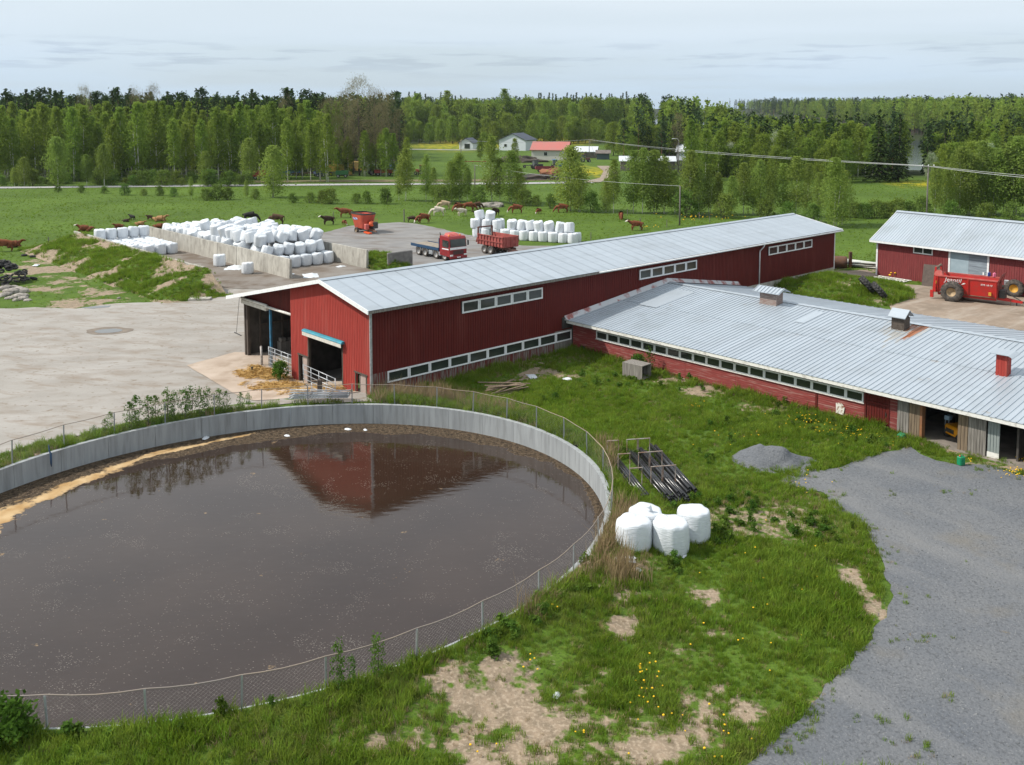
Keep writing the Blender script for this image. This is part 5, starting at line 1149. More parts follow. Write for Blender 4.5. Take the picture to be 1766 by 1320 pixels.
    MB().box(x0+.02,x0+.06,-W-.05,-W+.02,1.35,1.6).ob('reflector',M['rim_yellow'],t)
    # axle, wheels
    mb=MB(); mb.tube([(0,-1.1,.83),(0,1.1,.83)],.09,8); mb.ob('axle',M['dark'],t)
    for sg in (-1,1): wheel(t,(0,sg*1.20,.83),.83,.66,.36,M['rim_tan'],M['tyre_dusty'],20,32,flip=(sg>0))
    # drawbar
    mb=MB(); mb.hexa([(x1-.1,-.35,.42),(x1-.1,.35,.42),(x1-.1,.35,.66),(x1-.1,-.35,.66),(x1+1.75,-.09,.28),(x1+1.75,.09,.28),(x1+1.75,.09,.44),(x1+1.75,-.09,.44)]); mb.ob('drawbar',M['machine_red'],t)
    mb=MB(); mb.lathe([(.05,-.04),(.10,-.04),(.10,.04),(.05,.04)],12,0,Mt((x1+1.84,0,.36)),True); mb.ob('hitch_eye',M['dark'],t)
    mb=MB(); mb.tube([(x1+.9,-.2,.5),(x1+.9,-.2,.02)],.035,6); mb.box(x1+.8,x1+1.0,-.3,-.1,0,.02); mb.ob('stand',M['rust'],t)
    mb=MB(); mb.tube([(x1+1.3,0,.5),(x1+1.32,0,.05)],.05,6); mb.ob('jockey_post',M['dark'],t)
    MB().bbox(x1+.05,x1+.5,-.45,.45,.6,1.25,.05).ob('gearbox',M['dark'],t)
    mb=MB(); 
    for i,y in enumerate((-.3,-.1,.15,.3)): mb.tube([(x1+.2,y,1.25),(x1+.6,y*.7,1.1-.1*i),(x1+1.1,y*.4,.75),(x1+1.6,y*.2,.5)],.022,5)
    mb.ob('hoses',M['dark'],t)
    MB().box(x1-.62,x1-.42,-W-.005,-W+.12,.80,1.06).ob('warning_sticker',M['rim_yellow'],t)
    # slope of side: top at y=-W, bottom at -(W-.22)
    tilt=math.atan2(.22,zt-zb)
    yw=lambda z:-(W-.22*(zt-z)/(zt-zb))-.012
    wm_=mat('white_lettering',(.85,.85,.83),None,rough=.6)
    lettering('Jeantil',.52,wm_,t,(-.02,yw(1.77),1.77),(math.pi/2-tilt*0+tilt,0,0),.25)
    mb=MB(); mb.add([(.62,yw(1.5)-.004,1.44),(.80,yw(1.5)-.004,1.50),(.98,yw(1.55)-.004,1.58),(.84,yw(1.5)-.004,1.60),(.95,yw(1.7)-.004,1.70),(.76,yw(1.6)-.004,1.60)],[(0,1,5),(1,2,3),(3,4,5),(1,3,5)]); mb.ob('emblem',wm_,t)
    lettering('EVR 18-10',.20,wm_,t,(2.55,yw(1.62),1.62),(math.pi/2+tilt,0,0),.1)
    return t
SPR=spreader()
def on_frame(t,x,y,z): return t.matrix_basis@Vector((x,y,z))
for nm,lab,col,x in (('bottle','dark blue canister standing on the far rim of the red spreader',(.03,.06,.25),2.35),('bottle','pink and white canister standing on the far rim of the red spreader',(.75,.20,.32),2.75)):
    p=on_frame(SPR,x,.98,2.10); mb=MB(); mb.bbox(-.11,.11,-.08,.08,0,.30,.02).tube([(0,0,.3),(0,0,.37)],.035,8); o=tag(mb.ob(nm,mat(nm+'_plastic',col,None,rough=.4)),lab,'canister'); o.location=p
# neighbour implement with a yellow-rimmed wheel
def implement():
    x,y=G(1748,513,.85); t=thing('farm_implement','dark muddy implement axle with one big yellow rimmed wheel behind the red spreader','implement',(x+.3,y+.4,.86),-.72)
    wheel(t,(0,-.2,.72),.72,.5,.34,M['rim_yellow'],M['tyre_dusty'],16); wheel(t,(.1,1.5,.72),.72,.5,.34,M['rim_yellow'],M['tyre_dusty'],0,flip=True)
    mb=MB(); mb.tube([(0,-.1,.72),(0,1.4,.72)],.08,6); mb.ob('axle',M['dark'],t)
    MB().box(-1.6,.6,.25,.4,.62,.80).ob('frame_beam',M['dark'],t); MB().box(-1.6,.6,.95,1.1,.62,.80).ob('frame_beam',M['dark'],t)
    for i in range(5): mb=MB(); mb.tube([(-1.5+.35*i,.3,.8),(-1.4+.35*i,.2,.3),(-1.3+.35*i,.1,.05)],[.05,.04,.02],5); mb.ob('tine',M['mud'],t)
    MB().bbox(-1.3,-.6,.4,.95,.8,1.25,.05).ob('gearbox',M['dark'],t); MB().bbox(-.9,-.5,.1,.4,.9,1.3,.04).ob('cover',M['galv'],t)
implement()
# plate leaning against the shed, tyres on the mound, rusty drum, sheet pile
x,y=G(1600,497,.85); o=tag(MB().bbox(-.75,.75,-.05,.05,0,2.0,.01).ob('iron_plate',M['rust_brown']),'brown rusty iron plate propped behind the spreader tail','plate'); o.location=(x+.5,y+.6,.86); o.rotation_euler=(-.28,.0,SRZ+.25)
for i,(u,v,dz) in enumerate([(1491,492,.45),(1501,503,.30)]):
    x,y=[(30.0,78.1),(30.75,77.5)][i]; o=tag(tyre_mb(.80,.50,.42,28,18,Mt()).ob('big_tyre',M['tyre'],None,True),['upper','lower'][i]+' of the two big ridged black tractor tyres leaning on the mound','tyre','tractor tyres on the mound'); o.location=(x,y,[2.15,1.75][i]); o.rotation_euler=(.45,.75,0.5)
x,y=G(1444,461,.85); mb=MB(); mb.lathe([(0,-.95),(.5,-.95),(.62,-.88),(.64,-.5),(.64,.5),(.62,.88),(.5,.95),(0,.95)],18,0,Mt((0,0,.62),ry=math.pi/2)); t=tag(mb.ob('rusty_drum',M['rust'],None,True),'rusty round tank lying beyond the far end of the barn','tank'); t.location=(x,y,float(hgt(x,y))); t.rotation_euler=(0,0,-.3)
x,y=G(1466,462,.85); o=tag(MB().bbox(-.15,.15,-.15,.15,0,1.7,.03).ob('rusty_post',M['rust']),'rusty upright post beside the rusty tank','post'); o.location=(x,y,float(hgt(x,y))-.05)
shm=mat('pale_green_sheet',(.50,.55,.50),(.62,.60,.55),sc=2,rough=.7,rnd=.2)
for i in range(9):
    x,y=G(1487+R.uniform(-8,10),461+R.uniform(-3,2),.85); o=tag(MB().box(-1.6,1.6,-.45,.45,0,.03).ob('cladding_sheet',shm),f'{["lowest","second","third","fourth","fifth","sixth","seventh","eighth","topmost"][i]} of the pale cladding sheets dumped between barn and shed','sheet','cladding sheets dumped between barn and shed'); o.location=(x,y,float(hgt(x,y))+.12+i*.05); o.rotation_euler=(R.uniform(-.05,.05),R.uniform(-.05,.05),-.5+R.uniform(-.3,.3))
x,y=G(1538,483,.85); t=thing('pallet_frame','white slatted frame lying in the grass along the shed wall','frame',(x,y,float(hgt(x,y))+.05),SRZ)
for i in range(9): MB().box(-1.5+i*.36,-1.38+i*.36,-.5,.5,0,.06).ob('slat',M['white_old'],t)
for yy in (-.45,.4): MB().box(-1.6,1.7,yy,yy+.08,.062,.11).ob('runner',M['white_old'],t)
# ------------------------------------------------------------------ truck
M['cab_red']=mat('cab_red_paint',(.27,.016,.020),(.23,.015,.019),sc=2,rough=.35)
M['light_plastic']=mat('lamp_glass',(.7,.7,.68),None,rough=.2)
def truck():
    x,y=G(766,450,-.76); h=Vector((.637,-.771)); far=Vector((.771,.637))
    o_=Vector((x,y))+h*-.0+far*1.25
    t=thing('flatbed_truck','red cabbed four axle truck with a blue edged empty flatbed standing on the asphalt','truck',(o_.x,o_.y,-.76),math.atan2(h.y,h.x))
    W=1.24; fx=0.0  # front axle at x=0
    # cab
    c=MB(); zf=.62; cx0,cx1=-.95,1.10; pts=[(cx0,zf),(cx1-.02,zf-.12),(cx1+.02,1.55),(cx1-.13,2.62),(cx1-.35,2.86),(cx0+.1,2.92),(cx0,2.8)]
    v=[(p[0],-W,p[1]) for p in pts]+[(p[0],W,p[1]) for p in pts]; k=len(pts)
    c.add(v,[tuple(range(k)),tuple(range(2*k-1,k-1,-1))]+[(i,k+i,k+(i+1)%k,(i+1)%k) for i in range(k)])
    cab=c.ob('cab',M['cab_red'],t); bv=cab.modifiers.new('bevel','BEVEL'); bv.width=.06; bv.segments=2
    MB().hexa([(cx1+.0,-W+.13,1.68),(cx1+.05,-W+.13,1.68),(cx1+.05,W-.13,1.68),(cx1+.0,W-.13,1.68),(cx1-.13,-W+.16,2.55),(cx1-.08,-W+.16,2.55),(cx1-.08,W-.16,2.55),(cx1-.13,W-.16,2.55)]).ob('windscreen',M['glass'],cab)
    for sg in (-1,1):
        MB().hexa([(-.35,sg*W-.012,1.65),(.85,sg*W-.012,1.55),(.85,sg*W+.012,1.55),(-.35,sg*W+.012,1.65),(-.35,sg*W-.012,2.45),(.78,sg*W-.012,2.42),(.78,sg*W+.012,2.42),(-.35,sg*W+.012,2.45)]).ob('side_window',M['glass'],cab)
        MB().bbox(cx1-.02,cx1+.08,sg*.98-.2,sg*.98+.2,.62,.80,.02).ob('headlight',M['light_plastic'],cab)
        mb=MB(); mb.bbox(cx1-.08,cx1+.02,sg*(W+.22)-.11,sg*(W+.22)+.11,1.75,2.35,.03).tube([(cx1-.1,sg*W,2.4),(cx1-.03,sg*(W+.2),2.35)],.02,5); mb.ob('mirror',M['dark'],cab)
        MB().box(-.42,.88,sg*W-.014 if sg>0 else sg*W-.016,sg*W+.016 if sg>0 else sg*W+.014,1.34,1.47).ob('white_stripe',M['white'],cab)
    MB().box(cx1+.02,cx1+.05,-W+.05,W-.05,1.36,1.62).ob('white_band',M['white'],cab)
    for i in range(4): MB().box(cx1+.015,cx1+.05,-.75,.75,.80+i*.12,.80+i*.12+.075).ob('grille_bar',M['dark'],cab)
    MB().bbox(cx1-.05,cx1+.12,-W,W,.32,.60,.05).ob('bumper',M['cab_red'],cab)
    MB().box(cx1+.12,cx1+.13,-.26,.26,.40,.52).ob('number_plate',M['white'],cab)
    MB().hexa([(-.7,-.75,2.9),(.45,-.75,2.88),(.45,.75,2.88),(-.7,.75,2.9),(-.6,-.6,3.2),(.1,-.6,3.12),(.1,.6,3.12),(-.6,.6,3.2)]).ob('roof_spoiler',M['machine_faded'],cab)
    for y_ in (-.8,.8): mb=MB(); mb.lathe([(.09,0),(.09,.14),(.05,.18),(0,.18)],10,0,Mt((.35,y_,2.88))); mb.ob('beacon',mat('orange_beacon',(.8,.25,.03),None,rough=.3),cab,True)
    # frame, wheels
    MB().box(-6.6,-.9,-.45,.45,.72,.95).ob('chassis',M['dark'],t)
    for x_ in (0,-1.75,-4.05,-5.45):
        for sg in (-1,1): wheel(t,(x_,sg*1.05,.52),.52,.34,.29,M['rim_grey'],M['tyre_dusty'],0,24,flip=(sg>0))
        mb=MB(); mb.tube([(x_,-.95,.52),(x_,.95,.52)],.07,6); mb.ob('axle',M['dark'],t)
    for x_ in (0,-1.75,-4.05,-5.45):
        for sg in (-1,1):
            mb=MB(); vs=[];k=9
            for i in range(k):
                a=math.radians(15+150*i/(k-1)); 
                for (r,yy) in ((.60,sg*.86),(.60,sg*1.24),(.64,sg*1.24),(.64,sg*.86)): vs.append((x_+r*math.cos(a),yy,.52+r*math.sin(a)))
            fs=[]
            for i in range(k-1):
                for j in range(4): fs.append((i*4+j,i*4+(j+1)%4,(i+1)*4+(j+1)%4,(i+1)*4+j))
            mb.add(vs,fs); mb.ob('mudguard',M['rim_grey'] if x_<0 else M['dark'],t)
    MB().bbox(-3.3,-2.5,-1.2,-.6,.45,.95,.06).ob('fuel_tank',M['galv'],t); MB().bbox(-1.25,-.8,-1.2,-.5,.5,1.0,.06).ob('air_tank',M['galv'],t)
    # bed
    MB().box(-6.9,-1.15,-1.22,1.22,1.18,1.28).ob('bed_floor',M['blue'],t)
    MB().box(-6.85,-1.2,-1.15,1.15,1.28,1.33).ob('sand_layer',mat('dry_sand',(.30,.26,.21),(.22,.18,.14),sc=1.5,rough=.95),t)
    for sg in (-1,1): MB().box(-7.0,-1.1,sg*1.25-.03,sg*1.25+.03,1.05,1.40).ob('side_rail',M['blue'],t)
    MB().box(-1.16,-1.06,-1.22,1.22,1.20,2.55).ob('headboard',M['blue'],t)
    MB().box(-6.5,-1.3,-.4,.4,.96,1.17).ob('subframe',M['galv'],t)
    mb=MB(); mb.tube([(-1.0,-1.05,.9),(-1.0,-1.05,3.0),(-1.12,-1.05,3.2)],.07,8); mb.ob('exhaust_stack',M['dark'],t,True)
    return t
truck()
def ribs_trailer():
    x,y=G(842,438.5,-.76); h=Vector((.64,-.768)); far=Vector((.768,.64)); o_=Vector((x,y))+far*1.05
    t=thing('tipping_trailer','faded red ribbed tipping trailer on dusty tandem wheels beside the white bale stack','trailer',(o_.x,o_.y,-.76),math.atan2(h.y,h.x))
    pm=mat('faded_trailer_red',(.36,.085,.072),(.27,.055,.048),sc=2,rough=.7,col3=(.18,.07,.05),sc3=4,amt3=.5); W=1.15; x0,x1=-1.9,3.1; zb,zt=1.15,2.35
    MB().box(x0,x1,-W,W,zb-.06,zb).ob('floor',pm,t)
    for sg in (-1,1):
        MB().box(x0,x1,sg*W-.03,sg*W+.03,zb,zt).ob('side_wall',pm,t)
        for i in range(9):
            xx=x0+.1+i*(x1-x0-.25)/8; MB().box(xx-.05,xx+.05,sg*(W+.08)-.05,sg*(W+.08)+.05,zb-.05,zt-.02).ob('rib',pm,t)
        for z in (zb+.5,zt-.05): MB().box(x0,x1,sg*(W+.09)-.055,sg*(W+.09)+.055,z,z+.1).ob('side_rail',pm,t)
    MB().box(x1-.03,x1+.03,-W,W,zb,zt+.05).ob('front_wall',pm,t)
    for y_ in (-.7,0,.7): MB().box(x1+.03,x1+.10,y_-.05,y_+.05,zb,zt).ob('rib',pm,t)
    dk=mat('trailer_frame_dark',(.10,.06,.05),(.16,.08,.06),sc=4,rough=.8)
    for y_ in (-W+.06,W-.06): MB().box(x0-.12,x0+.05,y_-.09,y_+.09,zb-.1,zt+.85).ob('gate_post',dk,t)
    MB().box(x0-.12,x0+.05,-W+.15,W-.15,zt+.72,zt+.88).ob('gate_beam',dk,t)
    MB().hexa([(x0-.5,-W,zb+.1),(x0-.42,-W,zb+.1),(x0-.42,W,zb+.1),(x0-.5,W,zb+.1),(x0-.25,-W,zb+.75),(x0-.17,-W,zb+.75),(x0-.17,W,zb+.75),(x0-.25,W,zb+.75)]).ob('tail_gate',pm,t)
    MB().box(x0+.2,x1+.4,-.5,-.35,.75,1.05).ob('chassis_beam',dk,t); MB().box(x0+.2,x1+.4,.35,.5,.75,1.05).ob('chassis_beam',dk,t)
    for x_ in (-.65,.55):
        for sg in (-1,1): wheel(t,(x_,sg*1.0,.55),.55,.42,.27,M['rim_grey'],M['tyre_dusty'],0,24,flip=(sg>0))
        mb=MB(); mb.tube([(x_,-.9,.55),(x_,.9,.55)],.07,6); mb.ob('axle',dk,t)
    mb=MB(); mb.hexa([(x1+.1,-.5,.7),(x1+.1,.5,.7),(x1+.1,.5,.9),(x1+.1,-.5,.9),(x1+1.7,-.06,.55),(x1+1.7,.06,.55),(x1+1.7,.06,.68),(x1+1.7,-.06,.68)]); mb.ob('drawbar',dk,t)
    MB().bbox(x1+.1,x1+.7,-.6,.6,.35,.75,.04).ob('stand_box',dk,t)
ribs_trailer()
def mixer():
    x,y=G(617,402.5,-.76); h=Vector((.64,-.768)); far=Vector((.768,.64)); o_=Vector((x,y))+far*.95
    t=thing('feed_mixer_wagon','orange red feed mixer wagon with a dark open tub at the pasture edge','feed mixer',(o_.x,o_.y,-.76),math.atan2(h.y,h.x))
    om=mat('orange_red_paint',(.52,.085,.045),(.44,.065,.04),sc=1.5,rough=.5,col3=(.3,.07,.05),sc3=3,amt3=.3)
    def ring(z,l,w,r,k=6):
        out=[]
        for (cx,cy,a0) in ((l-r,w-r,0),(-l+r,w-r,90),(-l+r,-w+r,180),(l-r,-w+r,270)):
            for i in range(k+1): a=math.radians(a0+90*i/k); out.append((cx+r*math.cos(a),cy+r*math.sin(a),z))
        return out
    A=ring(.75,1.45,.80,.55); B=ring(2.75,2.0,1.22,.9); Bi=ring(2.75,1.94,1.16,.85); C=ring(1.0,1.40,.76,.5); n=len(A); mb=MB()
    v=A+B+Bi+C; f=[]
    for i in range(n): j=(i+1)%n; f+=[(i,j,n+j,n+i),(n+i,n+j,2*n+j,2*n+i),(2*n+i,2*n+j,3*n+j,3*n+i)]
    f.append(tuple(range(n-1,-1,-1))); f.append(tuple(3*n+i for i in range(n))); mb.add(v,f); mb.ob('tub',om,t)
    mb=MB(); D=ring(2.75,2.03,1.25,.92); E=ring(2.95,2.03,1.25,.92); F=ring(2.95,1.95,1.17,.86); v=D+E+F; f=[]
    for i in range(n): j=(i+1)%n; f+=[(i,j,n+j,n+i),(n+i,n+j,2*n+j,2*n+i)]
    mb.add(v,f); mb.ob('rubber_lip',M['dark'],t)
    mb=MB(); mb.lathe([(.5,1.0),(.3,1.6),(.12,2.4),(0,2.4)],12); mb.ob('auger',M['rust'],t)
    for sg in (-1,1): wheel(t,(-.3,sg*.95,.42),.42,.32,.22,M['rim_tan'],M['tyre_dusty'],0,22,flip=(sg>0))
    mb=MB(); mb.tube([(-.3,-.9,.42),(-.3,.9,.42)],.07,6); mb.ob('axle',M['dark'],t)
    MB().box(-1.2,2.4,-.45,.45,.5,.74).ob('chassis',M['rust'],t)
    MB().bbox(1.75,2.35,-1.0,-.45,.75,1.5,.06).ob('side_box',M['machine_faded'],t); MB().bbox(1.8,2.5,.1,.95,.8,1.7,.06).ob('gearbox',M['dark'],t)
    mb=MB(); mb.lathe([(0,0),(.35,0),(.42,.12),(.38,.3),(0,.36)],14,0,Mt((2.1,.0,1.45),ry=1.2)); mb.ob('round_guard',mat('bright_orange',(.75,.11,.03),None,rough=.45),t,True)
    MB().hexa([(1.9,-1.1,.25),(3.0,-.9,.15),(3.0,-.4,.15),(1.9,-.5,.25),(1.9,-1.1,.45),(3.0,-.9,.33),(3.0,-.4,.33),(1.9,-.5,.45)]).ob('discharge_tray',bpy.data.materials['bright_orange'],t)
    mb=MB(); mb.hexa([(2.4,-.2,.5),(2.4,.2,.5),(2.4,.2,.68),(2.4,-.2,.68),(3.6,-.07,.4),(3.6,.07,.4),(3.6,.07,.54),(3.6,-.07,.54)]); mb.ob('drawbar',M['rust'],t)
    mb=MB(); mb.tube([(2.3,.9,.8),(2.3,.9,2.2)],.03,5).tube([(2.3,.5,.8),(2.3,.5,2.2)],.03,5)
    for i in range(5): mb.tube([(2.3,.5,1.0+i*.28),(2.3,.9,1.0+i*.28)],.02,5)
    mb.ob('ladder',M['machine_faded'],t)
    st=MB(); st.add([(-1.35,0,0),(-.45,0,0),(-.35,0,.3),(-1.45,0,.3)],[(0,1,2,3)])
    # sticker on the sloping left side
    def sp(x,z): f_=(z-.75)/2.0; return (x,-(.80+.42*f_)-.02,z)
    mb=MB(); mb.add([sp(-.95,1.95),sp(.15,1.95),sp(.25,2.12),sp(.15,2.28),sp(-.95,2.28),sp(-1.05,2.12)],[(0,1,2,3,4,5)]); mb.ob('sticker',mat('blue_white_sticker',(.62,.66,.75),(.10,.15,.5),sc=5,rough=.5,lo=.45,hi=.55),t)
mixer()
# ------------------------------------------------------------------ pipe rack
def pipes():
    fx,fy=G(1086,848); p=Vector((-.185,.983)); q=Vector((.983,.185)); O=Vector((fx,fy)); rz=math.atan2(q.y,q.x)
    rk=mat('rusty_galvanised_hoop',(.36,.33,.30),(.24,.14,.09),sc=3,rough=.7)
    t=thing('pipe_rack','rack of nine thin steel hoops holding black pipes in the grass near the tank','pipe rack',(O.x,O.y,0),rz)
    bays=[(0,.56),(.98,1.5),(1.55,2.12)]
    for bi,(a,b) in enumerate(bays):
        for y_ in (0,1.75,3.5):
            mb=MB(); mb.tube([(a,y_,-.1),(a,y_,1.05)],.020,6).tube([(b,y_,-.1),(b,y_,1.05)],.020,6).tube([(a-.02,y_,1.05),(b+.02,y_,1.05)],.026,6); mb.ob('hoop',rk,t)
    pmat=mat('black_plastic_pipe',(.014,.015,.017),(.03,.03,.032),sc=2,rough=.26,spec=.6)
    def pipe_me(Ro,Lh,n=12):
        mb=MB(); mb.lathe([(Ro,-Lh),(Ro,Lh),(Ro*.86,Lh),(Ro*.86,-Lh)],n,0,AX,True); return mb.mesh('plastic_pipe',pmat,False)
    me1=pipe_me(.06,2.75); me2=pipe_me(.085,2.7)
    for me in (me1,me2): me.polygons.foreach_set('use_smooth',np.ones(len(me.polygons),bool))
    def addp(me,x,y,z,lab,grp,yaw=0):
        w=O+q*x+p*y; o=link('plastic_pipe',me,None,(w.x,w.y,z)); o.rotation_euler=(R.uniform(-.006,.006),0,rz+yaw); tag(o,lab,'pipe',grp)
    nm=['left','middle','right']; lay=['bottom','second','third','top','crowning']
    for bi,(a,b) in enumerate(bays):
        rows=[5,5,4,3] if bi==0 else ([4,4,4,3,2] if bi==1 else [4,4,4,4,2])
        z=.07
        for ri,k in enumerate(rows):
            for i in range(k):
                x=a+.085+i*.122+(.06 if ri%2 else 0)-(.04 if bi==0 else 0)
                if x>b-.06: continue
                addp(me1,x,1.55+R.uniform(-.25,.25)-(.6 if bi else .2),z,f'thin black pipe in the {nm[bi]} bay of the rack, {lay[ri]} layer, {ORD[i]}','thin black pipes in the rack',R.uniform(-.006,.006))
            z+=.108
    k=0
    for ri,row in enumerate((4,3,2)):
        for i in range(row):
            addp(me2,2.24+i*.178+ri*.09,1.55+R.uniform(-.2,.2),.09+ri*.152,f'thick black pipe in the bundle right of the rack, {lay[ri] if ri<2 else "top"} layer, {ORD[i]}','thick black pipes beside the rack',-.012)
pipes()
# ------------------------------------------------------------------ gravel heap
def heap():
    cx,cy=G(1322,797); xs=np.arange(-3.4,3.6,.12); ys=np.arange(-2.2,2.4,.12); X,Y=np.meshgrid(xs,ys)
    Z=1.0*np.clip(1-np.sqrt(((X+.3)/1.75)**2+((Y-.35)/1.45)**2),0,1)**.85+.62*np.clip(1-np.sqrt(((X-1.0)/1.1)**2+((Y+.1)/1.3)**2),0,1)+.32*np.clip(1-np.sqrt(((X-2.0)/1.4)**2+((Y-.3)/.8)**2),0,1)+.15*np.clip(1-np.sqrt(((X+.2)/1.9)**2+((Y+.9)/1.2)**2),0,1)
    Z=Z+np.where(Z>.02,(fbm(X*4+9,Y*4,4,3)-.5)*.07,-.08)
    nx,ny=len(xs),len(ys); idx=np.arange(nx*ny).reshape(ny,nx); qd=np.stack([idx[:-1,:-1],idx[:-1,1:],idx[1:,1:],idx[1:,:-1]],-1).reshape(-1,4)
    me=bpy.data.meshes.new('gravel_heap'); me.from_pydata([tuple(p) for p in np.stack([X,Y,Z],-1).reshape(-1,3)],[],[tuple(int(i) for i in r) for r in qd]); me.materials.append(M['gravel']); me.polygons.foreach_set('use_smooth',np.ones(len(qd),bool)); me.update()
    o=tag(link('gravel_heap',me,None,(cx,cy,-.05)),'low heap of dark grey gravel in the grass before the cow shed wing','gravel heap'); o.scale=(.82,.85,.85)
heap()
sheet('gravel_spill',[G(u,v) for u,v in [(1395,800),(1410,818),(1385,830),(1340,838),(1352,822),(1375,810)]],M['gravel'],.034,.4,.12,12)
# ------------------------------------------------------------------ odds and ends
x,y=G(1098,650); t=thing('wooden_crate','weathered open wooden crate standing in the grass below the wing windows','crate',(x,y,.02),-.75)
for q,nm in (((-.75,.75,-.5,-.46,0,.85),'side_panel'),((-.75,.75,.46,.5,0,.85),'side_panel'),((-.75,-.71,-.46,.46,0,.85),'end_panel'),((-.75,.75,-.5,.5,.852,.89),'lid'),((-.71,.75,-.46,.46,0.01,.04),'base')): MB().box(*q).ob(nm,M['wood_grey'],t)
for i in range(14):
    x,y=G(868+R.uniform(-13,13),676+R.uniform(-6,6),0); o=tag(MB().box(-1.3,1.3,-.06,.06,0,.04).ob('plank',M['wood_brown']),'brown plank in the loose heap by the tank fence and barn','plank','planks heaped by the barn'); o.location=(x,y,.05+i*.03); o.rotation_euler=(R.uniform(-.1,.1),R.uniform(-.12,.12),.5+R.uniform(-.5,.5))
def jerrycan(u,v,label,lying):
    x,y=G(u,v); m=mat('green_plastic',(.005,.23,.10),(.01,.19,.08),sc=4,rough=.4) if 'green_plastic' not in bpy.data.materials else bpy.data.materials['green_plastic']
    t=thing('jerrycan',label,'jerrycan',(x,y,.05 if not lying else .18),.4 if not lying else -.7,'green jerrycans')
    mb=MB(); mb.bbox(-.16,.16,-.13,.13,0,.40,.04); b=mb.ob('body',m,t); MB().tube([(-.09,0,.4),(-.09,0,.46)],.035,10).ob('cap',mat('red_cap',(.6,.05,.03),None,rough=.4),t,True)
    mb=MB(); mb.tube([(-.02,0,.39),(0,0,.45),(.12,0,.45),(.14,0,.39)],.018,6); mb.ob('handle',m,t,True)
    if lying: t.rotation_euler=(math.pi/2,.15,-.7)
jerrycan(1657,803,'upright green jerrycan with a red cap on the gravel by the grey door',False); jerrycan(1556,757,'green jerrycan lying on its side at the corner of the timber doors',True)
mb=MB(); mb.add([(-.24,0,0),(.2,0,-.03),(.25,0,.4),(.05,0,.62),(-.26,0,.55)],[(0,1,2,3,4)]).add([(-.24,.03,0),(.2,.03,-.03),(.25,.03,.4),(.05,.03,.62),(-.26,.03,.55)],[(4,3,2,1,0)]); o=tag(mb.ob('enamel_plate',mat('chipped_white_enamel',(.70,.67,.60),(.22,.10,.05),sc=6,rough=.6,lo=.5,hi=.6)),'chipped rusty white plate hanging on the wing wall','plate'); put(o,20.35,WS-.07,.28)
# small yellow machine and motorbike in the open bay of the wing
n_,s_,z_=26.05,18.3,.03
t=thing('mini_loader','small yellow machine parked in the open bay of the wing','loader'); put(t,n_,s_,z_,-.5)
ym=mat('machine_yellow',(.80,.33,.01),(.7,.28,.01),sc=3,rough=.4)
MB().bbox(-.45,.45,-.5,.9,.25,.72,.08).ob('body',ym,t); MB().box(-.28,.28,-.53,-.495,.36,.56).ob('grille',M['dark'],t); MB().bbox(-.3,.3,.2,.7,.72,1.0,.06).ob('seat',M['dark'],t)
for x_ in (-.45,.45):
    for y_ in (-.25,.6): tyre_mb(.24,.18,.12,16,0,Mt((x_,y_,.24),ry=math.pi/2)).ob('wheel',M['tyre'],t,True)
t=thing('motorbike','dark motorbike with a pale blue front parked inside the open bay','motorbike'); put(t,25.35,18.9,.03,.15)
for y_ in (-.62,.65): tyre_mb(.31,.11,.22,20,0,Mt((0,y_,.31),ry=math.pi/2)).ob('wheel',M['tyre'],t,True)
mb=MB(); mb.bbox(-.13,.13,-.15,.4,.35,.78,.05); mb.ob('engine',M['dark'],t); MB().bbox(-.12,.12,.1,.85,.75,.88,.04).ob('seat',M['dark'],t); MB().bbox(-.14,.14,-.3,.1,.75,.98,.06).ob('fuel_tank',mat('bike_blue',(.35,.5,.65),None,rough=.3),t)
mb=MB(); mb.tube([(-.08,-.62,.31),(-.08,-.38,.98)],.03,6).tube([(.08,-.62,.31),(.08,-.38,.98)],.03,6); mb.ob('fork',M['galv'],t); mb=MB(); mb.tube([(-.36,-.28,1.03),(0,-.38,1.0),(.36,-.28,1.03)],.02,6); mb.ob('handlebar',M['dark'],t)
MB().bbox(-.13,.13,-.55,-.42,.82,1.05,.03).ob('headlight_cowl',bpy.data.materials['bike_blue'],t)
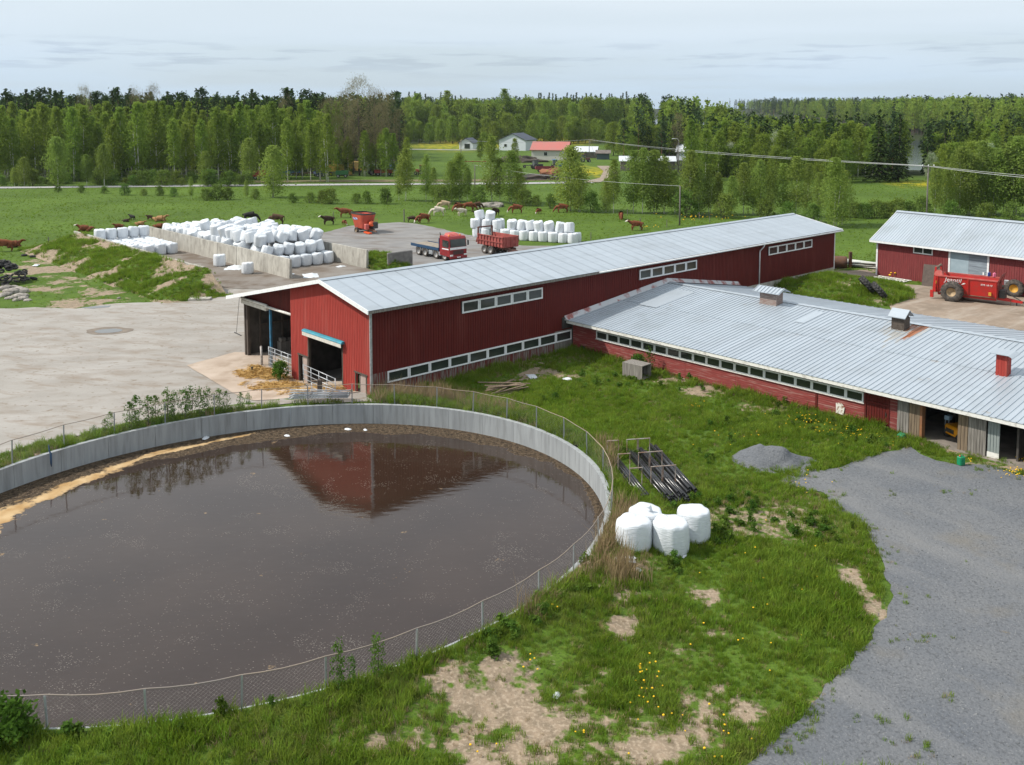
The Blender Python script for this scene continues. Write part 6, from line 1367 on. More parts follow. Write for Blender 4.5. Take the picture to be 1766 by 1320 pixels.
# ------------------------------------------------------------------ cattle
def skin_mesh(name,V,E,Rr,root=0,sub=1):
    me=bpy.data.meshes.new(name+'_skeleton'); me.from_pydata(V,E,[]); o=bpy.data.objects.new(name+'_tmp',me); COL.objects.link(o)
    md=o.modifiers.new('skin','SKIN'); md.use_smooth_shade=True; md.branch_smoothing=.6
    for i,d in enumerate(me.skin_vertices[0].data):
        r=Rr[i]; d.radius=r if isinstance(r,tuple) else (r,r); d.use_root=(i==root)
    sb=o.modifiers.new('sub','SUBSURF'); sb.levels=sub; sb.render_levels=sub
    bpy.context.view_layer.update(); res=bpy.data.meshes.new_from_object(o.evaluated_get(bpy.context.evaluated_depsgraph_get())); bpy.data.objects.remove(o); bpy.data.meshes.remove(me); res.name=name
    res.polygons.foreach_set('use_smooth',np.ones(len(res.polygons),bool)); return res
def cow_mesh(pose):
    V=[];E=[];Rr=[]
    def add(p,r,par=None):
        V.append(p);Rr.append(r); i=len(V)-1
        if par is not None: E.append((par,i))
        return i
    dz=0 if pose!='lie' else -.60
    rump=add((-.80,0,1.08+dz),(.32,.36)); loin=add((-.40,0,1.05+dz),(.38,.43),rump); mid=add((.05,0,1.00+dz),(.42,.47),loin); sh=add((.50,0,1.03+dz),(.35,.44),mid)
    if pose=='graze': nk=[((.84,0,.96),.27),((1.06,0,.70),.20),((1.24,0,.42),.145),((1.32,0,.26),.115),((1.40,0,.08),.085)]
    elif pose=='up': nk=[((.80,0,1.18),.28),((1.0,0,1.32),.20),((1.22,0,1.46),.145),((1.40,0,1.36),.11),((1.56,0,1.24),.085)]
    else: nk=[((.78,0,.62),.23),((.98,0,.80),.17),((1.12,0,.90),.145),((1.30,0,.83),.11),((1.45,0,.74),.085)]
    par=sh; ids=[]
    for p,r in nk: par=add(p,r,par); ids.append(par)
    pl=ids[2]; pp=nk[2][0]
    for sg in (-1,1):
        e=add((pp[0]-.05,sg*.17,pp[2]+.02),.045,pl); add((pp[0]-.08,sg*.29,pp[2]-.01),.05,e)
    t=add((-1.04,0,1.12+dz),.06,rump); t2=add((-1.10,0,.75+dz if dz==0 else .25),.035,t); add((-1.09,0,.48 if dz==0 else .10),.055,t2)
    for sg in (-1,1):
        if pose!='lie':
            a=add((.52,sg*.21,.68),.17,sh); b=add((.55,sg*.20,.40),.09,a); c=add((.53,sg*.19,.14),.055,b); add((.57,sg*.19,.03),.065,c)
            a=add((-.70,sg*.22,.80),.23,rump); b=add((-.62,sg*.23,.60),.15,a); c=add((-.86,sg*.19,.44),.075,b); d=add((-.80,sg*.19,.13),.055,c); add((-.75,sg*.19,.03),.065,d)
        else:
            a=add((.62,sg*.24,.25),.13,sh); b=add((.90,sg*.26,.12),.075,a); add((.66,sg*.30,.07),.06,b)
            a=add((-.55,sg*.34,.28),.20,rump); b=add((-.15,sg*.44,.16),.10,a); add((-.50,sg*.50,.08),.06,b)
    return skin_mesh('cow_'+pose,V,E,Rr,2,1),nk
COWM={p:cow_mesh(p) for p in ('graze','up','lie')}
def cowmat(name,col,col2,white=None,pose='graze'):
    m=mat(name,col,col2,sc=3,rough=.75,spec=.2)
    t=m.node_tree; n=t.nodes.new; l=t.links.new; b=t.nodes['Principled BSDF']; src=b.inputs['Base Color'].links[0].from_socket
    if white:
        nk=COWM[pose][1]; tc=n('ShaderNodeTexCoord'); acc=None
        for (p,_),rad in ((nk[3],.19),(nk[4],.17),(nk[2],.13)):
            d=n('ShaderNodeVectorMath'); d.operation='DISTANCE'; l(tc.outputs['Object'],d.inputs[0]); d.inputs[1].default_value=p
            c=n('ShaderNodeMath'); c.operation='LESS_THAN'; l(d.outputs['Value'],c.inputs[0]); c.inputs[1].default_value=rad
            if acc is None: acc=c.outputs[0]
            else: x=n('ShaderNodeMath'); x.operation='MAXIMUM'; l(acc,x.inputs[0]); l(c.outputs[0],x.inputs[1]); acc=x.outputs[0]
        mi=n('ShaderNodeMix'); mi.data_type='RGBA'; l(acc,mi.inputs[0]); l(src,mi.inputs[6]); mi.inputs[7].default_value=(.72,.68,.62,1); l(mi.outputs[2],b.inputs['Base Color'])
    return m
CC={'brown':((.20,.065,.026),(.13,.04,.018)),'dark':((.055,.028,.018),(.03,.018,.012)),'black':((.014,.013,.013),(.02,.018,.018)),'cream':((.50,.38,.25),(.42,.31,.20)),'tan':((.36,.20,.09),(.30,.16,.07)),'white':((.62,.56,.47),(.5,.43,.34)),'umber':((.10,.055,.03),(.06,.035,.02))}
_cm={}
def cow(u,v,pose,col,face,label,sc=1.12,yaw=0,white=False):
    key=(pose,col,white)
    if key not in _cm:
        me=COWM[pose][0].copy(); me.materials.clear(); me.materials.append(cowmat(f'{col}_hide_{pose}'+('_white_face' if white else ''),*CC[col],white=white,pose=pose)); _cm[key]=me
    p=GT(u,v); base=0 if face=='r' else math.pi
    o=link('cow' if sc>.8 else 'calf',_cm[key],None,(p.x,p.y,p.z-(0.0)),base+yaw); o.scale=(sc,)*3
    tag(o,label,'cow' if sc>.8 else 'calf'); return o
cow(148,399,'lie','brown','l','red brown cow with a white face lying left of the silo walls',white=True,yaw=.2)
cow(228,380,'up','black','l','small black calf standing above the left bay of bales',.62,-.5)
cow(217,383,'lie','dark','r','small dark calf lying in front of the black standing calf',.6)
cow(258,380,'up','umber','l','small dark brown calf beside the tan lying cow',.6,1.2)
cow(275,382,'lie','tan','r','tan cow lying in the pasture, facing right, beyond the left bay')
cow(205,393,'lie','brown','l','little brown calf lying just behind the left bay back tier',.75,.8)
cow(241,389,'lie','tan','r','pale brown calf lying flat between the tan cow and the left bay bales',.78)
cow(274,394,'lie','brown','r','brown cow lying half hidden behind the middle silo wall',.9)
cow(7,434,'up','brown','l','red brown cow standing at the left edge above the tyre heap',1.12,.3)
cow(22,427,'lie','brown','r','red brown cow lying behind the standing one at the left edge',1.1,.3)
cow(432,383,'graze','black','r','black cow standing behind the big bale heap',1.15,.1)
cow(477,387,'graze','umber','l','dark grey brown cow grazing right behind the big bale heap',1.15,.0)
cow(566,388,'up','dark','l','dark brown cow with a white face looking towards the camera, left of the feed mixer',1.0,.5,True)
cow(595,376,'up','brown','l','brown cow standing behind the feed mixer, head to the left',1.15,.1)
cow(594,389,'graze','brown','r','small brown calf with a white face by the feed mixer tub',.6,-.9,True)
cow(711,384,'graze','dark','r','dark brown calf nose to nose with a brown cow beyond the truck',.75,.0)
cow(730,385,'graze','brown','l','brown cow with a white face nuzzling the dark calf beyond the truck',1.1,.5,True)
cow(766,361,'graze','cream','l','cream cow grazing farthest back beside the ditch trees',1.1,.3)
cow(755,373,'graze','white','l','whitish cow grazing with lowered head in front of the cream one',1.15,.15)
cow(790,365,'graze','brown','l','dark red cow partly behind the whitish one, left of the red pair',1.1,.9)
cow(796,373,'up','white','l','whitish young cow with raised head facing left',.95,.6)
cow(809,364,'graze','brown','r','red brown cow grazing beside the dark cow near the ditch',1.12,.2)
cow(823,362,'graze','umber','r','dark cow beside the red brown one near the ditch',1.0,.5)
cow(824,371,'lie','dark','l','dark red calf lying in the grass right of the whitish young cow',.75)
cow(855,373,'up','dark','l','dark cow showing only its back over the pasture bale block',1.0,1.2)
cow(890,368,'graze','brown','l','brown cow with a white face grazing behind the pasture bale stack',1.12,.15,True)
cow(929,369,'graze','brown','l','lone brown calf between two grazing cows beyond the bale stack',.7,1.0,True)
cow(969,367,'graze','brown','l','red brown cow grazing rightmost beyond the bale stack',1.12,.1)
cow(1071,379,'graze','brown','l','brown cow seen from behind beyond the long barn roof',1.0,1.5)
cow(1097,398,'up','brown','l','red cow with a white face standing just over the long barn roof',1.05,.1,True)
# ------------------------------------------------------------------ poles, wires
M['pole']=mat('grey_pole_wood',(.17,.155,.14),(.11,.10,.09),sc=3,rough=.9,stretch=(6,6,.5))
M['cable']=mat('bundled_cable',(.42,.43,.43),None,rough=.6)
def zat(p,v):
    lo,hi=-10,120
    for _ in range(50):
        m=(lo+hi)/2; zc=_c*p[1]-_s*(m-HC); yc=_s*p[1]+_c*(m-HC)
        if CYP-F_PX*yc/zc>v: lo=m
        else: hi=m
    return lo
def pole(u,vb,vt,label,arm=False,p=None,r=.12):
    p=p or GT(u,vb); h=zat(p,vt)-p.z; t=thing('utility_pole',label,'utility pole',(p.x,p.y,p.z))
    MB().tube([(0,0,-.5),(0,0,h)],[r*1.15,r*.8],8).ob('pole',M['pole'],t,True)
    if arm:
        mb=MB(); mb.box(-.9,.9,-.06,.06,h-.12,h); mb.ob('crossarm',M['pole'],t)
        for x in (-.8,0,.8): mb=MB(); mb.lathe([(.03,0),(.06,.05),(.08,.15),(.05,.22),(0,.24)],8,0,Mt((x,0,h))); mb.ob('insulator',M['white'],t,True)
    return Vector((p.x,p.y,p.z+h))
pA=pole(1597,400,287,'tall grey pole with a crossarm rising behind the machine shed',True)
pB=pole(1172,389,321,'dark wooden pole standing in front of the birches behind the barn ridge')
pC=pole(819,345,285,'thin wooden pole among the ditch birches left of the red roofed house')
pD=pole(1016,277,241,'pole with a slanting stay beside the tin roofed shed')
pE=pole(795,283,242,'pole beside the small white garage')
q=GT(1597,400); pF=Vector((60,92,9.6)); pole(0,0,0,'pole beyond the right edge carrying the line on',True,p=Vector((60,92,.3))) if False else None
pG=pole(1170,297,243,'lamp pole with a curved white arm before the brown tree')
def cable(a,b,sag,label,r=.035,n=14):
    pts=[]
    for i in range(n+1):
        t=i/n; p=a.lerp(b,t); pts.append((p.x,p.y,p.z-sag*4*t*(1-t)))
    tag(MB().tube(pts,r,5,cap=False).ob('power_cable',M['cable'],None,True),label,'cable','overhead cables')
cable(pA,Vector((62,93,9.3)),.25,'overhead cable from the crossarm pole out of the right edge',.035); cable(pA+Vector((.8,0,.0)),Vector((63,93,9.5)),.2,'upper overhead cable from the crossarm pole to the right edge',.03)
cable(pA,pD,1.0,'long overhead cable from the crossarm pole across the birches to the stayed pole',.035); cable(pA+Vector((-.8,0,.1)),pD,.7,'thin second cable running with the long one to the stayed pole',.035)
cable(pD,pE,.8,'overhead cable from the stayed pole to the garage pole',.05); cable(pB,pC,.6,'thin cable between the two wooden ditch poles',.025)
mb=MB(); mb.tube([(pG.x,pG.y,pG.z-.1),(pG.x-.3,pG.y,pG.z+.5),(pG.x-1.2,pG.y,pG.z+.6)],.05,6); mb.bbox(pG.x-1.9,pG.x-1.1,pG.y-.15,pG.y+.15,pG.z+.5,pG.z+.66,.03); o=mb.ob('lamp_head',M['white']); tag(o,'curved white lamp head on the pole before the brown tree','lamp')
mb=MB(); mb.tube([tuple(pD),(pD.x+2.6,pD.y,pD.z-7)],.03,4); tag(mb.ob('stay_wire',M['cable']),'slanting stay wire of the pole by the tin roofed shed','wire')
fp=MB().tube([(0,0,-.3),(0,0,1.25)],.07,6).mesh('fence_post',M['pole'])
for i,(u,v) in enumerate([(697,383),(1019,415),(1104,396)]+sorted([(1206,378),(1224,385),(1150,392),(1242,374),(1416,392),(84,424),(1290,370),(1082,372),(640,371),(575,377)])):
    p=GT(u,v); o=link('fence_post',fp,None,tuple(p)); s=1.6 if i==0 else (1.3 if i in(2,) else .9); o.scale=(s*.9,s*.9,s); tag(o,['thick dark post in the pasture beyond the truck','low post just beyond the pasture bale stack','pale post beside the white faced cow over the barn roof'][i] if i<3 else 'thin pasture fence post beyond the farmyard, '+ORD[i-3],'fence post','pasture fence posts')
# ------------------------------------------------------------------ houses beyond the road
def house(label,cat,u,v,wid,ln,eave,ridge,rz,wall,roof,wins=(),over=.5,gwins=(),name='house'):
    p=GT(u,v); t=thing(name,label,cat,tuple(p),rz); W,Lh=wid/2,ln/2   # ridge along local x
    MB().box(-Lh,Lh,-W,W,-.6,eave).ob('wall',wall,t)
    for x in (-Lh,Lh-.2): MB().prism([(-W,eave+.002),(W,eave+.002),(0,ridge-.12)],0,.2,M=Mt((x+.2,0,0),rz=math.pi/2)).ob('gable',wall,t)
    for sg in (-1,1):
        sl=(ridge-eave)/W; e=W+over; ze=ridge-sl*e
        MB().hexa([(-Lh-over,sg*e,ze) if sg<0 else (-Lh-over,0,ridge),(Lh+over,sg*e,ze) if sg<0 else (Lh+over,0,ridge),(Lh+over,0,ridge) if sg<0 else (Lh+over,e,ze),(-Lh-over,0,ridge) if sg<0 else (-Lh-over,e,ze)]+
            [(-Lh-over,sg*e,ze+.18) if sg<0 else (-Lh-over,0,ridge+.18),(Lh+over,sg*e,ze+.18) if sg<0 else (Lh+over,0,ridge+.18),(Lh+over,0,ridge+.18) if sg<0 else (Lh+over,e,ze+.18),(-Lh-over,0,ridge+.18) if sg<0 else (-Lh-over,e,ze+.18)]).ob('roof',roof,t)
    for (x,z,w_,h_) in wins:
        f=MB().box(x-w_/2-.1,x+w_/2+.1,-W-.06,-W,z-h_/2-.1,z+h_/2+.1).ob('window',M['white'],t); MB().box(x-w_/2,x+w_/2,-W-.09,-W-.062,z-h_/2,z+h_/2).ob('pane',M['glass'],f)
    for (y,z,w_,h_) in gwins:
        f=MB().box(-Lh-.06,-Lh,y-w_/2-.1,y+w_/2+.1,z-h_/2-.1,z+h_/2+.1).ob('window',M['white'],t); MB().box(-Lh-.09,-Lh-.062,y-w_/2,y+w_/2,z-h_/2,z+h_/2).ob('pane',M['glass'],f)
    return t
wl=mat('white_house_wall',(.62,.66,.72),None,rough=.8); dr=mat('dark_blue_roof',(.05,.06,.085),None,rough=.6); gw=mat('grey_house_wall',(.50,.48,.46),None,rough=.8); rr_=mat('pinkish_red_roof',(.44,.13,.11),(.38,.15,.13),sc=.3,rough=.6); lg=mat('grey_log_wall',(.19,.165,.15),(.13,.11,.10),sc=.8,rough=.9); pr=mat('pale_tin_roof',(.55,.58,.62),None,rough=.5)
house('big white house with a dark blue roof, its gable towards the farm','house',893,259,12.5,13,4.6,7.4,math.radians(68),wl,dr,gwins=((3.2,2.2,1.2,1.2),))
house('small white garage with a dark roof left of the big white house','garage',809,257,6.6,8,2.9,4.9,math.radians(72),wl,dr,gwins=((-.6,1.4,2.6,2.2),),name='garage')
house('grey walled house with a pinkish red roof behind the old machinery','house',951,276,8.5,12.6,3.8,6.3,math.radians(-14),gw,rr_,wins=((-1.2,2.3,1.2,1.2),),gwins=((-1.5,1.9,.9,1.3),(1.5,1.9,.9,1.3)))
house('open shed with a pale tin roof right of the red roofed house','shed',1011,272,7,8,2.4,4.0,math.radians(-10),lg,pr,name='shed')
house('small dark shed beside the tin roofed shed','shed',1040,275,3.5,4.5,2.3,3.2,math.radians(-5),mat('dark_blue_grey_wall',(.07,.10,.12),None,rough=.8),lg,name='shed')
house('grey log shed with a pale roof half hidden by the ditch birches','shed',1116,294,6,15.5,2.9,4.0,math.radians(-6),lg,pr,gwins=((0,1.6,.8,1.0),),name='shed')
house('pale cottage corner showing between the brown tree and the birches','cottage',1187,276,7,7,3.2,5.5,math.radians(-20),wl,pr,gwins=((0,1.8,1,1.2),),name='cottage')
house('little pale hut among the trees right of the bird cherry','hut',1452,300,3,3,2.2,3.2,.2,mat('pinkish_hut_wall',(.52,.40,.36),None,rough=.8),pr,name='hut')
# ------------------------------------------------------------------ old machinery across the road
def tractor(u,v,rz,col,label):
    p=GT(u,v); t=thing('old_tractor',label,'tractor',tuple(p),rz); pm=mat('tractor_paint_'+col[0],col[1],None,rough=.6)
    MB().bbox(.1,1.9,-.4,.4,.8,1.5,.08).ob('bonnet',pm,t); c=MB().bbox(-1.2,.1,-.75,.75,1.0,2.6,.08).ob('cab',mat('tractor_cab_'+col[0],(.10,.11,.12),None,rough=.4),t); MB().bbox(-1.3,.2,-.85,.85,2.6,2.75,.04).ob('roof',pm,t)
    for y in (-.8,.8): wheel(t,(-.8,y,.78),.78,.42,.4,M['rim_grey'],M['tyre'],0,20); wheel(t,(1.5,y*.9,.5),.5,.3,.25,M['rim_grey'],M['tyre'],0,18)
def combine(u,v,rz,label,col):
    p=GT(u,v); t=thing('combine_harvester',label,'harvester',tuple(p),rz); pm=mat('harvester_paint_'+label.split()[0],col,None,rough=.7)
    MB().bbox(-2.8,1.6,-1.2,1.2,1.2,3.0,.2).ob('body',pm,t); MB().bbox(1.2,2.6,-.9,.9,2.0,3.7,.1).ob('cab',M['glass'],t); MB().bbox(2.4,3.6,-1.9,1.9,.2,1.1,.15).ob('header',pm,t)
    mb=MB(); mb.tube([(-1,1.0,3.0),(-1,1.2,3.8),(-2.8,1.4,4.0)],.18,8); mb.ob('unloading_pipe',pm,t)
    for y in (-1.2,1.2): wheel(t,(1.2,y,.8),.8,.5,.4,M['rim_yellow'],M['tyre'],0,20); wheel(t,(-2.0,y*.8,.5),.5,.3,.25,M['rim_yellow'],M['tyre'],0,18)
def wagon(u,v,rz,label,col,ln=4.0,name='farm_wagon',h=1.0):
    p=GT(u,v); t=thing(name,label,'wagon',tuple(p),rz); pm=mat('wagon_paint_'+'_'.join(label.split()[:2]),col,None,rough=.8)
    MB().box(-ln/2,ln/2,-1.1,1.1,.75,.9).ob('bed',pm,t)
    for y in (-1.1,1.04): MB().box(-ln/2,ln/2,y,y+.06,.902,.9+h).ob('side_board',pm,t)
    for x in (-ln/2,ln/2-.06): MB().box(x,x+.06,-1.03,1.03,.902,.9+h).ob('end_board',pm,t)
    for x in (-ln*.3,ln*.3):
        for y in (-.95,.95): wheel(t,(x,y,.45),.45,.25,.22,M['rim_grey'],M['tyre'],0,16)
    mb=MB(); mb.tube([(ln/2,0,.7),(ln/2+1.6,0,.55)],.06,5); mb.ob('drawbar',M['rust'],t)
def rake(u,v,rz,label,m,n=7,ln=5.0):
    p=GT(u,v); t=thing('field_rake',label,'implement',tuple(p),rz)
    MB().box(-ln/2,ln/2,-.08,.08,.7,.86).ob('beam',m,t); MB().box(-ln/2,ln/2,.9,1.05,.7,.86).ob('beam',m,t); MB().box(-.1,.1,-.6,1.6,.86,1.0).ob('beam',m,t)
    for i in range(n): x=-ln/2+.3+i*(ln-.6)/(n-1); mb=MB(); mb.tube([(x,0,.8),(x,-.25,.4),(x,.0,0)],.04,5); mb.ob('tine',M['rust'],t)
    for y in (-.2,1.2): wheel(t,(-ln/2+.2,y,.4),.4,.2,.2,M['rim_grey'],M['tyre'],0,14)
ye=(.50,.30,.06); rd=(.30,.045,.035); bu=(.05,.16,.33); gn=(.05,.16,.06)
wagon(446,309,.4,'faded red baler wagon parked before the forest edge at the far left',rd,3.2,h=1.3)
wagon(504,303,.1,'pale blue low trailer between the bush and the rusty implements',bu,4.5,h=.4)
rake(522,304,.1,'rusty long cultivator beside the pale blue trailer',M['rust'],8,6); rake(535,303,.3,'rusty harrow right of the long cultivator',M['rust_brown'],7,4.5)
wagon(551,305,.5,'dark blue little cart beside the yellow machine',(.03,.05,.10),2.6,h=.5)
combine(583,303,.25,'yellow old harvester lying low with a pale box on top',ye); wagon(590,306,.1,'yellow and green sprayer cart before the harvester',gn,3.2,h=.8)
combine(611,297,1.2,'sandy yellow harvester standing upright before the bare trees',(.45,.27,.08))
tractor(645,302,.3,('blue',bu),'blue tractor at the left end of the machinery row'); wagon(662,303,.1,'red loaded trailer behind the blue tractor',rd,5.0,h=.7)
wagon(684,299,.1,'silver blue covered wagon left of the birches',(.28,.38,.48),4.5,h=1.7); tractor(727,302,2.5,('red',rd),'red tractor between the ditch birches')
tractor(926,292,.4,('black',(.03,.03,.03)),'black tractor wreck before the red roofed house'); tractor(960,291,.1,('lightblue',bu),'blue tractor right of the black wreck'); rake(915,290,.1,'dark bent loader frame beside the black wreck',M['dark'],5,4)
wagon(940,297,.05,'dark red farm wagon before the blue tractor',(.20,.03,.04),5.5,h=.7); tractor(1008,280,.2,('rust',(.16,.07,.05)),'rust coloured tractor by the tin roofed shed')
rake(815,283,.05,'long red cutter bar lying in the grass left of the birches',mat('cutter_red',rd,None,rough=.7),5,9)
def lump(u,v,w_,d_,h_,m,name,label,cat,seed):
    p=GT(u,v); bm=bmesh.new(); bmesh.ops.create_icosphere(bm,subdivisions=3,radius=1)
    for q in bm.verts: c=q.co.copy(); k=1+.6*(vnoise(c.x*2.5+seed,c.y*2.5+c.z,seed)-.5)+.5*(vnoise(c.x*7,c.y*7+c.z*5,seed+1)-.5); q.co=Vector((c.x*w_*k,c.y*d_*k,max(-.1,c.z)*h_*k))
    me=bpy.data.meshes.new(name); bm.to_mesh(me); bm.free(); me.materials.append(m); o=link(name,me,None,tuple(p)); tag(o,label,cat)
lump(899,280,8,3,2.2,M['wood_dark'],'log_pile','dark log pile left of the red roofed house','log pile',3)
lump(912,310,9,2,1.4,mat('black_tarp',(.03,.03,.03),(.07,.05,.04),sc=.5,rough=.7),'tarp_heap','long dark tarpaulin heap by the country road','heap',5)
lump(950,309,2.5,1.5,2.8,mat('orange_brown_soil',(.28,.12,.06),None,rough=.9),'soil_heap','small orange brown heap beside the tarpaulin','heap',8)
lump(844,357,2.4,1.2,.9,M['stone'],'stone_heap','grey stone heap under the ditch birches','heap',9)
# ------------------------------------------------------------------ trees
TR=np.random.RandomState(11)
LM={'birch':leafmat('birch_leaves',(.170,.250,.036),(.235,.315,.058),.5,.16,.012),'birch2':leafmat('fresh_birch_leaves',(.20,.275,.052),(.255,.335,.08),.5,.16,.012),'spruce':leafmat('spruce_needles',(.030,.056,.016),(.050,.082,.022),.12,.2,.01),'pine':leafmat('pine_needles',(.036,.064,.026),(.056,.090,.034),.12,.2,.01),
 'aspen':leafmat('budding_twigs',(.19,.17,.09),(.23,.205,.105),.2,.12,.01),'shrub':leafmat('willow_leaves',(.12,.19,.034),(.16,.235,.055),.42,.2,.02),'blossom':leafmat('bird_cherry_blossom',(.40,.44,.32),(.16,.24,.07),.35,.1,.01),'young':leafmat('sapling_leaves',(.065,.135,.020),(.10,.19,.030),.4,.15,.01)}
M['birchbark']=mat('birch_bark',(.58,.56,.52),(.10,.09,.085),sc=1.3,rough=.85,stretch=(1,1,2.5),lo=.56,hi=.64)
M['bark']=mat('grey_brown_bark',(.12,.09,.07),(.075,.06,.05),sc=2,rough=.95,stretch=(4,4,.6)); M['pinebark']=mat('orange_pine_bark',(.24,.11,.055),(.12,.075,.055),sc=1,rough=.95)
def quads(C,sz,rs,asp=.6,up=.3,droop=None):
    n=len(C); a=rs.normal(size=(n,3)); a[:,2]*=up if droop is None else 1; a/=np.linalg.norm(a,axis=1)[:,None]+1e-9
    if droop is not None: a=a*.55+droop; a/=np.linalg.norm(a,axis=1)[:,None]
    b=rs.normal(size=(n,3)); b-=a*(a*b).sum(1)[:,None]; b/=np.linalg.norm(b,axis=1)[:,None]+1e-9
    s=(sz*rs.uniform(.65,1.3,n))[:,None]; a=a*s; b=b*s*asp
    # pointed leaf-clump: four corners of a kite
    return np.stack([C-a*.5,C+b*.5-a*.05,C+a*.5,C-b*.5-a*.05],1)
def quadmesh(name,Q,m):
    n=len(Q); me=bpy.data.meshes.new(name); me.vertices.add(n*4); me.vertices.foreach_set('co',Q.astype(np.float32).ravel()); me.loops.add(n*4); me.loops.foreach_set('vertex_index',np.arange(n*4,dtype=np.int32)); me.polygons.add(n); me.polygons.foreach_set('loop_start',np.arange(0,n*4,4,dtype=np.int32)); me.polygons.foreach_set('loop_total',np.full(n,4,np.int32)); me.update(calc_edges=True)
    me.materials.append(m); return me
def clumps(rs,H,z0,prof,nc,per,cr,flat=1.0,bias=.5,rmax=1.0):
    C=[]
    for i in range(nc):
        t=rs.uniform(0,1)**.9; z=z0+(H-z0)*t; r=prof(t)*rmax*(rs.uniform(0,1)**bias); a=rs.uniform(0,6.283); c=np.array([r*math.cos(a),r*math.sin(a),z])
        k=cr*rs.uniform(.6,1.25)*(.55+.45*min(1,prof(t)/.6)); C.append(c+rs.normal(size=(per,3))*np.array([k,k,k*flat])*.6)
    return np.concatenate(C)
def trunkmb(H,r,rs,limbs=6,z0=.3,lean=.3,top=.92,forks=False):
    mb=MB(); pts=[(lean*(i/6)*rs.uniform(.3,1),lean*(i/6)*rs.uniform(-.6,.6),H*top*i/6) for i in range(7)]; pts[0]=(0,0,-.5); mb.tube(pts,[r*1.15]+[r*(1-i/6.6) for i in range(1,7)],7)
    for i in range(limbs):
        t=rs.uniform(z0,.8); z=H*t; a=rs.uniform(0,6.28); l=H*.13*(1.1-t); k=t*6*top; i0=min(5,int(t/top*6)); f=t/top*6-i0; x=pts[i0][0]*(1-f)+pts[i0+1][0]*f; y=pts[i0][1]*(1-f)+pts[i0+1][1]*f
        mb.tube([(x,y,z),(x+l*.6*math.cos(a),y+l*.6*math.sin(a),z+l*.7),(x+l*math.cos(a),y+l*math.sin(a),z+l*1.0)],[r*.32,r*.2,r*.08],4,cap=False)
    return mb
PROTO={}
def reg(kind,trunk,crown,H): PROTO.setdefault(kind,[]).append((trunk,crown,H))
def mk_birch(kind,leaf,seed,H,wid,nc,per,z0f,sz,asp=.6,r=.15,twin=False):
    rs=np.random.RandomState(seed); prof=lambda t:(math.sin(math.pi*min(1,(t*.86+.13)))**.75)*(1-.25*t)
    C=clumps(rs,H,H*z0f,prof,nc,per,.95,1.25,.55,wid); C[:,2]=np.minimum(C[:,2],H*1.02)
    cr=quadmesh('crown',quads(C,sz,rs,asp,1,np.array([0,0,-.35])),LM[leaf]); mb=trunkmb(H,r,rs,9,.25)
    if twin: mb.tube([(.35,.1,-.4),(.6,.2,H*.3),(.9,.3,H*.62)],[r*.9,r*.7,r*.3],6)
    reg(kind,mb.mesh('trunk',M['birchbark'],True),cr,H)
for i,(wd,nc,z0,tw) in enumerate([(2.1,125,.17,False),(2.5,145,.12,False),(1.75,110,.24,False),(2.3,120,.15,True)]): mk_birch('forest_birch','birch',20+i,18,wd,nc,24,z0,.52,.55,.16,tw)
for i,(wd,nc,z0,tw) in enumerate([(2.2,150,.14,True),(1.7,120,.18,False),(2.7,190,.10,True),(2.0,150,.22,False)]): mk_birch('ditch_birch','birch2',40+i,13,wd,nc,30,z0,.33,.62,.085,tw)
def mk_spruce(kind,leaf,seed,H,wid,dens,sz=.95,z0=.05,whorl=44):
    rs=np.random.RandomState(seed); C=[];D=[]
    for i in range(whorl):
        t=i/(whorl-1); z=H*(z0+(1-z0)*t*.985); r=wid*(1-t)**.85*(.72+.45*rs.rand())+.12; k=max(3,int(dens*(1-t)+3))
        for j in range(k):
            a=rs.uniform(0,6.283); rr=r*rs.uniform(.75,1.12); m=max(2,int(rr/.42))
            for q in range(m):
                f=(q+.6)/m; C.append((rr*f*math.cos(a)+rs.normal()*.10,rr*f*math.sin(a)+rs.normal()*.10,z-rr*.33*f*f+rs.normal()*.07)); D.append((math.cos(a)*.8,math.sin(a)*.8,-.55))
    C=np.array(C); Q=quads(C,sz*np.ones(len(C)),rs,.42,1,np.array(D)*1.6); cr=quadmesh('crown',Q,LM[leaf]); mb=MB(); mb.tube([(0,0,-.4),(0,0,H*.97)],[.22,.03],6); reg(kind,mb.mesh('trunk',M['bark'],True),cr,H)
for i,(wd,dn) in enumerate([(2.5,7),(2.1,6),(2.9,7)]): mk_spruce('spruce','spruce',60+i,20,wd,dn)
for i in range(2):
    rs=np.random.RandomState(80+i); H=20; prof=lambda t:(math.sin(math.pi*min(1,.2+.72*t)))**.7
    C=clumps(rs,H,H*.38,prof,52,26,.95,.75,.55,2.2); reg('pine',trunkmb(H,.17,rs,8,.5).mesh('trunk',M['pinebark'],True),quadmesh('crown',quads(C,np.full(len(C),.62),rs,.5,.7),LM['pine']),H)
for i in range(2):
    rs=np.random.RandomState(90+i); H=22; prof=lambda t:(math.sin(math.pi*min(1,.12+.80*t)))**.55
    C=clumps(rs,H,H*.22,prof,210,26,1.0,1.1,.42,4.3); Q=quads(C,np.full(len(C),.62),rs,.10,1.0,np.array([0,0,.55])); mb=trunkmb(H,.24,rs,26,.2); reg('bare_aspen',mb.mesh('trunk',M['bark'],True),quadmesh('crown',Q,LM['aspen']),H)
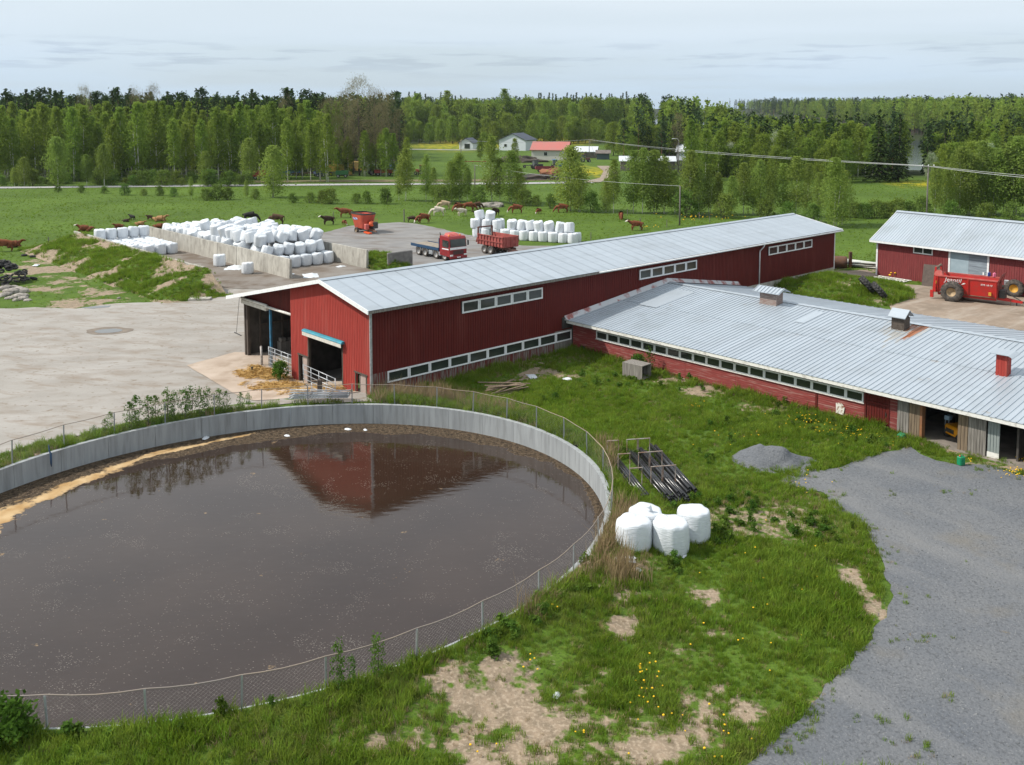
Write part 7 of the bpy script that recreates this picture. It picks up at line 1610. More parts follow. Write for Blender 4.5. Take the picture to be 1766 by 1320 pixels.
for i in range(3):
    rs=np.random.RandomState(100+i); H=3.0; prof=lambda t:(1-t*.75)**.6
    C=clumps(rs,H,.15,prof,60,26,.42,.9,.5,1.6); mb=MB(); 
    for k in range(6): a=rs.uniform(0,6.28); mb.tube([(.1*math.cos(a),.1*math.sin(a),-.2),(.6*math.cos(a),.6*math.sin(a),1.2),(1.0*math.cos(a),1.0*math.sin(a),2.3)],[.04,.03,.012],4,cap=False)
    reg('willow_shrub',mb.mesh('stems',M['bark']),quadmesh('crown',quads(C,np.full(len(C),.24),rs,.6,1),LM['shrub']),H)
for i in range(1):
    rs=np.random.RandomState(110); H=12; prof=lambda t:(math.sin(math.pi*min(1,.25+.70*t)))**.6
    C=clumps(rs,H,H*.12,prof,170,34,.9,1.0,.42,4.6); reg('bird_cherry',trunkmb(H,.18,rs,10,.15).mesh('trunk',M['bark'],True),quadmesh('crown',quads(C,np.full(len(C),.42),rs,.6,1),LM['blossom']),H)
for i in range(2):
    rs=np.random.RandomState(120+i); H=14; prof=lambda t:(math.sin(math.pi*min(1,.22+.74*t)))**.6
    C=clumps(rs,H,H*.10,prof,150,30,1.0,1.0,.45,3.4); reg('broadleaf_tree',trunkmb(H,.2,rs,10,.15).mesh('trunk',M['bark'],True),quadmesh('crown',quads(C,np.full(len(C),.5),rs,.6,1),LM['birch']),H)
TN_=0
def tree(kind,u,vb,vt,label,group,wsc=1.0,p=None,name=None):
    p=p or GT(u,vb); h=zat(p,vt)-p.z
    if h<1: h=1
    tr,cr,H=PROTO[kind][TR.randint(len(PROTO[kind]))]; s=h/H; ws=s*wsc*TR.uniform(.9,1.12) if kind!='x' else s
    t=thing(name or kind,label,'bush' if 'shrub' in kind else 'tree',tuple(p),TR.uniform(0,6.28),group)
    a=link('trunk' if 'shrub' not in kind else 'stems',tr,t); c=link('crown',cr,t); t.scale=(ws,ws,s); return t
def row(kind,us,vb,vt,label,group,wsc=1.0,jit=4):
    for i,u in enumerate(sorted([u+TR.uniform(-jit,jit) for u in us])): tree(kind,u,TR.uniform(*vb),TR.uniform(*vt),label+', '+ORD[i],group,wsc)
# left forest edge
row('forest_birch',np.arange(-25,575,12.5),(305,315),(176,214),'white trunked birch in the left forest front row','birches along the left forest edge',1.0)
row('forest_birch',np.arange(-20,590,15),(296,304),(176,196),'taller birch in the left forest second row','second row birches of the left forest',1.0)
row('spruce',np.arange(-20,580,12),(288,296),(150,182),'dark spruce standing behind the birches of the left forest','spruces behind the left birches',1.0)
row('pine',np.arange(-12,580,30),(284,292),(150,172),'tall pine showing its top over the left birches','pines over the left birches',1.0)
for u,vb,vt in [(150,297,152),(240,296,152),(268,297,150),(495,296,168),(560,298,172)]: tree('bare_aspen',u,vb,vt,'bare twiggy aspen showing pale over the left forest','bare aspens over the left forest',.6)
tree('spruce',497,296,152,'single very dark tall spruce rising over the left forest right half',None,1.1)
for ai_,(u,vb,vt,w_) in enumerate([(620,303,137,.78),(596,303,160,.7),(648,302,150,.7),(671,303,165,.65),(572,302,170,.6),(690,303,190,.55),(610,300,170,.7),(660,299,175,.7)]): tree('bare_aspen',u,vb,vt,f'twiggy grey brown budding aspen beside the tallest one, {["","close on its left","right of it","farther right","farthest left","farthest right and low","behind on the left","behind on the right"][ai_]}' if vt!=137 else 'tallest budding aspen, its rounded grey brown top highest against the sky',None if vt==137 else 'budding aspens centre left',w_)
row('forest_birch',[585,602,628,640,655,668,682,698],(300,306),(212,262),'small birch at the foot of the budding aspens','birches under the budding aspens',1.1)
for bi_,(u,vb,vt) in enumerate(sorted([(100,322,238),(42,322,272),(180,322,250),(150,322,268),(355,316,262),(430,316,240),(25,322,290)])): tree('ditch_birch',u,vb,vt,'lone small birch standing before the left forest edge, '+ORD[bi_],'small birches before the left forest',1.25)
row('willow_shrub',np.arange(-10,430,8),(308,322),(293,308),'low willow bush at the foot of the left forest','bushes along the left forest foot',1.2,6)
# ditch line birches and bushes
DB=[(472,341,253,1.35),(330,344,306,1.0),(425,341,312,.8),(700,347,258,1.15),(688,346,285,1.0),(735,348,268,.8),(748,349,290,.9),(778,349,280,1.0),(792,348,266,1.15),(806,350,290,1.0),(848,350,238,1.15),(862,350,275,1.0),(882,352,262,1.25),(896,353,292,1.0),(984,364,254,1.35),(998,366,290,1.0),(1058,368,278,1.1),(1045,367,310,.9),(1092,368,262,1.2),(1108,369,258,1.1),(1128,368,262,1.15),(1146,369,272,1.0),(1163,370,295,1.0),(1190,371,262,1.1),(1205,372,290,1.0),(1222,371,285,1.0),(1238,370,300,1.0),(1262,372,305,1.0),(1282,370,283,1.1),(1300,371,292,1.1),(1310,372,278,1.0),(1330,373,290,1.0),(1350,372,284,1.1),(1372,374,272,1.15),(1392,376,284,1.0),(1412,380,300,.9),(1438,392,275,1.15),(1452,388,296,1.0),(1612,376,283,1.0),(1632,374,292,1.0),(1655,372,256,1.2),(1672,371,270,1.15),(1690,370,246,1.2),(1712,371,258,1.2),(1735,371,250,1.2),(1752,372,238,1.25),(1772,373,250,1.2)]
for i,(u,vb,vt,w_) in enumerate(sorted(DB)):
    p=GT(u,vb); hm=zat(p,vt)-p.z; lab=f'{"tall" if hm>10 else ("middling" if hm>7 else "small")} airy light green birch on the ditch bank, {ORD[i]}'
    tree('ditch_birch',u,vb,vt,lab,'birches along the ditch',w_)
SH=[(375,345,319),(355,346,326),(392,345,324),(215,337,318),(275,338,322),(248,338,326),(300,340,324),(570,352,326),(556,351,330),(632,352,330),(615,351,334),(665,352,326),(905,355,328),(925,356,338),(762,352,320),(825,353,322),(950,360,336),(1020,367,332),(1180,374,330),(1250,376,336),(1475,376,350),(1492,377,352),(1510,376,346),(1530,376,350),(1548,377,344),(1568,376,348),(1588,378,340),(1640,380,348),(1700,380,352),(1745,380,350),(440,344,326),(505,350,334),(535,350,332),(180,334,322),(140,333,320),(100,332,320),(1320,378,346),(1360,380,350),(1400,384,352)]
for i,(u,vb,vt) in enumerate(sorted(SH)): tree('willow_shrub',u,vb,vt,f'green willow bush on the ditch bank, {ORD[i]}','willow bushes along the ditch',1.1)
for u,vb,vt,w_ in [(835,262,229,1.0),(846,262,232,.9),(888,280,240,.75),(828,275,240,.7),(1170,272,196,.0)]:
    if w_: tree('broadleaf_tree',u,vb,vt,'leafy green tree between the white houses','trees between the white houses',w_)
# middle wood behind the houses
row('broadleaf_tree',np.arange(705,1110,11),(243,249),(196,216),'rounded green tree in the wood edge behind houses','wood edge behind the houses',1.1,5)
row('broadleaf_tree',np.arange(690,1110,13),(234,240),(168,186),'tall broad green tree in the wood behind the houses','tall trees behind the houses',.95,5)
row('spruce',list(np.arange(688,800,9))+list(np.arange(930,1085,4.5)),(228,234),(158,170),'dark spruce in the wall of spruces behind the houses','dark spruces behind the houses',1.0,2)
for u,vb,vt in [(720,236,163),(772,236,158),(870,238,155),(905,238,180),(800,236,172)]: tree('forest_birch' if u!=905 else 'bare_aspen',u,vb,vt,'big pale green tree standing out behind the white houses' if u!=905 else 'brown budding tree standing out behind the big white house',None if u==905 else 'big trees behind the white houses',1.5 if u!=905 else .9)
row('broadleaf_tree',np.arange(712,1060,16),(240,245),(226,236),'low bush in front of the middle wood','bushes before the middle wood',1.3,6)
# right wood before the lake
row('broadleaf_tree',np.arange(1060,1190,14),(262,285),(205,232),'green tree left of the brown tree, behind the log shed','trees behind the log shed',1.0)
for u,vb,vt,w_ in [(1076,276,208,1.3),(1141,285,210,1.1)]: tree('pine',u,vb,vt,'dark bushy pine beside the farm lane' if u<1100 else 'dark bushy pine left of the brown budding tree',None,w_)
tree('bare_aspen',1168,285,194,'brown budding tree by the lamp pole',None,.7)
row('forest_birch',list(np.arange(1190,1560,12))+list(np.arange(1602,1800,10)),(296,312),(208,236),'birch in the wood between the fields and the lake','birches before the lake',1.35)
row('broadleaf_tree',list(np.arange(1195,1480,20))+list(np.arange(1610,1800,16)),(300,316),(232,262),'rounded leafy tree at the lakeside wood front','leafy trees at the lakeside wood front',1.1)
for u,vb,vt,w_,lab in [(1513,314,199,1.55,'left of the two great dark spruces before the lake'),(1549,314,196,1.45,'right of the two great dark spruces before the lake'),(1432,306,226,1.4,'single dark spruce left of the great pair'),(1272,300,236,1.3,'small dark spruce left of the white bird cherry'),(1300,300,238,1.3,'small brownish spruce touching the white bird cherry'),(1478,300,200,1.1,'narrow dark spruce just left of the great pair')]: tree('spruce',u,vb,vt,lab,None,w_)
tree('bird_cherry',1346,302,228,'big bird cherry in white blossom behind the barn ridge',None,1.0)
for u,vb,vt in [(1222,300,244),(1258,304,248),(1702,332,250),(1606,320,265),(1745,330,258)]: tree('bird_cherry',u,vb,vt,'smaller flowering bird cherry in the lakeside wood','smaller bird cherries',.65)
# ------------------------------------------------------------------ the far woods (uncountable): instanced on a point cloud
def lowtree(kind,leaf,bark,seed,H):
    rs=np.random.RandomState(seed)
    if kind=='s':
        C=[];D=[]
        for i in range(15):
            t=i/14; r=2.6*(1-t)**.9+.15; k=int(5*(1-t)+2)
            for j in range(k): a=rs.uniform(0,6.28); C.append((r*.6*math.cos(a),r*.6*math.sin(a),H*(.06+.92*t)-r*.2)); D.append((math.cos(a),math.sin(a),-.6))
        Q=quads(np.array(C),np.full(len(C),2.3),rs,.5,1,np.array(D)*1.6)
    else:
        prof=lambda t:(math.sin(math.pi*min(1,.16+.80*t)))**.7; C=clumps(rs,H,H*(.2 if kind=='b' else .45),prof,34,7,1.2,1.2,.45,2.6); Q=quads(C,np.full(len(C),1.15),rs,.6,1)
    me=quadmesh('far_tree',Q,LM[leaf]); mb=MB(); mb.tube([(0,0,-.5),(0,0,H*.7)],[.2,.08],4,cap=False); bm=bmesh.new(); bm.from_mesh(me); o=bm.verts[:]; vs=[bm.verts.new(p) for p in mb.v]; bm.verts.ensure_lookup_table()
    for f in mb.f: ff=bm.faces.new([vs[i] for i in f]); ff.material_index=1
    bm.to_mesh(me); bm.free(); me.materials.append(bark); return bpy.data.objects.new('far_tree',me)
def scatter(name,P,rot,scl,idx,protos,label=None):
    me=bpy.data.meshes.new(name); n=len(P); me.vertices.add(n); me.vertices.foreach_set('co',np.asarray(P,np.float32).ravel())
    for nm,ty,val in (('rot','FLOAT_VECTOR',rot),('scl','FLOAT_VECTOR',scl),('idx','INT',idx)):
        a=me.attributes.new(nm,ty,'POINT'); a.data.foreach_set('vector' if ty=='FLOAT_VECTOR' else 'value',np.asarray(val,np.float32 if ty!='INT' else np.int32).ravel())
    o=link(name,me); o['kind']='stuff'
    ng=bpy.data.node_groups.new(name,'GeometryNodeTree'); ng.interface.new_socket('Geometry',in_out='INPUT',socket_type='NodeSocketGeometry'); ng.interface.new_socket('Geometry',in_out='OUTPUT',socket_type='NodeSocketGeometry'); N=ng.nodes.new; l=ng.links.new
    gi=N('NodeGroupInput'); go=N('NodeGroupOutput'); iop=N('GeometryNodeInstanceOnPoints'); jg=N('GeometryNodeJoinGeometry')
    for pr in reversed(protos):
        oi=N('GeometryNodeObjectInfo'); oi.inputs['Object'].default_value=pr; oi.transform_space='ORIGINAL'; oi.inputs['As Instance'].default_value=True; l(oi.outputs['Geometry'],jg.inputs[0])
    def na(nm,dt): a=N('GeometryNodeInputNamedAttribute'); a.data_type=dt; a.inputs['Name'].default_value=nm; return a.outputs['Attribute']
    l(gi.outputs[0],iop.inputs['Points']); l(jg.outputs[0],iop.inputs['Instance']); iop.inputs['Pick Instance'].default_value=True; l(na('idx','INT'),iop.inputs['Instance Index'])
    er=N('FunctionNodeEulerToRotation'); l(na('rot','FLOAT_VECTOR'),er.inputs[0]); l(er.outputs[0],iop.inputs['Rotation']); l(na('scl','FLOAT_VECTOR'),iop.inputs['Scale']); l(iop.outputs[0],go.inputs[0])
    md=o.modifiers.new('scatter','NODES'); md.node_group=ng; return o
FAR=[lowtree('s','spruce',M['bark'],1,20),lowtree('s','spruce',M['bark'],2,20),lowtree('p','pine',M['pinebark'],3,20),lowtree('b','birch',M['bark'],4,18),lowtree('b','birch',M['bark'],5,18)]
def far_woods():
    rs=np.random.RandomState(3); n=60000; u=rs.uniform(-120,1890,n); d=np.exp(rs.uniform(math.log(235),math.log(2300),n)); x=(u-CXP)/F_PX*d; y=d
    ok=np.zeros(n,bool); r0=rs.rand(n)
    ok|=(u<690)&(d>322)&(d<620)&(r0<.35)
    ok|=(u<700)&(d>=620)&(r0<.12)
    ok|=(u>=690)&(u<1110)&(d>560)&(r0<.35)
    ok|=(u>=1100)&(d>330)&(d<700)&(r0<.75)
    ok|=(u>=1100)&(d>=700)&(r0<.5)
    ok|=(u>=1190)&(d>250)&(d<=330)&(r0<.35)
    ok&=~inpoly(x,y,LAKE)
    # keep the open lake glimpses open and leave a margin at the shore
    for du,dd in ((-5,0),(5,0),(0,5),(0,-5)): ok&=~inpoly(x+du,y+dd,LAKE)
    ok&=~((u>1560)&(u<1598)&(d<400))&~((u>1120)&(u<1140)&(d<1700))&~((u>1205)&(u<1218)&(d<1000))&~((u>1282)&(u<1292)&(d<600))&~((u>1446)&(u<1457)&(d<510))
    x,y,u,d=x[ok],y[ok],u[ok],d[ok]; m=len(x); z=hgt(x,y); nz=fbm(x*.008,y*.008,21,3); con=(rs.rand(m)<np.clip(.36+(nz-.5)*3.2+.25*(u<700)+.15*(d>900),.08,.95))
    idx=np.where(con,np.where(rs.rand(m)<.8,rs.randint(0,2,m),2),rs.randint(3,5,m)); s=rs.uniform(.8,1.2,m)*np.where(d<480,.92,1.0); s=np.where((u>1100)&(d<400),s*.72,s)
    scatter('far_woods',np.stack([x,y,z],-1),np.stack([x*0,x*0,rs.uniform(0,6.28,m)],-1),np.stack([s,s,s*rs.uniform(.92,1.12,m)],-1),idx,FAR)
far_woods()
# ------------------------------------------------------------------ grass, weeds, flowers
LM['grass']=leafmat('grass_blades',(.145,.230,.024),(.200,.290,.040),.5,.25,.015); LM['grass2']=leafmat('yellowish_grass_blades',(.19,.245,.048),(.23,.28,.065),.5,.25,.015); LM['dry']=leafmat('dry_straw_blades',(.36,.27,.15),(.27,.20,.115),.2,.2,.01); LM['weed']=leafmat('broad_weed_leaves',(.08,.150,.024),(.12,.20,.036),.45,.2,.02)
GRS=np.random.RandomState(77)
def tuft(name,m,nb,rad,h,wd,bend=.4,seed=0,segs=2):
    rs=np.random.RandomState(seed); v=[];f=[]
    for i in range(nb):
        a=rs.uniform(0,6.28); r=rad*math.sqrt(rs.rand()); x,y=r*math.cos(a),r*math.sin(a); hh=h*rs.uniform(.5,1.15); b=rs.uniform(0,6.28); bx,by=math.cos(b)*hh*bend*rs.rand(),math.sin(b)*hh*bend*rs.rand(); c=rs.uniform(0,3.14); wx,wy=math.cos(c)*wd,math.sin(c)*wd; o=len(v)
        v+=[(x-wx,y-wy,-.02),(x+wx,y+wy,-.02),(x+bx*.4+wx*.8,y+by*.4+wy*.8,hh*.6),(x+bx*.4-wx*.8,y+by*.4-wy*.8,hh*.6),(x+bx*1.3,y+by*1.3,hh)]; f+=[(o,o+1,o+2,o+3),(o+3,o+2,o+4)]
    me=bpy.data.meshes.new(name); me.from_pydata(v,[],f); me.materials.append(LM[m]); return bpy.data.objects.new(name,me)
TUF=[tuft('tuft','grass',22,.13,.20,.009,.6,1),tuft('tuft','grass',20,.16,.28,.010,.6,2),tuft('tuft','grass2',20,.14,.18,.009,.7,3),tuft('tuft','dry',12,.14,.16,.007,.8,4)]
def weed_obj(seed,n=38,h=.45,m='weed',sz=.15):
    rs=np.random.RandomState(seed); prof=lambda t:(1-.7*t)**.7; C=clumps(rs,h,.03,prof,n,3,.08,1,.6,.30); me=quadmesh('weed',quads(C,np.full(len(C),sz),rs,.6,.5),LM[m]); return bpy.data.objects.new('weed',me)
WEED=[weed_obj(1),weed_obj(2,50,.6),weed_obj(3,30,.32,'weed',.2)]
def local(x,y): dx=x-C0[0]; dy=y-C0[1]; return dx*NV[0]+dy*NV[1],dx*AV[0]+dy*AV[1]
POLY_GRAVEL=[G(u,v) for u,v in [(1275,1335),(1330,1282),(1420,1195),(1488,1120),(1522,1045),(1520,965),(1497,912),(1455,880),(1415,850),(1352,838),(1400,818),(1470,800),(1530,779),(1572,772),(1600,790),(1650,802),(1700,806),(1770,822),(1900,850),(2300,950),(2300,1335)]]
RACK=[G(u,v) for u,v in [(1046,806),(1085,862),(1175,868),(1183,845),(1128,795)]]
def free(x,y):
    n,s=local(x,y); e=tank_e(x,y); ok=e>1.016
    ok&=~((n>-17.2)&(n<.12)&(s>-.1)&(s<54.2)); ok&=~((n>.0)&(n<46)&(s>16.85)&(s<39.2)); ok&=~inpoly(x,y,POLY_GRAVEL)
    ok&=~inpoly(x,y,yard);  ok&=~inpoly(x,y,POLY_DIRT); ok&=~((n<-17)&(n>-84)&(s>9.6)&(s<60)); ok&=~((n>-17)&(n<-1.2)&(s>-5.2)&(s<1))
    return ok
def put_scatter(name,x,y,z,idx,smin,smax,protos,tilt=.12,sz=None):
    m=len(x); s=GRS.uniform(smin,smax,m) if sz is None else sz
    return scatter(name,np.stack([x,y,z],-1),np.stack([GRS.uniform(-tilt,tilt,m),GRS.uniform(-tilt,tilt,m),GRS.uniform(0,6.28,m)],-1),np.stack([s,s,s*GRS.uniform(.8,1.25,m)],-1),idx,protos)
def near_grass():
    n=290000; d=np.sqrt(GRS.uniform(20**2,74**2,n)); u=GRS.uniform(-60,1830,n); x=(u-CXP)/F_PX*d; y=d
    keep=GRS.rand(n)<np.clip(1.15-d/95,.3,1); ok=free(x,y)&keep&((x>-14)|(d<36)|(tank_e(x,y)<1.12)); x,y=x[ok],y[ok]
    b=bare(x,y); pn=fbm(x*.8,y*.8,51,3); ok=(GRS.rand(len(x))<np.clip(1.25-b*1.5,.05,1))&(GRS.rand(len(x))<np.clip(.6+(pn-.35)*2.2,.5,1)); x,y,b=x[ok],y[ok],b[ok]
    nn,ss=local(x,y); e=tank_e(x,y); tall=np.clip(1-np.abs(16.8-ss)/1.6,0,1)*(nn>0)*(nn<23)+np.clip(1-nn/2.5,0,1)*(nn>0)*(ss<17)*(ss>0)+np.clip(1-(e-1.016)/.10,0,1)*.6
    lush=fbm(x*.3,y*.3,33,4); s=(.5+.6*np.clip((lush-.3)*2.2,0,1)+.8*tall)*GRS.uniform(.75,1.3,len(x))*np.clip(1.1-b*.6,.4,1.1)*np.where(inpoly(x,y,RACK),.45,1); r=GRS.rand(len(x)); yel=fbm(x*.22+5,y*.22,44,3)
    idx=np.where(r<.05+.35*(b>.2),3,np.where(r<.16+np.clip((yel-.5)*2.2,0,.55),2,np.where(r<.62,0,1))); put_scatter('lawn_grass',x,y,hgt(x,y),idx,1,1,TUF,.2,s); print('near tufts',len(x))
near_grass()
def far_grass():
    n=70000; d=GRS.uniform(80,235,n); u=GRS.uniform(-80,1850,n); x=(u-CXP)/F_PX*d; y=d; ok=free(x,y)&(bare(x,y)<.5)&(GRS.rand(n)<np.clip((fbm(x*.09,y*.09,61,4)-.2)*1.6,.3,1)); x,y=x[ok],y[ok]
    r=GRS.rand(len(x)); idx=np.where(r<.45,0,np.where(r<.8,1,2)); put_scatter('pasture_grass',x,y,hgt(x,y),idx,.45,1.0,TUF,.2)
far_grass()
def bank_grass():
    X=[];Y=[];Z=[];I=[]
    for (bx,by,bz,bb,bt) in BANKS:
        k=np.repeat(np.arange(len(bx)),10); j=GRS.rand(len(k))<np.clip(1-bb[k]*1.25,.03,1)*(bt[k]>.03); k=k[j]
        X.append(bx[k]+GRS.uniform(-.3,.3,len(k))); Y.append(by[k]+GRS.uniform(-.3,.3,len(k))); Z.append(bz[k]-.03)
    X,Y,Z=map(np.concatenate,(X,Y,Z)); nz=fbm(X*.5,Y*.5,71,3); idx=np.where(GRS.rand(len(X))<.12,3,np.where(nz>.52,1,0)); s=1.0+1.3*np.clip(nz-.35,0,1)
    put_scatter('bank_grass',X,Y,Z,idx,1,1,TUF,.3,s*GRS.uniform(.7,1.3,len(X)))
bank_grass()
def reeds():
    RD=[tuft('reed','dry',16,.22,1.0,.010,.35,9),tuft('reed','dry',14,.25,.75,.009,.6,10)]
    X=[];Y=[]
    for (u0,v0,u1,v1,k,sp) in [(1052,885,1060,935,130,.5),(1050,930,1030,975,80,.4),(1046,780,1052,850,60,.25),(655,690,770,694,160,.35),(770,694,900,725,60,.5),(640,705,660,700,20,.2),(900,1075,975,1010,60,.5),(1040,985,1100,1010,60,.5)]:
        a=Vector(G(u0,v0)); b=Vector(G(u1,v1))
        for i in range(k): t=GRS.rand(); p=a.lerp(b,t); X.append(p.x+GRS.normal()*sp); Y.append(p.y+GRS.normal()*sp*.8)
    X=np.array(X);Y=np.array(Y); ok=tank_e(X,Y)>1.02; X,Y=X[ok],Y[ok]; put_scatter('dry_reeds',X,Y,hgt(X,Y)-.05,GRS.randint(0,2,len(X)),.6,1.15,RD,.15)
reeds()
def weeds():
    X=[];Y=[]
    def add(u,v,ru,k,rv=None):
        a=G(u,v); b=G(u+ru,v); r=abs(b[0]-a[0])
        for i in range(k): X.append(a[0]+GRS.normal()*r*.5); Y.append(a[1]+GRS.normal()*r*.5)
    for q in [(845,1125,40,9),(880,1105,45,8),(930,1075,40,6),(960,1050,35,5),(1000,1040,30,5),(850,1150,14,4),(1010,985,30,4),(600,1200,40,5),(560,1215,35,3),(660,1180,40,4),(720,1165,35,4),(480,1240,60,4),(330,1265,60,4),(160,1275,60,5),(90,1285,40,5),(1255,915,35,10),(1240,935,30,8),(1160,985,20,5),(1180,880,60,8),(1270,860,60,8),(1300,905,60,10),(1400,905,50,10),(1440,920,40,8),(1100,790,30,5),(1230,790,30,6),(1290,740,60,10),(1400,735,60,14),(1470,755,50,12),(1520,760,30,10),(1350,700,50,10),(1200,660,60,12),(1150,640,30,8),(1080,660,50,10),(1000,660,50,10),(950,690,40,10),(1500,720,40,10)]: add(*q)
    X=np.array(X);Y=np.array(Y); ok=free(X,Y); X,Y=X[ok],Y[ok]; put_scatter('weeds',X,Y,hgt(X,Y)-.03,GRS.randint(0,3,len(X)),.4,.85,WEED,.1)
    # leafy weeds on the earth banks
weeds()
def flowers():
    me=MB().lathe([(0,.03),(.035,.02),(.04,0),(0,-.015)],6,0,Mt((0,0,.13))).tube([(0,0,0),(.01,0,.13)],.006,3,cap=False,mi=1).mesh('dandelion',[mat('dandelion_yellow',(.80,.47,.008),None,rough=.8),LM['grass']]); pr=bpy.data.objects.new('dandelion',me)
    X=[];Y=[]
    def add(u,v,ru,rv,k):
        for i in range(k): p=G(u+GRS.normal()*ru*.5,v+GRS.normal()*rv*.5); X.append(p[0]);Y.append(p[1])
    for q in [(1120,1178,26,36,16),(1105,1160,10,8,6),(1435,740,90,28,70),(1385,732,30,14,18),(1475,748,30,18,26),(1490,742,25,14,16),(1395,724,25,10,10),(1750,820,26,9,34),(1762,795,16,6,14),(1305,748,30,14,10),(1200,705,16,8,8),(1240,760,60,40,8),(1390,840,40,20,10),(1530,770,30,14,8),(920,1160,26,14,5),(940,1080,30,12,3),(1130,1230,60,60,10),(1240,1270,60,60,9),(1360,960,80,80,10),(1270,1060,140,120,12),(1000,1275,20,14,3),(655,1185,40,16,5),(600,1195,30,10,3),(850,1290,60,20,3),(1680,798,30,6,5)]: add(*q)
    X=np.array(X);Y=np.array(Y); ok=tank_e(X,Y)>1.03; X,Y=X[ok],Y[ok]; put_scatter('dandelions',X,Y,hgt(X,Y)+.05,np.zeros(len(X)),.55,.95,[pr],.2)
    X=[];Y=[]
    for (u,v,ru,rv,k) in [(1210,378,60,6,34),(1110,395,20,3,10),(1560,480,40,4,10),(870,421,20,3,30),(905,345,30,4,15)]:
        for i in range(k): p=W2(u+GRS.normal()*ru*.5,v+GRS.normal()*rv*.5); X.append(p[0]);Y.append(p[1])
    X=np.array(X);Y=np.array(Y); put_scatter('marsh_flowers',X,Y,hgt(X,Y)+.1,np.zeros(len(X)),2,3.2,[pr],.2)
flowers()
# straw before the open bay and by the doorway
def straw_pile():
    X=[];Y=[]
    for (u,v,ru,rv,k) in [(452,643,30,8,210),(432,648,16,5,80),(480,650,30,8,50),(500,668,40,8,40),(530,690,50,8,40),(470,668,40,10,60),(590,690,30,8,60)]:
        for i in range(k): p=G(u+GRS.normal()*ru*.5,v+GRS.normal()*rv*.5,-.75); X.append(p[0]);Y.append(p[1])
    X=np.array(X);Y=np.array(Y); n,s=local(X,Y); ok=(s<-.1)&(tank_e(X,Y)>1.03); X,Y=X[ok],Y[ok]
    v=[];f=[];rs=np.random.RandomState(4)
    for i in range(26): a=rs.uniform(0,3.14); x,y=rs.normal()*.12,rs.normal()*.12; l=rs.uniform(.08,.2); z=rs.uniform(0,.07); o=len(v); c,sn=math.cos(a),math.sin(a); v+=[(x-c*l,y-sn*l,z),(x+c*l,y+sn*l,z+rs.uniform(-.03,.04)),(x+c*l-sn*.012,y+sn*l+c*.012,z+.01),(x-c*l-sn*.012,y-sn*l+c*.012,z+.01)]; f.append((o,o+1,o+2,o+3))
    me=bpy.data.meshes.new('straw_wisp'); me.from_pydata(v,[],f); me.materials.append(mat('golden_straw',(.62,.40,.14),(.45,.28,.09),sc=7,rough=.9)); put_scatter('loose_straw',X,Y,hgt(X,Y)+.08,np.zeros(len(X)),.8,1.4,[bpy.data.objects.new('straw_wisp',me)],.3)
straw_pile()
def stones():
    n=5200; X=GRS.uniform(9,34,n); Y=GRS.uniform(20,48,n); ok=inpoly(X,Y,POLY_GRAVEL); X,Y=X[ok],Y[ok]; rm=RM[0].copy(); rm.materials.clear(); rm.materials.append(mat('gravel_stone',(.19,.195,.20),(.12,.125,.13),sc=2,rough=.9,rnd=.35)); pr=bpy.data.objects.new('gravel_stone',rm)
    put_scatter('loose_stones',X,Y,hgt(X,Y)+.03,np.zeros(len(X)),.012,.034,[pr],3)
    # thin weeds creeping into the gravel edge and yard
    n=16000; d=GRS.uniform(20,48,n); u=GRS.uniform(1180,1800,n); x=(u-CXP)/F_PX*d; y=d; e=np.zeros(n,bool)
    for k in (.3,.6,.9): e|=~inpoly(x-k,y,POLY_GRAVEL)|~inpoly(x,y+k*.7,POLY_GRAVEL)
    ok=inpoly(x,y,POLY_GRAVEL)&((e&(GRS.rand(n)<np.clip((fbm(x*1.1,y*1.1,91,3)-.5)*2.5,0,.6)))|((fbm(x*.9,y*.9,95,3)>.78)&(GRS.rand(n)<.3))); x,y=x[ok],y[ok]; put_scatter('creeping_weeds',x,y,hgt(x,y)+.02,GRS.randint(0,4,len(x)),.3,.75,TUF,.2)
stones()
# saplings, bushes one can count
def sapling_proto(seed,H=1.9,n=46,wid=.42,sz=.12):
    rs=np.random.RandomState(seed); prof=lambda t:(math.sin(math.pi*min(1,.2+.72*t)))**.7; C=clumps(rs,H,.3,prof,n,9,.13,1.3,.5,wid); cr=quadmesh('crown',quads(C,np.full(len(C),sz),rs,.55,1),LM['young']); mb=MB()
    for k in range(3): a=rs.uniform(0,6.28); mb.tube([(.05*math.cos(a),.05*math.sin(a),-.1),(.15*math.cos(a),.15*math.sin(a),H*.5),(.3*wid/.42*math.cos(a),.3*wid/.42*math.sin(a),H*.93)],[.018,.013,.005],4,cap=False)
    return mb.mesh('stems',M['bark']),cr
SAP=[sapling_proto(200+i) for i in range(4)]; BUSH=sapling_proto(210,1.3,150,.75,.15)
def sapling(p,h,label,group=None,me=None,name='sapling',ws=1.0):
    t=thing(name,label,'bush' if name=='bush' else 'sapling',tuple(p),GRS.uniform(0,6.28),group); st,cr=me or SAP[GRS.randint(4)]; H=1.9 if me is None else 1.3
    link('stems',st,t); link('crown',cr,t); s=h/H; t.scale=(s*ws,s*ws,s)
sl_=[(165,742,.75),(180,738,.95),(215,733,1.3),(232,731,1.5),(252,729,1.45),(268,726,1.3),(285,722,1.6),(300,720,1.35),(316,719,1.5),(330,716,1.55),(345,714,1.4),(360,712,1.3),(376,708,1.25),(390,706,1.0),(415,700,.9),(428,698,.8),(150,748,.6)]
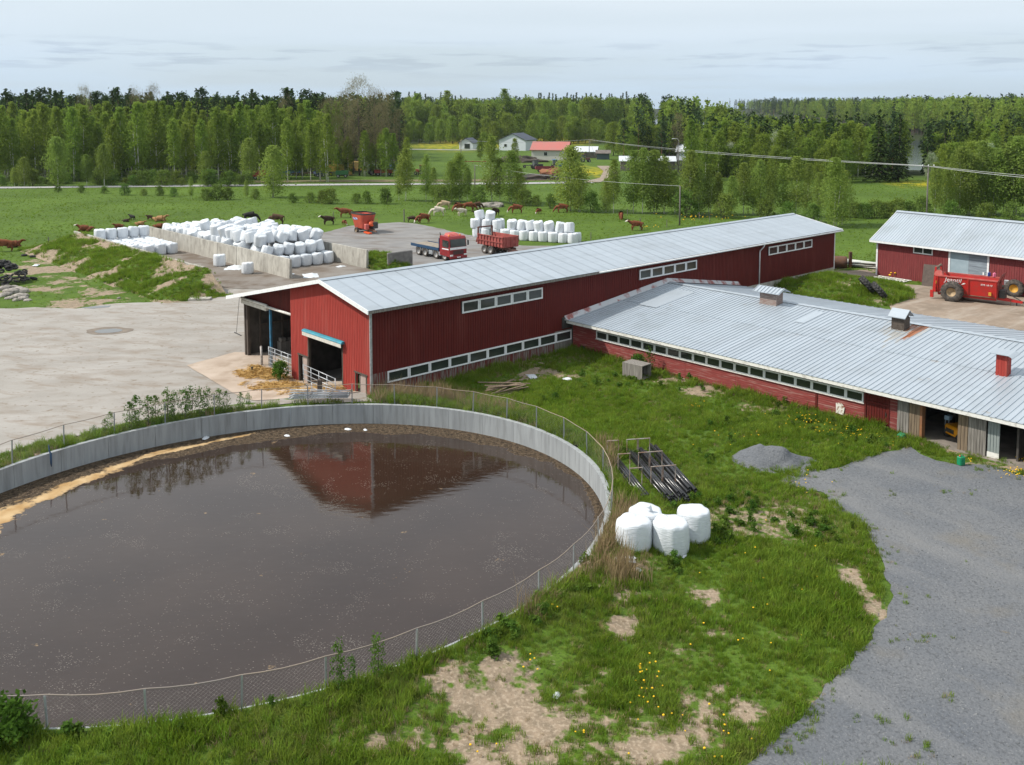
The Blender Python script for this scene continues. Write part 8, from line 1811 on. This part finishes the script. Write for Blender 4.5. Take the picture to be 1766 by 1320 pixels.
for i,(u,v,h) in enumerate(sl_):
    x,y=tank_pt(tank_ang(*G(u,v,.3)),.42+.25*(i%2)); sapling((x,y,float(hgt(x,y))),h*1.05,f'leafy willow sapling in the row behind the far left fence, {ORD[i] if i<16 else "small one at the left end"}' if i!=16 else 'small leafy sapling at the left end of the row behind the far left fence','saplings behind the far left fence')
for (u,v,h,lab) in [(580,1200,1.5,'taller thin sapling growing at the near fence among dry stems'),(648,1182,1.45,'thin sapling at the near fence, right of the taller one'),(605,1198,1.0,'short sapling between the two thin ones at the near fence')]:
    x,y=G(u,v,.2); a=tank_ang(x,y); x,y=tank_pt(a,.45); sapling((x,y,float(hgt(x,y))),h,lab,None,None,'sapling',.7)
x,y=G(8,1300,0); sapling((x,y,0),1.35,'dense green bush in the lower left corner of the picture',None,BUSH,'bush',1.15)
x,y=G(52,1290,0); sapling((x,y,0),.6,'low leafy bush right of the dense corner bush',None,BUSH,'bush',1.0)
x,y=L(-9.3,-.8); sapling((x,y,-.8),1.3,'leafy shrub growing against the barn gable beside the tube gate',None,BUSH,'bush',.75)
x,y=L(7.6,16.2); sapling((x,y,0),1.6,'thin reddish shrub in front of the wing wall right of the crate',None,None,'bush',.9)
x,y=L(6.9,15.9); sapling((x,y,0),1.1,'low weed bush beside the wooden crate under the wing windows',None,BUSH,'bush',.9)

# ------------------------------------------------------------------ thin haze
def haze():
    m=bpy.data.materials.new('air_haze'); m.use_nodes=True; t=m.node_tree; t.nodes.clear(); v=t.nodes.new('ShaderNodeVolumePrincipled'); v.inputs['Color'].default_value=(.80,.90,1.0,1); v.inputs['Density'].default_value=HAZE; v.inputs['Anisotropy'].default_value=.2; o=t.nodes.new('ShaderNodeOutputMaterial'); t.links.new(v.outputs[0],o.inputs['Volume'])
    b=MB().box(-3200,3200,-700,4400,-4.5,62).ob('haze',m); b['kind']='stuff'
haze()

for o in bpy.data.objects:
    if o.parent is None and o.get('label') and not 4<=len(str(o['label']).replace(',',' ').split())<=16: print('LONGLABEL',o.name,o['label'])
